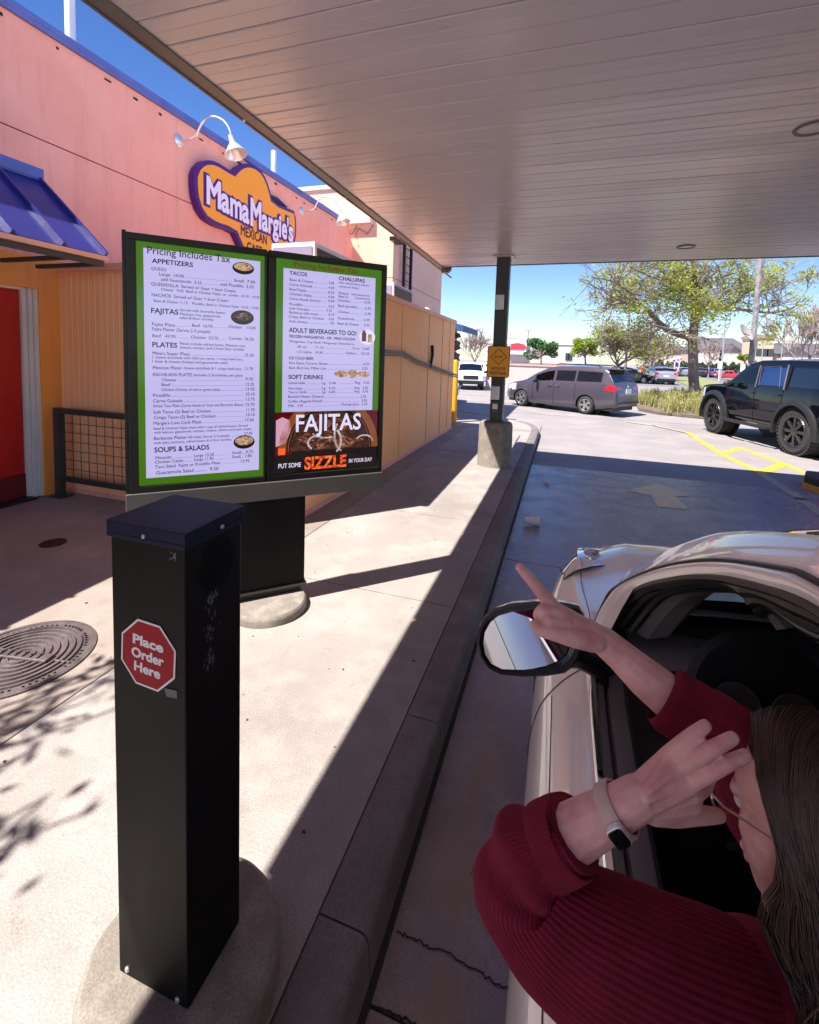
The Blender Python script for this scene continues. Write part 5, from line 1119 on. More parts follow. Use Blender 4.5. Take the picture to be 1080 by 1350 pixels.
# big mottled pole with a dish
t_, a_, b_ = pole(988.5, 320, 500, 24, .13, 'thick mottled grey pole carrying a satellite dish behind the black 4x4', 0, 'utility_pole', mat('mottled_grey', (.13, .115, .115), .9, c2=(.32, .30, .31), scale=7))
dc = gy(984, 438, 23.6); Rm = Matrix.Rotation(math.radians(-38), 3, 'Z')@Matrix.Rotation(math.radians(-32), 3, 'Y')@Matrix.Rotation(PI/2, 3, 'Y')
mb = MB(); mb.lathe([(.001, -.08), (.2, -.05), (.38, .02), (.40, .025), (.38, .0), (.2, -.07), (.001, -.1)], dc, Rm, 28, False); obj('satellite_dish', mb, mat('dish_grey', (.34, .28, .27), .5), t_, smooth=True)
mb = MB(); mb.tube([dc+Rm@Vector((0, 0, -.09)), Vector((a_.x, a_.y-.1, dc.z-.25)), Vector((a_.x, a_.y, dc.z-.3))], .04, 6); mb.box((a_.x, a_.y-.2, dc.z-.5), (.18, .14, .55)); obj('dish_bracket', mb, 'fascia', t_)
for px, y0, y1, lab in ((948.5, 476, 488, 'white notice panel on the pole right of the oak trunk'), (978.5, 480, 490, 'small white notice post beside the red pickup')):
    q = gz(px, y1+2); q *= 69/q.y; q.z = 0; b = gy(px, y0, 69)
    t = thing('notice_post', lab, 'sign', q); mb = MB(); mb.bx(q.x-.05, q.x+.05, 68.95, 69.05, 0, b.z); obj('post', mb, 'white', t); mb = MB(); mb.bx(q.x-.25, q.x+.25, 68.9, 68.94, b.z-.95, b.z); obj('panel', mb, 'white', t)
def gable(mb, x0, x1, y0, y1, z0, z1, axis='x', ov=.5):
    if axis == 'x':   # ridge along x, hipped
        i = (y1-y0)*.2
        v = [(x0-ov, y0-ov, z0), (x1+ov, y0-ov, z0), (x1+ov, y1+ov, z0), (x0-ov, y1+ov, z0), (x0+i, (y0+y1)/2, z1), (x1-i, (y0+y1)/2, z1)]
        mb.add(v, [(0, 1, 5, 4), (1, 2, 5), (2, 3, 4, 5), (3, 0, 4), (0, 3, 2, 1)])
    else:
        v = [(x0-ov, y0-ov, z0), (x1+ov, y0-ov, z0), ((x0+x1)/2, y0-ov, z1), (x0-ov, y1, z0), (x1+ov, y1, z0), ((x0+x1)/2, y1, z1)]
        mb.add(v, [(0, 1, 2), (0, 2, 5, 3), (1, 4, 5, 2), (3, 5, 4), (0, 3, 4, 1)])
def apartments(name, lab, px0, px1, d, ztop, zeave, gables, wallm, nwin):
    x0 = gy(px0, 470, d).x; x1 = gy(px1, 470, d).x
    t = thing(name, lab, 'building', ((x0+x1)/2, d, 0)); mb = MB(); mb.bx(x0, x1, d, d+14, 0, zeave); obj('wall', mb, wallm, t)
    mb = MB(); gable(mb, x0, x1, d, d+14, zeave, ztop); rf = obj('roof', mb, 'roof_grey', t)
    for g in gables:
        gx0 = lerp(x0, x1, g); w = 2.6; mb = MB(); mb.bx(gx0-w, gx0+w, d-1.2, d, 0, zeave-.2); obj('bay', mb, 'apt_trim', t)
        mb = MB(); gable(mb, gx0-w, gx0+w, d-1.2, d+4, zeave-.2, zeave+2.0, 'y', .3); obj('bay_roof', mb, 'roof_grey', rf)
    for k in range(nwin):
        u = (k+.5)/nwin; xx = lerp(x0, x1, u)
        for z in (1.4, 4.4, 7.2):
            if z+1.4 < zeave and min([abs(u-g)*(x1-x0) for g in gables]+[9]) > 3.2: mb = MB(); mb.bx(xx-.6, xx+.6, d-.06, d-.02, z, z+1.4); f = obj('window', mb, 'win_far', t); mb = MB(); mb.bx(xx-.75, xx+.75, d-.04, d-.01, z-.12, z+1.52); obj('window_frame', mb, 'apt_trim', f)
    return t
apartments('apartment_block', 'long grey-roofed apartment block left of the satellite dish', 912, 992, 150, 10.2, 6.4, (.30, .62), 'apt', 11)
apartments('apartment_block', 'grey-roofed apartment block right of the tan block above the black 4x4', 1019, 1130, 140, 8.6, 5.6, (.25, .6), 'apt', 12)
apartments('apartment_block', 'far apartment block showing behind the oak trunk', 862, 912, 175, 9.2, 6.0, (.5,), 'apt', 6)
x0, x1 = gy(997, 470, 135).x, gy(1019, 470, 135).x; t = thing('tan_block', 'flat-roofed tan block right of the satellite dish pole', 'building', (x0, 135, 0))
mb = MB(); mb.bx(x0, x1, 135, 145, 0, 9.2); obj('wall', mb, 'tan', t); mb = MB(); mb.bx(x0-.3, x1+.3, 134.7, 145.3, 9.2, 10.0); obj('parapet', mb, mat('brown_parapet', (.3, .2, .14), .9), t)
for k in range(3): mb = MB(); xx = lerp(x0, x1, (k+.5)/3); mb.bx(xx-.7, xx+.7, 134.93, 134.97, 4.8, 6.6); obj('window', mb, 'win_far', t)
x0, x1 = gy(640, 470, 110).x, gy(775, 470, 110).x; t = thing('shop_building', 'low white shop building with a red sign behind the round green tree', 'building', ((x0+x1)/2, 110, 0))
mb = MB(); mb.bx(x0, x1, 110, 125, 0, 5.6); obj('wall', mb, mat('cream_shop', (.62, .52, .46), .9), t); mb = MB(); mb.bx(x0-.2, x1+.2, 109.8, 125.2, 5.6, 5.85); obj('parapet', mb, 'white', t); mb = MB(); mb.bx(x0, x1, 109.9, 110, 0, 1.4); obj('brick_base', mb, mat('brick_base', (.36, .18, .14), .9), t)
a, b = gy(673, 460, 109).x, gy(691, 460, 109).x; mb = MB(); mb.bx(a-.6, b+.5, 109, 110, 3.2, 6.9); obj('sign_tower', mb, 'white', t); mb = MB(); mb.prism([(a, 4.3), (b, 4.3), (b+.5, 4.9), (b, 5.5), ((a+b)/2, 5.8), (a, 5.5), (a-.4, 4.9)], lambda u, v, h: Vector((u, h, v)), 108.85, 108.98); obj('red_sign', mb, 'red_sign', t)
for px in (664, 748, 752): xx = gy(px, 470, 110).x; mb = MB(); mb.bx(xx-.4, xx+.4, 109.85, 109.89, 2.2, 3.8); obj('window', mb, 'win_far', t)
# ------------------------------------------------------------------ planted islands
def island(name, px, z, m, lab=None):
    pts = [gz(a, b, 0) for a, b in px]; mb = MB(); mb.prism([(p.x, p.y) for p in pts], lambda u, v, h: Vector((u, v, h)), -.02, z); return tag(obj(name, mb, m, bevel=.03), kind='structure')
I1 = [(838, 533), (842, 541), (870, 546.5), (928, 552), (1000, 556), (1010, 540), (960, 524), (900, 519), (855, 522)]
island('planting_bed', I1, .12, 'mulch')
island('verge', [(886, 499), (915, 496.5), (938, 502), (990, 516), (990, 524), (930, 517), (905, 508)], .06, 'lawn')
island('far_kerb', [(850, 491), (950, 492), (1000, 494), (1000, 496), (900, 494), (850, 493)], .08, 'lot')
mb = MB(); rg_ = random.Random(21); nb = 0
ip = [(gz(a, b).x, gz(a, b).y) for a, b in I1]
def inside(x, y, poly):
    c = False
    for i in range(len(poly)):
        (x1, y1), (x2, y2) = poly[i], poly[i-1]
        if (y1 > y) != (y2 > y) and x < (x2-x1)*(y-y1)/(y2-y1)+x1: c = not c
    return c
tuf = []
while len(tuf) < 150:
    x, y = rg_.uniform(2.8, 9), rg_.uniform(17.5, 31)
    if inside(x, y, ip): tuf.append((x, y))
for x, y in tuf:
    for k in range(60):
        a = rg_.uniform(0, 2*PI); l = rg_.uniform(.35, .95)*(.7+.6*noise.noise(Vector((x*.7, y*.7, 0)))); sp_ = rg_.uniform(.2, 1.0); w = rg_.uniform(.008, .016); d = Vector((math.cos(a), math.sin(a), 0)); n_ = Vector((-d.y, d.x, 0))*w
        b = Vector((x+rg_.gauss(0, .1), y+rg_.gauss(0, .1), .1)); p1 = b+d*l*sp_*.35+Vector((0, 0, l*.6)); p2 = b+d*l*sp_+Vector((0, 0, l*(1.0-.45*sp_)))
        mb.add([b-n_, b+n_, p1+n_*.8, p1-n_*.8, p2], [(0, 1, 2, 3), (3, 2, 4)])
tag(obj('ornamental_grass', mb, 'grass', fixn=False), 'clumps of long yellow-green grass around the oak trunk', 'grass', kind='stuff')
# ------------------------------------------------------------------ trees
def leaf(mb, p, s_, r):
    d = Vector((r.gauss(0, 1), r.gauss(0, 1), r.gauss(0, .6))).normalized(); e = d.orthogonal().normalized()
    e = (e*math.cos(r.uniform(0, 6))+d.cross(e)*math.sin(r.uniform(0, 6))); e = (e-d*e.dot(d)).normalized()
    mb.add([p-d*s_, p+e*s_*.42, p+d*s_, p-e*s_*.42], [(0, 1, 2, 3)])
def limb(mb, pts, r0, r1, n=7): mb.tube(pts, [lerp(r0, r1, i/(len(pts)-1)) for i in range(len(pts))], n); return pts
def branch(mb, p, d, l, r, depth, rnd, tips, up=.15, spread=.75, minr=.012):
    k = 4; pts = [Vector(p)]; d = Vector(d).normalized()
    for i in range(k):
        d = (d+Vector((rnd.gauss(0, .16), rnd.gauss(0, .16), rnd.gauss(0, .12)+up*.2))).normalized(); pts.append(pts[-1]+d*l/k)
    limb(mb, pts, r, max(r*.55, minr), 5 if depth > 1 else 4)
    if depth == 0: tips.append((pts[-1], d)); tips.append((pts[2], d)); return
    for c in range(rnd.choice((2, 3, 3))):
        q = pts[rnd.choice((2, 3, 4))]; nd = (d+Vector((rnd.gauss(0, spread), rnd.gauss(0, spread), rnd.gauss(up, spread*.6)))).normalized()
        branch(mb, q, nd, l*rnd.uniform(.6, .85), max(r*.55, minr), depth-1, rnd, tips, up, spread, minr)
    branch(mb, pts[-1], d, l*.75, max(r*.6, minr), depth-1, rnd, tips, up, spread, minr)
# the oak
ok = thing('oak_tree', 'spreading oak tree with sparse yellow-green leaves in the grass island', 'tree', (gz(917, 530).x, gz(917, 530).y, .1))
rk = random.Random(8); D = 28.0; mb = MB(); tips = []
Q = lambda px, py, dy=0: gy(px, py, D+dy)
tr = [Vector((Q(914, 500).x, D, .05)), Q(914.5, 500), Q(914, 470), Q(913, 447)]
tr[0].x = Q(917, 528).x
limb(mb, [tr[0]+Vector((0, 0, 0)), tr[0].lerp(tr[1], .25), tr[1], tr[2], tr[3]], .27, .22, 12)
mains = [([(913, 449, 0), (904, 443, -.3), (884, 437, -.8), (866, 422, -1.3), (845, 402, -1.8), (815, 399, -2.2), (795, 410, -2.4)], .20, .05), ([(913, 449, 0), (916, 425, .2), (918, 404, .3), (914, 392, .4), (904, 385, .2), (885, 372, -.2), (870, 350, -.5)], .24, .06),
    ([(917, 408, .3), (926, 409, .6), (943, 404, 1.2), (965, 406, 1.8), (990, 410, 2.4), (1020, 412, 2.8), (1048, 405, 3.2)], .13, .04), ([(916, 400, .3), (918, 380, 0), (916, 352, -.2), (910, 330, -.4), (905, 305, -.5)], .16, .05), ([(914, 392, .3), (930, 370, .8), (952, 352, 1.2), (975, 335, 1.5)], .12, .04), ([(884, 437, -.8), (872, 433, -1.6), (855, 425, -2.4)], .06, .03), ([(845, 402, -1.8), (830, 385, -2.4), (805, 370, -3), (780, 365, -3.3)], .08, .03), ([(885, 372, -.2), (860, 365, -1.6), (830, 352, -2.4)], .07, .03), ([(904, 385, .2), (880, 392, 1.6), (858, 388, 2.8)], .06, .03), ([(926, 409, .6), (940, 392, -1), (962, 380, -2.2)], .06, .03), ([(965, 406, 1.8), (985, 385, 2), (1015, 378, 2.4), (1042, 372, 2.6)], .06, .025)]
for pts, r0, r1 in mains:
    P3 = spline([Q(*p) for p in pts], len(pts)*3); limb(mb, P3, r0, r1, 8)
    for i, p in enumerate(P3):
        if i < len(P3)*.28: continue
        for c in range(2 if rk.random() < .75 else 1):
            d = Vector((rk.gauss(0, .8), rk.gauss(0, .9), rk.gauss(.15, .55))).normalized(); branch(mb, p, d, rk.uniform(.8, 1.5), r1*.7, 2, rk, tips, .06, .7, .014)
obj('trunk', mb, 'bark', ok, smooth=True)
mb = MB()
for p, d in tips:
    if rk.random() < .5: continue
    n_ = rk.choice((3, 5, 8, 14)) if noise.noise(p*.5) > -.02 else rk.choice((0, 0, 1, 2))
    for k in range(n_): leaf(mb, p+Vector((rk.gauss(0, .2), rk.gauss(0, .2), rk.gauss(-.05, .16))), rk.uniform(.065, .12), rk)
print('oak', len(tips), len(mb.f)); obj('crown', mb, 'leaf_oak', ok, fixn=False)
def crown_tree(name, lab, px, yb, d, x0, x1, y0, y1, m, n, s_, seed, trunk_r=.2, blobs=14, hollow=.0):
    rnd = random.Random(seed); c = gy((x0+x1)/2, (y0+y1)/2, d); rx = (gy(x1, yb, d).x-gy(x0, yb, d).x)/2; rz = (gy(px, y0, d).z-gy(px, y1, d).z)/2
    base = gy(px, yb, d); base.z = 0
    t = thing(name, lab, 'tree', base); mb = MB(); mb2 = MB(); limb(mb, [base, base.lerp(c, .5)+Vector((.1, 0, 0)), Vector(c)], trunk_r, trunk_r*.4, 8)
    for b_ in range(blobs):
        a = rnd.uniform(0, 2*PI); e = rnd.uniform(-.7, 1); q = c+Vector((rx*.62*math.cos(a)*math.sqrt(max(0, 1-e*e*.6)), rx*.62*math.sin(a), rz*.62*e)); br = rnd.uniform(.28, .5)*min(rx, rz*1.2)
        limb(mb, [base.lerp(c, .7), q.lerp(c, .4), q], trunk_r*.35, .02, 5)
        for k in range(n//blobs):
            v = Vector((rnd.gauss(0, 1), rnd.gauss(0, 1), rnd.gauss(0, 1))).normalized()*br*rnd.uniform(.35, 1.0)**.5; v.z *= .8
            leaf(mb2, q+v, s_*rnd.uniform(.6, 1.3), rnd)
    obj('trunk', mb, 'bark', t, smooth=True); obj('crown', mb2, m, t, fixn=False); return t
crown_tree('green_tree', 'round dark green tree in front of the white shop building', 712, 480, 62, 686, 741, 445, 477, 'leaf_green', 3600, .17, 31, .18, 16)
crown_tree('lime_tree', 'bright lime green tree between the shop and the bare tree', 772, 481, 58, 750, 792, 440, 480, 'leaf_lime', 3000, .15, 32, .15, 14)
crown_tree('shrub_tree', 'small lime green bush tree in front of the long apartment block', 982, 479, 100, 972, 994, 464, 478, 'leaf_lime', 700, .22, 34, .12, 8)
def bare_tree(name, lab, px, yb, d, h, seed, depth=4, leafm=None, nl=0, lim=6, r=.16, spread=.6, minr=.02, up=.22):
    rnd = random.Random(seed); base = gy(px, yb, d); base.z = 0; t = thing(name, lab, 'tree', base); mb = MB(); tips = []
    f = base+Vector((0, 0, h*.28)); limb(mb, [base, base.lerp(f, .5)+Vector((.05, 0, 0)), f], r, r*.7, 8)
    for k in range(lim):
        a = 2*PI*k/lim+rnd.uniform(-.4, .4); d_ = Vector((math.cos(a)*spread*1.3, math.sin(a)*spread*1.3, 1)); branch(mb, f, d_, h*.3, r*.45, depth, rnd, tips, up, spread, minr)
    obj('trunk', mb, 'twig', t)
    if leafm:
        m2 = MB()
        for p, q in tips:
            for k in range(nl): leaf(m2, p+Vector((rnd.gauss(0, .2), rnd.gauss(0, .2), rnd.gauss(0, .2))), rnd.uniform(.06, .14), rnd)
        obj('crown', m2, leafm, t, fixn=False)
    return t
bare_tree('bare_tree', 'leafless grey-brown tree past the end of the annex', 626, 483, 60, 5.2, 41, 4)
bare_tree('bare_tree', 'wide hazy tree with few leaves behind the minivan roof', 815, 484, 50, 5.6, 42, 4, 'leaf_dull', 4, 8, .2, .8)
bare_tree('bare_tree', 'thin bare tree between the wide hazy tree and the oak trunk', 858, 484, 62, 5.0, 43, 4, 'leaf_dull', 1, 6, .15, .7)
bare_tree('bare_tree', 'tall bare tree above the black 4x4 at the right edge', 1062, 475, 48, 6.6, 44, 4, None, 0, 6, .13, .5)
bare_tree('bare_tree', 'small bare tree in front of the long apartment block', 935, 482, 90, 6.0, 45, 3, None, 0, 6, .14, .6, .03)
hd = MB(); rh = random.Random(51)
for k in range(5200):
    u = rh.random(); px = lerp(868, 1000, u); d = rh.uniform(116, 122); q = gy(px, 475, d); hgt = 2.6+1.3*noise.noise(Vector((u*22, 0, 0))); q.z = rh.uniform(.2, max(hgt, .6)); leaf(hd, q, rh.uniform(.2, .42), rh)
tag(obj('hedge', hd, 'hedge', fixn=False), 'long dark hedge row at the back of the far lot', 'hedge', kind='stuff')
# courtyard tree beside the building, behind the camera: throws the leafy shade at the left
ct = thing('courtyard_tree', 'slender courtyard tree throwing leafy shade on the pavement', 'tree', (-4.3, -1.6, .15)); rc_ = random.Random(61); mb = MB(); tips = []
limb(mb, [(-4.3, -1.6, .1), (-4.2, -1.5, 1.6), (-4.05, -1.3, 3.0)], .07, .05, 8)
for d in ((.6, .5, .5), (.9, .1, .5), (.2, .8, .7), (.7, .7, .2), (1, .4, .1)): branch(mb, (-4.05, -1.3, 3.0), d, .75, .03, 2, rc_, tips, .05, .6, .006)
obj('trunk', mb, 'bark', ct, smooth=True); m2 = MB()
for p, d in tips:
    if rc_.random() < .55:
        for k in range(6): leaf(m2, p+Vector((rc_.gauss(0, .06), rc_.gauss(0, .06), rc_.gauss(0, .06))), rc_.uniform(.03, .06), rc_)
obj('crown', m2, 'leaf_green', ct, fixn=False)
# ------------------------------------------------------------------ the white car at the order point
XC = .87
wc = thing('white_car', 'pearl white sedan stopped in the lane with its driver window down', 'car', (XC, .4, 0))
def mir(p): return Vector((2*XC-p.x, p.y, p.z))
# side sections: y -> points (x, z) from rocker to belt
SEC = {
 -2.05: [(.40, .34), (.33, .40), (.30, .50), (.29, .62), (.31, .74), (.35, .82), (.38, .87), (.40, .885)],
 -1.90: [(.22, .26), (.16, .33), (.13, .46), (.12, .62), (.15, .76), (.20, .85), (.24, .90), (.26, .915)],
 -1.50: [(.10, .2), (.04, .27), (.02, .44), (.01, .61), (.04, .76), (.09, .855), (.14, .91), (.17, .928)],
 -.70: [(.05, .18), (-.005, .25), (-.022, .43), (-.032, .60), (-.006, .755), (.05, .848), (.105, .905), (.132, .922)],
 .4: [(.05, .18), (-.005, .25), (-.022, .42), (-.032, .60), (-.004, .745), (.05, .835), (.102, .888), (.126, .904)],
 1.3: [(.05, .18), (-.005, .25), (-.022, .42), (-.032, .60), (-.004, .74), (.05, .828), (.100, .88), (.124, .897)],
 1.65: [(.05, .18), (-.004, .25), (-.022, .42), (-.032, .60), (-.006, .74), (.045, .83), (.105, .893), (.150, .918)],
 2.0: [(.06, .18), (.004, .25), (-.016, .42), (-.026, .60), (-.006, .73), (.035, .81), (.085, .868), (.135, .893)],
 2.25: [(.09, .18), (.03, .25), (.010, .42), (.004, .58), (.018, .71), (.048, .80), (.09, .865), (.145, .898)],
 2.45: [(.14, .18), (.08, .25), (.055, .41), (.048, .56), (.058, .68), (.085, .765), (.12, .825), (.18, .858)],
 2.62: [(.26, .2), (.20, .26), (.175, .39), (.165, .52), (.175, .63), (.205, .71), (.24, .755), (.30, .785)],
 2.74: [(.46, .22), (.40, .27), (.37, .37), (.36, .47), (.37, .54), (.40, .59), (.43, .62), (.47, .64)],
}
ky_ = sorted(SEC)
def sec(y):
    for i in range(len(ky_)-1):
        if y <= ky_[i+1]+1e-9:
            a, b = ky_[i], ky_[i+1]; t = (y-a)/(b-a); A0, A3 = SEC[ky_[max(i-1, 0)]], SEC[ky_[min(i+2, len(ky_)-1)]]; o = []
            for j in range(8):
                r_ = []
                for q in (0, 1):
                    p1, p2 = SEC[a][j][q], SEC[b][j][q]; m1 = (p2-A0[j][q])/max(b-ky_[max(i-1, 0)], 1e-3)*(b-a); m2 = (A3[j][q]-p1)/max(ky_[min(i+2, len(ky_)-1)]-a, 1e-3)*(b-a)
                    r_.append((2*t**3-3*t*t+1)*p1+(t**3-2*t*t+t)*m1+(-2*t**3+3*t*t)*p2+(t**3-t*t)*m2)
                o.append(Vector((r_[0], y, r_[1])))
            return o
    return [Vector((p[0], y, p[1])) for p in SEC[ky_[-1]]]
NY = 120; ysd = [lerp(-2.05, 2.74, i/NY) for i in range(NY+1)]
side = [spline(sec(y), 36) for y in ysd]
RW = .37; WH = [(1.93, .33), (-.85, .33)]
for r_ in side:
    for p in r_:
        for a, b in WH:
            d = math.hypot(p.y-a, p.z-b)
            if RW*.86 < d < RW*1.09: p.y = a+(p.y-a)/d*RW; p.z = b+(p.z-b)/d*RW
def gridcut(mb, rows, mirror):
    for i in range(len(rows)-1):
        for j in range(len(rows[0])-1):
            q = [rows[i][j], rows[i][j+1], rows[i+1][j+1], rows[i+1][j]]; c = sum(q, Vector())/4
            if any((c.y-a)**2+(c.z-b)**2 < RW*RW for a, b in WH): continue
            mb.add([mir(p) for p in q] if mirror else q, [(0, 1, 2, 3)])
mb = MB(); gridcut(mb, side, False); gridcut(mb, side, True)
# bumper noses
mb.add([*side[-1]]+[mir(p) for p in reversed(side[-1])], [range(72)]); mb.add([*side[0]]+[mir(p) for p in reversed(side[0])], [range(72)])
def top_rows(y0, y1, n, crown):
    rows = []
    for i in range(n+1):
        y = lerp(y0, y1, i/n); b = sec(y)[7]; r_ = []
        for k in range(25):
            u = k/24; x = lerp(b.x, 2*XC-b.x, u); w = 1-abs(2*u-1); s_ = math.sin(min(w*2.4, 1)*PI/2)
            z = b.z+crown*s_*(1 if y > 0 else .6)+.012*math.exp(-((w-.22)/.06)**2)*(1 if y > 0 else 0)
            cs = 1-(2*u-1)**2; r_.append(Vector((x, y+(lerp(.17, .05, min(1, (y-1.6)/1.1))*cs if y > 0 else -.06*(1-abs(2*u-1))), z)))
        rows.append(r_)
    return rows
hood = top_rows(1.60, 2.74, 40, .055)
mb.grid(hood); mb.grid(top_rows(-2.05, -1.28, 16, .03))
bodyo = obj('body', mb, 'paint_white', wc, smooth=True, angle=45, weld=.0004)
# shut lines, plus the body crease's shade as a dark line
mb = MB()
def on_side(y, j0, j1): return [p+Vector((-.0015, 0, .0008)) for p in spline(sec(y), 36)[j0:j1]]
mb.tube(on_side(1.42, 3, 34), .0014, 5); mb.tube(on_side(.14, 3, 36), .0014, 5)
mb.tube([spline(sec(y), 36)[34]+Vector((-.001, 0, .001)) for y in [1.62+.1*k for k in range(9)]], .0014, 5)
cr_ = [spline(sec(y), 36)[23]+Vector((-.0008, 0, .0005)) for y in [-.6+.1*k for k in range(21)]]; mb.tube(cr_, .0012, 4)  # no gap here: the crease's shade drawn as a thin dark line
islands('shut_and_crease_line', mb, 'ink', wc)
# headlights
for s_ in (0, 1):
    f_ = mir if s_ else (lambda p: p)
    rows = []
    for i in range(19):
        y = lerp(2.09, 2.60, i/18); sp_ = spline(sec(y), 36); hr = hood[min(40, max(0, round((y-1.60)/1.14*40)))]
        e = lerp(25, 31, abs(i/18-.5)*1.3); r_ = []
        ins = lerp(.22, .46, i/18)*math.sin(min(1, (i+1)/7)*PI/2)
        a = sp_[int(e)]; b = sp_[35]; c = Vector((b.x+ins, y+.02, b.z+.022)); 
        for k in range(13): r_.append(spline([a, sp_[32], b+Vector((.012, 0, .008)), c], 13)[k]+Vector((-.004, .002, .008*math.sin(PI*k/12)+.004)))
        rows.append(r_)
    mb = MB(); mb.grid([[f_(p) for p in r_] for r_ in rows]); hl = obj('headlight', mb, 'lens_clear', wc, smooth=True)
    mb = MB(); c = rows[9][7]
    for y_, dx, r_ in ((2.28, .09, .04), (2.42, .17, .045)):
        mb.lathe([(r_, .0), (r_*.8, -.012), (r_*.3, -.02), (.0001, -.02)], f_(Vector((sec(y_)[7].x+dx-.06, y_, sec(y_)[7].z+.034))), Matrix.Rotation(-.5, 3, 'X'), 24, False)
    islands('reflector', mb, 'chrome', hl, smooth=True)
    mb = MB(); mb.tube([f_(p) for p in rows[0]]+[f_(rows[i][12]) for i in range(1, 19)], .0022, 5); mb.tube([f_(rows[i][0]) for i in range(19)], .0022, 5); obj('lens_gap', mb, 'ink', hl)
    mb = MB(); mb.prism([(.2, .62), (.44, .66), (.46, .8), (.24, .84)], lambda u, v, h: f_(Vector((u-.02, h, v-.02)))+Vector((0, 0, .06)), -1.94, -1.90); obj('taillight', mb, 'lens_red', wc, bevel=.01)
mb = MB(); mb.bx(XC-.35, XC+.35, 2.70, 2.81, .32, .48); mb.bx(XC-.25, XC+.25, 2.735, 2.8, .54, .6); islands('grille', mb, 'plastic', wc, bevel=.01)
for s_ in (-1, 1):
    for (yy, rr) in WH:
        xx = XC+s_*.80
        mb = MB(); Rm = Matrix.Rotation(PI/2*s_, 3, 'Y'); r = .318; w = .21
        mb.lathe([(r*.64, -w*.5), (r*.9, -w*.5), (r, -w*.3), (r, w*.3), (r*.9, w*.5), (r*.66, w*.47)], (xx, yy, r), Rm, 48, False); o = obj('wheel', mb, 'rubber', wc, smooth=True)
        mb = MB(); mb.lathe([(r*.68, w*.45), (r*.66, w*.5), (r*.6, w*.36), (.0001, w*.3)], (xx, yy, r), Rm, 32, False)
        for k in range(7):
            a = 2*PI*k/7; mb.box(Vector((xx, yy, r))+Rm@Vector((r*.36*math.cos(a), r*.36*math.sin(a), w*.42)), (r*.6, .05, .02), 0, Rm@Matrix.Rotation(a, 3, 'Z'))
        obj('rim', mb, 'rim', o)
mb = MB()
for a, b in WH:
    for s_ in (0, 1):
        rows = [[Vector((x, a+RW*math.cos(q), b+RW*math.sin(q))) for x in (.02, .3)] for q in [PI*k/20-.4+.0*k for k in range(26)]]
        mb.grid([[mir(p) if s_ else p for p in r_] for r_ in rows]); cap_ = [Vector((.3, a+RW*math.cos(2*PI*k/24), b+RW*math.sin(2*PI*k/24))) for k in range(24)]; mb.add([mir(p) if s_ else p for p in cap_], [range(24)])
mb.bx(.08, 1.66, -1.9, 2.6, .16, .2); obj('underbody', mb, 'plastic', wc)
# greenhouse: drip line D, rail edge E (left side), then the roof / windscreen skin between the two sides
KP = .5
def pl(px, py, x0=.135):
    d = ray(px, py); t = (x0-KP*.9+KP*CZ)/(d.x-KP*d.z); return CAM+d*t
Dp = [pl(786, 822), pl(797, 797), pl(812, 776), pl(863, 752), pl(935, 740), pl(1030, 751), pl(1080, 770)]
Dp += [Vector((.432, .62, 1.487)), Vector((.444, .3, 1.50)), Vector((.447, -.05, 1.497)), Vector((.44, -.4, 1.465)), Vector((.41, -.75, 1.385)), Vector((.345, -1.05, 1.22)), Vector((.26, -1.32, .99)), Vector((.22, -1.42, .93))]
Ep = [pl(790, 836), pl(803, 812), pl(838, 776), pl(891, 761), pl(947, 759), pl(1002, 770), pl(1080, 801)]
Ep += [Vector((.408, .6, 1.437)), Vector((.42, .3, 1.45)), Vector((.423, -.05, 1.447)), Vector((.415, -.4, 1.412)), Vector((.38, -.72, 1.325)), Vector((.31, -.98, 1.17)), Vector((.215, -1.2, .975)), Vector((.17, -1.3, .93))]
ND = 90; Dc = spline(Dp, ND); Ec = spline(Ep, ND)
rows = []
for i in range(ND):
    d, e = Dc[i], Ec[i]; r_ = []
    for k in range(7):
        u = k/6; p = e.lerp(d, u)+Vector((-.012, 0, .008))*math.sin(PI*u); r_.append(p)
    rows.append(r_)
mb = MB(); mb.grid(rows); mb.grid([[mir(p) for p in r_] for r_ in rows])
sail = [pl(786, 822), pl(797, 797), pl(812, 776), pl(838, 776), pl(822, 803), pl(806, 834), pl(796, 842), pl(783, 836)]
mb.add([p+Vector((-.004, 0, .002)) for p in sail], [range(8)]); mb.add([mir(p) for p in sail], [range(8)])
islands('cant_rail', mb, 'paint_white', wc, smooth=True, angle=60)
mb = MB()
for f_ in (lambda p: p, mir): mb.tube([f_(p) for p in Dc], .0085, 8); 
islands('drip_moulding', mb, 'rubber_seal', wc, smooth=True)
mb = MB(); sk = []
for i in range(ND):
    d = Dc[i]; y = d.y; fr = min(1, max(0, (y-.95)/.35)); rr_ = min(1, max(0, (-.55-y)/.3)); r_ = []
    for k in range(33):
        u = k/32; x = lerp(d.x, 2*XC-d.x, u); w = 1-abs(2*u-1); s_ = math.sin(PI/2*min(1, w*1.0))**.5
        r_.append(Vector((x, y+s_*(.17*fr-.12*rr_), d.z+s_*(.115*(1-fr)*(1-.5*rr_)+.085*fr)+.022*math.sin(PI*min(1, w*5)))))
    sk.append(r_)
rf_, wsn, rwn = MB(), MB(), MB()
for i in range(ND-1):
    for k in range(32):
        c = sk[i][k]; e = min(k, 31-k); q = [sk[i][k], sk[i][k+1], sk[i+1][k+1], sk[i+1][k]]; yy = Dc[i].y
        if yy > .98 and e >= 2 : wsn.add(q, [(0, 1, 2, 3)])
        elif yy < -.66 and e >= 2 and yy > -1.36: rwn.add(q, [(0, 1, 2, 3)])
        else: rf_.add(q, [(0, 1, 2, 3)])
obj('roof', rf_, 'paint_white', wc, smooth=True, angle=60, weld=.0004)
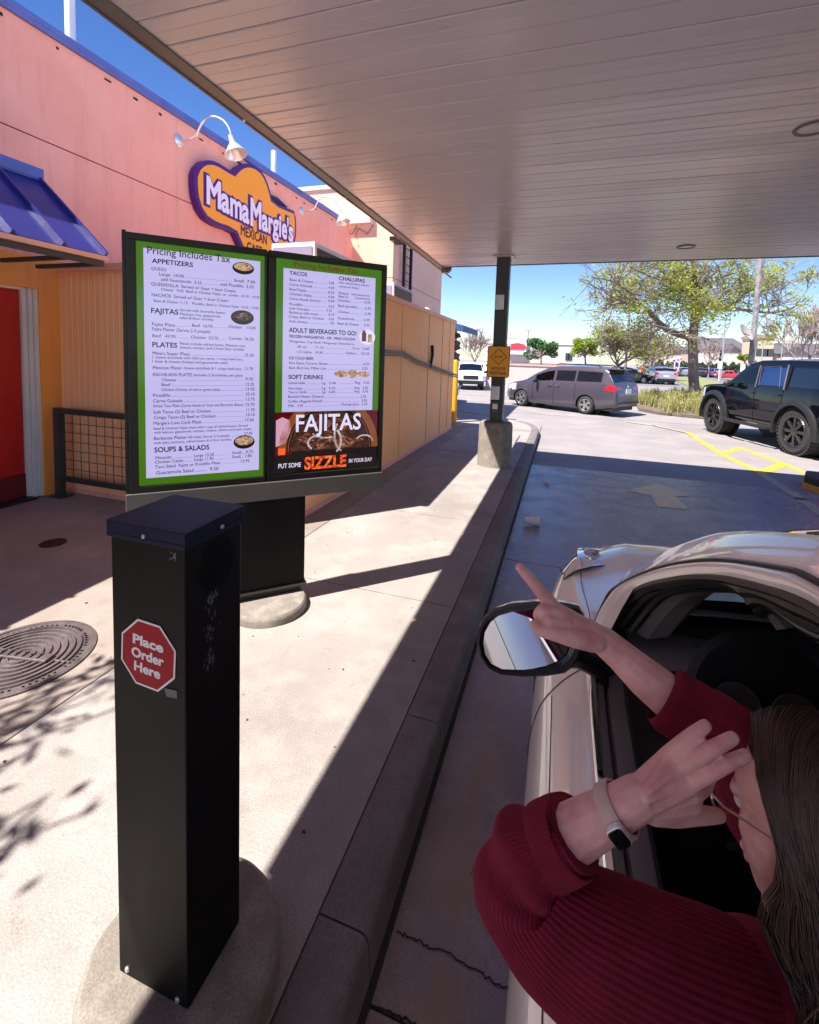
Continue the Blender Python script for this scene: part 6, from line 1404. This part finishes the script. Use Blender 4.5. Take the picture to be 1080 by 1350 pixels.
cw = MB(); cw.grid([[p+Vector((0, .012, .002)) for p in sk[0]], [p+Vector((0, .03, -.05)) for p in sk[0]], [p+Vector((0, -.1, -.1)) for p in sk[0]]]); obj('cowl_panel', cw, 'plastic', wc, smooth=True)
obj('windscreen', wsn, 'glass_screen', wc, smooth=True, weld=.0004); obj('rear_window', rwn, 'glass_tint', wc, smooth=True, weld=.0004)
mb = MB(); ih = min(range(ND), key=lambda i: abs(Dc[i].y-.98)); mb.tube([p+Vector((0, .004, .004)) for p in sk[ih][2:31]], .006, 6); obj('header_moulding', mb, 'rubber_seal', wc, smooth=True)
# seals and inner trim around the driver's opening
mb = MB(); Fs = []
i0, i1 = 6, min(range(ND), key=lambda i: abs(Dc[i].y+.1))
for i in range(i0, i1):
    e = Ec[i]; dn_ = (Ec[i]-Dc[i]).normalized(); Fs.append((e, dn_))
for f_ in (lambda p: p, mir):
    mb = MB()
    for off, ins, r in ((.006, .006, .011), (.022, .016, .013), (.040, .034, .014), (.058, .056, .013)): mb.tube([f_(e+dn_*off+Vector((ins, 0, -.004))) for e, dn_ in Fs], r, 8)
    fr_ = Fs[0][0]; mb.tube([f_(fr_+Vector((.012, -.01, -.02))), f_(Vector((.165, 1.45, .92))), f_(Vector((.16, 1.34, .9)))], .016, 8)
    obj('window_seal', mb, 'rubber_seal', wc, smooth=True)
mb = MB()
for f_ in (lambda p: p, mir):
    mb.grid([[f_(e+dn_*.062+Vector((.07, 0, -.006))), f_(e+dn_*.085+Vector((.095, 0, -.01))), f_(e+dn_*.082+Vector((.15, 0, .01))), f_(e+dn_*.02+Vector((.2, 0, .03)))] for e, dn_ in Fs])
islands('pillar_trim', mb, 'trim_grey', wc, smooth=True)
mb = MB(); mb.grid([[p+Vector((0, 0, -.035)) for p in sk[i][3:30]] for i in range(ih+2, ND-34)]); obj('headliner', mb, 'seat', wc, smooth=True)
# pillars behind the driver, rear side glass
for f_, nm in ((lambda p: p, 0), (mir, 1)):
    mb = MB(); a = lambda y, z: Vector((.135+.5*(z-.9)*.98+.012, y, z))
    def slab(q): mb.add([f_(p) for p in q]+[f_(p+Vector((.03, 0, 0))) for p in q], [(0, 1, 2, 3), (7, 6, 5, 4), (0, 4, 5, 1), (1, 5, 6, 2), (2, 6, 7, 3), (3, 7, 4, 0)])
    slab([a(.04, .9), a(.17, .9), a(.13, 1.45), a(.03, 1.45)]); obj('door_pillar', mb, 'plastic', wc)
    mb = MB(); slab([a(.035, .91), a(.03, 1.44), a(-.55, 1.37), a(-.98, .92)]); obj('rear_door_glass', mb, 'glass_tint', wc)
    if nm: mb = MB(); slab([a(1.40, .91), a(1.05, 1.33), a(.14, 1.44), a(.17, .91)]); obj('door_glass', mb, 'glass_dark', wc)
# belt mouldings and door tops
for f_ in (lambda p: p, mir):
    bl = [sec(y)[7] for y in [-1.2+.05*k for k in range(53)]]
    mb = MB(); mb.grid([[f_(p+Vector((dx, 0, dz))) for dx, dz in ((-.002, -.002), (.002, .008), (.014, .012), (.02, .006))] for p in bl]); obj('belt_chrome', mb, 'chrome', wc, smooth=True)
    mb = MB(); mb.grid([[f_(p+Vector((dx, 0, dz))) for dx, dz in ((.019, .004), (.022, .012), (.034, .010), (.04, -.01), (.046, .008), (.062, .012), (.085, .008), (.10, -.02), (.11, -.12), (.135, -.16), (.13, -.5), (.14, -.7))] for p in bl[:]]); obj('door_lining', mb, 'dash', wc, smooth=True, angle=50)
# door mirror
def mpx(px, py, y): return gy(px, py, y)
for f_, nm in ((lambda p: p, 0), (mir, 1)):
    HO = [(629, 846), (631, 829), (639, 814), (652, 805), (672, 799), (705, 796), (740, 797), (763, 802), (771, 815), (770, 838), (765, 860), (757, 877), (745, 886), (722, 890), (690, 891), (660, 888), (644, 880), (633, 864)]
    GO = [(637, 846), (639, 833), (646, 821), (657, 813), (674, 808), (705, 805), (738, 806), (757, 810), (763, 820), (762, 838), (757, 858), (750, 872), (740, 879), (720, 883), (690, 884), (662, 881), (648, 873), (640, 861)]
    YM = 1.20; ho = [mpx(a, b, YM) for a, b in HO]; go = [mpx(a, b, YM) for a, b in GO]; cc = sum(ho, Vector())/18
    mb = MB(); rows = []
    for k in range(9):
        u = k/8; sc_ = math.cos(u*PI/2*.93)**.55; rows.append([f_(cc+(p-cc)*sc_*1.0+Vector((.02*u, .012+.115*u, -.01*u))) for p in ho])
    mb.grid(rows, True); mb.add(rows[-1], [range(18)]); m_ = obj('door_mirror', mb, 'paint_white', wc, smooth=True, angle=60)
    mb = MB(); mb.grid([[f_(p+Vector((0, .014, 0))) for p in ho], [f_(p+Vector((0, -.004, 0))) for p in ho], [f_(p.lerp(q, .4)+Vector((0, -.008, 0))) for p, q in zip(ho, go)], [f_(q+Vector((0, .004, 0))) for q in go]], True); obj('mirror_rim', mb, 'plastic', m_, smooth=True)
    tm = Matrix.Rotation(math.radians(-6), 3, 'X')@Matrix.Rotation(math.radians(8), 3, 'Z')
    mb = MB(); mb.add([f_(cc+Vector((0, .012, 0))+tm@((q-cc)*.995)) for q in go], [range(18)]); obj('mirror_glass', mb, 'mirror', m_)
    mb = MB(); mb.grid([[f_(cc+(q-cc)*1.02+Vector((0, .004, 0))) for q in go], [f_(cc+(q-cc)*.98+Vector((0, .04, 0))) for q in go]], True); obj('mirror_recess', mb, 'plastic', m_)
    mb = MB(); mb.tube([f_(Vector((.06, 1.29, 1.02))), f_(Vector((.11, 1.36, .97))), f_(Vector((.16, 1.42, .925)))], [.045, .035, .045], 10); mb.tube([f_(Vector((.06, 1.23, 1.05))), f_(Vector((.11, 1.3, .99))), f_(Vector((.15, 1.38, .93)))], [.03, .026, .03], 10); obj('mirror_stalk', mb, 'plastic', m_, smooth=True)
mb = MB(); mb.add([pl(787, 838), pl(800, 850), pl(806, 880), pl(792, 870)], [range(4)]); obj('mirror_sail', mb, 'plastic', wc)
# interior
mb = MB(); dr_ = []
for k in range(15):
    x = lerp(.24, 1.5, k/14); bulge = .035*math.exp(-((x-.52)/.17)**2)
    dr_.append(spline([(x, 1.70, .905), (x, 1.62, .935+bulge*.3), (x, 1.53, .95+bulge*.8), (x, 1.445, .94+bulge), (x, 1.42, .89+bulge*.6), (x, 1.455, .83), (x, 1.44, .72), (x, 1.40, .62), (x, 1.5, .5), (x, 1.55, .3)], 40))
mb.grid(dr_); DB = obj('dashboard', mb, 'dash', wc, smooth=True, angle=70)
mb = MB(); vc = Vector((.365, 1.418, .888))
mb.box(vc, (.13, .03, .055)); 
obj('air_vent', mb, 'ink', DB, bevel=.008)
mb = MB()
for k in range(4): mb.box(vc+Vector((0, -.017, -.018+k*.012)), (.11, .006, .003))
mb.tube([vc+Vector((a*.068, -.016, b*.03)) for a, b in ((-1, -1), (-1, 1), (1, 1), (1, -1), (-1, -1))], .003, 6); obj('vent_slats', mb, 'plastic', DB)
mb = MB(); mb.tube([(.27, 1.6, .948), (.36, 1.545, .958), (.50, 1.49, .985)], .0025, 5); obj('dash_seam', mb, 'ink', DB)
gc = Vector((.535, 1.385, .905))
GR = Matrix.Rotation(math.radians(72), 3, 'X')
mb = MB(); mb.lathe([(.19, -.01), (.17, 0), (.0001, 0)], gc+Vector((.03, .02, 0)), GR, 40, False); obj('instrument_panel', mb, 'ink', DB)
for dx in (-.045, .085):
    mb = MB(); mb.lathe([(.055, .004), (.055, .008), (.0525, .008), (.0525, .004)], gc+Vector((dx, 0, .005)), GR, 40, True)
    for k in range(25):
        a = math.radians(-40+k*11); mb.box(gc+Vector((dx, 0, .005))+GR@Vector((.046*math.cos(a), .046*math.sin(a), .005)), (.008 if k % 4 == 0 else .004, .0012, .001), 0, GR@Matrix.Rotation(a, 3, 'Z'))
    mb.box(gc+Vector((dx, 0, .005))+GR@Vector((-.015, .012, .006)), (.05, .0025, .001), 0, GR@Matrix.Rotation(-.7, 3, 'Z'))
    obj('gauge', mb, 'trim_grey', DB)
mb = MB(); mb.ball(gc+Vector((-.06, -.012, -.01)), .0022, 6); obj('indicator_light', mb, mat('green_lamp', (.05, .5, .1), .3, emit=(.05, .9, .15), es=.6), DB)
mb = MB(); sw = Vector((.56, 1.14, .80)); SR = Matrix.Rotation(math.radians(62), 3, 'X'); ring = [sw+SR@Vector((.18*math.cos(2*PI*k/48), .18*math.sin(2*PI*k/48), 0)) for k in range(49)]
mb.tube(ring, .015, 10, False); mb.ball(sw+SR@Vector((0, 0, -.02)), .065, 10, SR, (1, .9, .4))
for a in (200, 340, 270): mb.tube([sw+SR@Vector((0, 0, -.02)), sw+SR@Vector((.17*math.cos(math.radians(a)), .17*math.sin(math.radians(a)), 0))], .016, 8)
mb.tube([sw+SR@Vector((0, 0, -.02)), (.56, 1.45, .68)], .035, 10); obj('steering_wheel', mb, 'plastic', wc, smooth=True)
for x in (.52, 1.22):
    mb = MB(); mb.box((x, .52, .48), (.48, .5, .16)); mb.box((x, .22, .78), (.46, .14, .62), 0, Matrix.Rotation(math.radians(14), 3, 'X')); mb.box((x, .10, 1.16), (.26, .09, .17)); mb.tube([(x-.06, .12, 1.0), (x-.06, .1, 1.12)], .008, 6); mb.tube([(x+.06, .12, 1.0), (x+.06, .1, 1.12)], .008, 6); obj('front_seat', mb, 'seat', wc, bevel=.05, smooth=True)
mb = MB(); mb.box((XC, -.55, .48), (1.2, .5, .16)); mb.box((XC, -.92, .75), (1.2, .14, .5), 0, Matrix.Rotation(.35, 3, 'X')); obj('rear_seat', mb, 'seat', wc, bevel=.04, smooth=True)
mb = MB(); mb.bx(.12, 1.62, -1.2, 1.5, .2, .24); mb.bx(.3, 1.44, -1.5, -1.05, .84, .88); mb.bx(XC-.11, XC+.11, .1, 1.15, .24, .52); obj('cabin_floor', mb, 'seat', wc, bevel=.01)
# ------------------------------------------------------------------ the driver
per = thing('person', 'driver in a maroon ribbed sweater leaning out of the white sedan and pointing', 'person', (.45, .5, .5))
# right arm, pointing out of the window
def cap(mb, A, B, r0, r1, n=12): return capsule(mb, P(*A), P(*B), r0, r1, n)
bm_ = MB()
def chain(pts, n=12):
    for (a, ra), (b, rb) in zip(pts, pts[1:]): capsule(bm_, a, b, ra, rb, n)
rw = P(797, 846, .775)
chain([(P(985, 985, .68), .042), (P(905, 938, .725), .0365), (P(850, 893, .75), .0315), (P(818, 864, .767), .0262), (rw, .0242)])
hk = {k: P(*v) for k, v in dict(i0=(727, 797, .775), m0=(738, 810, .76), r0=(746, 822, .755), p0=(752, 832, .755)).items()}
for k, a, r in (('i0', (802, 844, .775), .0135), ('m0', (804, 849, .768), .015), ('r0', (805, 854, .765), .0145), ('p0', (803, 857, .767), .012)): capsule(bm_, P(*a), hk[k], r+.003, r-.0045)
capsule(bm_, P(826, 869, .766), P(778, 834, .769), .0248, .0212); capsule(bm_, P(775, 832, .77), P(745, 818, .768), .021, .016)
chain([(hk['i0'], .0128), (P(712, 779, .775), .0108), (P(700, 764, .775), .0098), (P(691, 754, .774), .0088), (P(685, 748, .773), .0072)])
chain([(hk['m0'], .0122), (P(716, 805, .762), .0112), (P(711, 811, .772), .0105), (P(722, 815, .785), .0095), (P(734, 815, .785), .0085)])
chain([(hk['r0'], .012), (P(724, 818, .752), .011), (P(717, 824, .765), .0102), (P(727, 827, .78), .0092), (P(738, 826, .78), .0085)])
chain([(hk['p0'], .011), (P(733, 829, .748), .0100), (P(727, 833, .758), .0092), (P(735, 835, .772), .0082)])
chain([(P(785, 846, .755), .017), (P(758, 842, .742), .0145), (P(731, 835, .742), .0122), (P(712, 830, .75), .0108), (P(706, 824, .757), .0088)])
# left arm, hand shading the face
lw_ = P(826, 1060, .60)
chain([(P(690, 1150, .655), .043), (P(738, 1108, .635), .036), (P(785, 1082, .617), .031), (lw_, .0255), (P(842, 1051, .598), .0245)])
lk = {k: P(*v) for k, v in dict(a=(882, 997, .602), b=(896, 1013, .592), c=(907, 1033, .586), d=(911, 1047, .588)).items()}
for k, a, r in (('a', (846, 1040, .60), .0135), ('b', (848, 1048, .596), .0155), ('c', (850, 1056, .594), .0155), ('d', (852, 1064, .596), .0135)): capsule(bm_, P(*a), lk[k], r+.003, r-.0025)
capsule(bm_, P(852, 1050, .598), P(885, 1030, .595), .019, .0155)
for k, a in (('a', (850, 1040, .584)), ('b', (852, 1048, .578)), ('c', (854, 1056, .577))): capsule(bm_, P(*a), lk[k]+(CAM-lk[k]).normalized()*.0085, .004, .0042, 8)
chain([(lk['a'], .0112), (P(899, 981, .594), .0096), (P(915, 968, .591), .0088), (P(930, 957, .592), .0076)])
chain([(lk['b'], .0114), (P(921, 998, .578), .0098), (P(944, 985, .573), .0090), (P(966, 973, .574), .0077)])
chain([(lk['c'], .0110), (P(934, 1020, .574), .0095), (P(959, 1007, .569), .0088), (P(983, 996, .571), .0075)])
chain([(lk['d'], .0112), (P(924, 1041, .600), .0098), (P(931, 1036, .615), .0086)])
capsule(bm_, P(858, 1060, .598), P(908, 1056, .596), .0195, .0165)
chain([(P(860, 1068, .600), .0165), (P(888, 1074, .603), .0140), (P(918, 1074, .608), .0118), (P(936, 1075, .615), .0100), (P(948, 1075, .622), .0088)])
# head
Hc = P(1084, 1091, .59)
hf = Vector((-.62, .72, -.33)).normalized(); hu = Vector((.02, .10, 1)); hu = (hu-hf*hu.dot(hf)).normalized(); hl = hu.cross(hf)
HM = Matrix((hf, hl, hu)).transposed(); hp = lambda f, l, u: Hc+hf*f+hl*l+hu*u
bm_.ball(hp(-.012, 0, .03), 1, 14, HM, (.093, .074, .088))
def fcap(a, b, r0, r1): capsule(bm_, hp(*a), hp(*b), r0, r1, 14)
fcap((.035, 0, .02), (.048, 0, -.075), .062, .042)
for s_ in (-1, 1): fcap((.045, s_*.036, -.02), (.058, s_*.022, -.08), .034, .026); fcap((.0, s_*.055, -.06), (.06, s_*.02, -.108), .022, .02); fcap((.081, s_*.016, .022), (.070, s_*.046, .020), .0135, .011)
fcap((.078, 0, -.102), (.076, 0, -.108), .022, .02); fcap((.092, 0, .008), (.113, 0, -.030), .0085, .0125)
for s_ in (-1, 1): fcap((.1, s_*.009, -.034), (.1, s_*.010, -.034), .0095, .009)
fcap((.096, -.018, -.064), (.096, .018, -.064), .0075, .0075); fcap((.094, -.015, -.076), (.094, .015, -.076), .0085, .0085)
for s_ in (-1, 1): bm_.ball(hp(-.008, s_*.076, -.02), 1, 8, HM, (.02, .009, .032))
NB = Vector((.43, .47, .985))
capsule(bm_, hp(-.025, 0, -.05), NB, .054, .06)
# torso
SHL, SHR = P(1010, 1330, .60), Vector((.60, .62, .99))
capsule(bm_, NB, Vector((.48, .42, .62)), .10, .13); capsule(bm_, SHL, NB, .055, .07); capsule(bm_, NB, SHR, .07, .055)
capsule(bm_, SHL, P(800, 1262, .605), .05, .046); capsule(bm_, P(800, 1262, .605), P(690, 1150, .655), .046, .045); capsule(bm_, SHR, P(985, 985, .68), .05, .042)
body = remesh(bm_, .0021, 3, .45)
bo = obj('body', body, 'skin', per, smooth='all')
# nails
mb = MB()
def nail(tip, prev, w, up):
    d = (tip-prev).normalized(); b = d.cross(up).normalized(); n = b.cross(d).normalized()
    if n.dot(CAM-tip) < 0: n = -n
    c = tip+n*.0079-d*.0042
    rows = [[c+d*(u*.0062)+b*(v*w)+n*(-.0022*v*v-.0012*max(0, u)**2) for v in (-1, -.5, 0, .5, 1)] for u in (-.8, -.3, .2, .6, .9)]; mb.grid(rows)
for a, b in (((930, 957, .592), (915, 968, .591)), ((966, 973, .574), (944, 985, .573)), ((983, 996, .571), (959, 1007, .569))): nail(P(*a), P(*b), .0052, Vector((.3, -.5, .8)))
obj('fingernails', mb, 'nail', per, smooth='all', fixn=False)
for s_ in (-1, 1):
    mb = MB(); mb.ball(hp(.076, s_*.031, .001), .0125, 10); e_ = obj('eye', mb, 'white', per, smooth=True); mb = MB(); mb.ball(hp(.0825, s_*.031, .001), .0068, 8); obj('iris', mb, 'hair', e_, smooth=True)
mb = MB()
for s_ in (-1, 1):
    mb.tube([hp(.104, s_*(.033+.026*math.cos(2*PI*k/28)), -.004+.022*math.sin(2*PI*k/28)) for k in range(29)], .0016, 6, False)
    mb.tube([hp(.102, s_*.062, .004), hp(.07, s_*.079, .005), hp(.0, s_*.084, .003), hp(-.02, s_*.083, -.006), hp(-.035, s_*.08, -.03)], .0017, 6)
mb.tube([hp(.105, -.009, .002), hp(.107, 0, .005), hp(.105, .009, .002)], .0015, 6); obj('glasses', mb, 'gold', per, smooth=True)
mb = MB(); mb.ball(hp(-.004, .083, -.062), .0055, 6); obj('earring', mb, 'gem', per)
# sweater: left sleeve with knitted ribs, folds bunching at the elbow
def sleeve(path, ribs, n, m, fold, fw, seed):
    rnd = random.Random(seed); c = spline([p for p, r in path], m); rr = [v.x for v in spline([(r, 0, 0) for p, r in path], m)]
    ph = [rnd.uniform(0, 6) for _ in range(6)]
    def prof(t, a):
        q = 1+.036*abs(math.cos(ribs*a/2+.6*math.sin(t*9)))
        w = math.exp(-((t-fw)/.16)**2)
        f = math.sin((t*46)+1.5*math.sin(a+ph[0])+.7*math.sin(2*a+ph[1]))
        return q+fold*w*f*(.75+.25*math.cos(a-ph[2]))+.02*math.sin(3*a+t*7+ph[3])*(1-w)
    mb = MB(); mb.tube(c, rr, n, False, prof); return mb, c, rr
LP = [(P(752, 1100, .628), .041), (P(741, 1106, .632), .0425), (P(727, 1113, .637), .044), (P(708, 1124, .645), .051), (P(692, 1145, .652), .058), (P(692, 1172, .650), .066), (P(722, 1205, .638), .073), (P(765, 1238, .622), .079), (P(815, 1268, .606), .083), (P(880, 1300, .596), .085), (P(950, 1325, .598), .085), (P(1030, 1345, .60), .075)]
mb, c_, r_2 = sleeve(LP, 66, 396, 170, .15, .30, 3)
# turned cuff: folded band
mb2, _, _ = sleeve([(P(751, 1101, .628), .0375), (P(756, 1098, .626), .0425), (P(750, 1101, .629), .0452), (P(736, 1108, .634), .0465), (P(725, 1114, .638), .0465), (P(721, 1117, .639), .0425)], 66, 396, 24, 0, .5, 4)
slv = obj('left_sleeve', mb, 'knit', per, smooth='all'); obj('cuff', mb2, 'knit', slv, smooth='all')
RP = [(P(872, 915, .738), .040), (P(880, 921, .734), .0465), (P(893, 930, .728), .048), (P(915, 943, .718), .0475), (P(945, 962, .705), .050), (P(975, 985, .69), .052), (P(1005, 1030, .68), .056), (P(1040, 1100, .675), .064), (SHR+Vector((.0, .02, .0)), .075)]
mb, _, _ = sleeve(RP, 80, 320, 90, .02, .35, 5); obj('right_sleeve', mb, 'knit', per, smooth='all')
tb = MB(); capsule(tb, SHL, NB+Vector((0, 0, -.05)), .080, .095); capsule(tb, NB+Vector((0, 0, -.05)), SHR, .095, .078); capsule(tb, NB+Vector((0, 0, -.06)), Vector((.49, .42, .55)), .125, .15); capsule(tb, SHL, Vector((.40, .42, .6)), .085, .11); capsule(tb, SHR, Vector((.58, .44, .6)), .085, .11); capsule(tb, NB+Vector((0, 0, -.01)), NB+Vector((0, 0, .03)), .075, .066)
obj('sweater', remesh(tb, .008, 6), 'knit', per, smooth='all')
tb = MB()
for s_ in (-.11, .11): capsule(tb, (.5+s_, .45, .62), (.5+s_*1.4, .92, .66), .085, .065); capsule(tb, (.5+s_*1.4, .92, .66), (.5+s_, 1.2, .34), .062, .045)
capsule(tb, (.42, .44, .62), (.58, .44, .62), .11, .11); obj('trousers', remesh(tb, .012, 3), 'denim', per, smooth='all')
# watch
ax = (P(842, 1053, .598)-P(790, 1080, .615)).normalized(); wcn = P(812, 1068, .6065)
vd = (CAM-wcn); vd = (vd-ax*vd.dot(ax)).normalized(); sd = ax.cross(vd)
ang = math.radians(38)
if P(815, 1085, .6).z and (sd.dot(UP)) > 0: sd = -sd
nw = (vd*math.cos(ang)+sd*math.sin(ang)).normalized(); tw_ = ax.cross(nw)
mb = MB(); rg = .0298; rows = []
for k in range(49):
    a = 2*PI*k/48; o_ = nw*math.cos(a)+tw_*math.sin(a); rows.append([wcn+ax*h+o_*(rg+d) for h, d in ((-.010, -.002), (-.0105, .001), (-.008, .0022), (.008, .0022), (.0105, .001), (.010, -.002))])
mb.grid(rows); wt = obj('watch_strap', mb, mat('pale_strap', (.55, .40, .36), .6), per, smooth=True)
WM = Matrix((tw_, ax, nw)).transposed(); wf = wcn+nw*(rg+.005)
mb = MB(); mb.prism(rrect(.026, .023, .006), lambda u, v, h: wf+tw_*u+ax*v+nw*h, -.005, .004); obj('watch_case', mb, 'silver', wt, bevel=.0012, smooth=True)
mb = MB(); mb.prism(rrect(.0225, .0195, .0045), lambda u, v, h: wf+tw_*u+ax*v+nw*h, .004, .0055); obj('watch_face', mb, mat('watch_glass', (.004, .004, .006), .08), wt)
# hair: scalp cap and strands
mb = MB(); rows = []
for i in range(25):
    th = PI*i/24*.72; r_ = []
    for k in range(48):
        a = 2*PI*k/48; f, l, u = math.sin(th)*math.cos(a), math.sin(th)*math.sin(a), math.cos(th)
        lim = 1.0
        if f > .15: u2 = max(u, .30+.7*(f-.15)) ; sc_ = math.sqrt(max(0, 1-u2*u2)/max(1e-6, f*f+l*l)) if u < u2 else 1; f, l, u = f*sc_, l*sc_, u2
        r_.append(hp(-.012+f*.099, l*.080, .03+u*.097))
    rows.append(r_)
mb.grid(rows, True); hr = obj('hair', mb, 'hair', per, smooth=True)
mb = MB(); rh = random.Random(77)
for k in range(3200):
    sd_ = 1 if rh.random() < .72 else -1
    f0 = rh.uniform(-.10, .072); b = rh.uniform(0, 1)
    bk = rh.random() < .3
    fo = f0*.5+rh.gauss(-.012, .012); r0 = 1.0+rh.uniform(0, .07)
    top = hp(-.012+f0*.95*r0, sd_*rh.uniform(0, .012), .03+.098*math.sqrt(max(0, 1-(f0/.108)**2))*r0)
    if bk: pts = [top, hp(-.07+rh.gauss(0, .01), sd_*rh.uniform(0, .05), .09), hp(-.112, sd_*rh.uniform(0, .055), .02), hp(-.115+rh.gauss(0, .01), sd_*rh.uniform(0, .06), -.08), hp(-.11+rh.gauss(0, .012), sd_*rh.uniform(0, .07), -.18), hp(-.10+rh.gauss(0, .015), sd_*rh.uniform(0, .08), -.28)]
    else:
        w = rh.gauss(0, .009)
        pts = [top, hp(-.012+f0*(.6 if sd_ > 0 and f0 > 0 else .85), sd_*.050*r0, .03+.080*r0*math.sqrt(max(.1, 1-(f0/.115)**2))), hp(-.014+f0*(.30 if sd_ > 0 and f0 > 0 else .62)+fo*.1, sd_*.082*r0, .03+.02), hp(-.026+f0*(.12 if f0 > 0 else .4)+w, sd_*(.085*r0+rh.gauss(0, .002)), -.03), hp(-.030+f0*.24+w*2.2, sd_*(.088+rh.gauss(0, .004)), -.10), hp(-.034+f0*.25+rh.gauss(0, .015), sd_*(.083+rh.gauss(0, .010)), -.18), hp(-.04+f0*.3+rh.gauss(0, .016), sd_*(.075+rh.gauss(0, .016)), -.25-rh.uniform(0, .06))]
    r = rh.uniform(.0006, .0014) if rh.random() < .85 else .0004
    q = spline(pts, 18); mb.tube(q, [r*(.55+.45*math.sin(PI*min(1, i/6)/2))*(1 if i < 13 else (18-i)/5.5) for i in range(18)], 3, False)
obj('strands', mb, 'hair', hr, smooth='all', fixn=False)
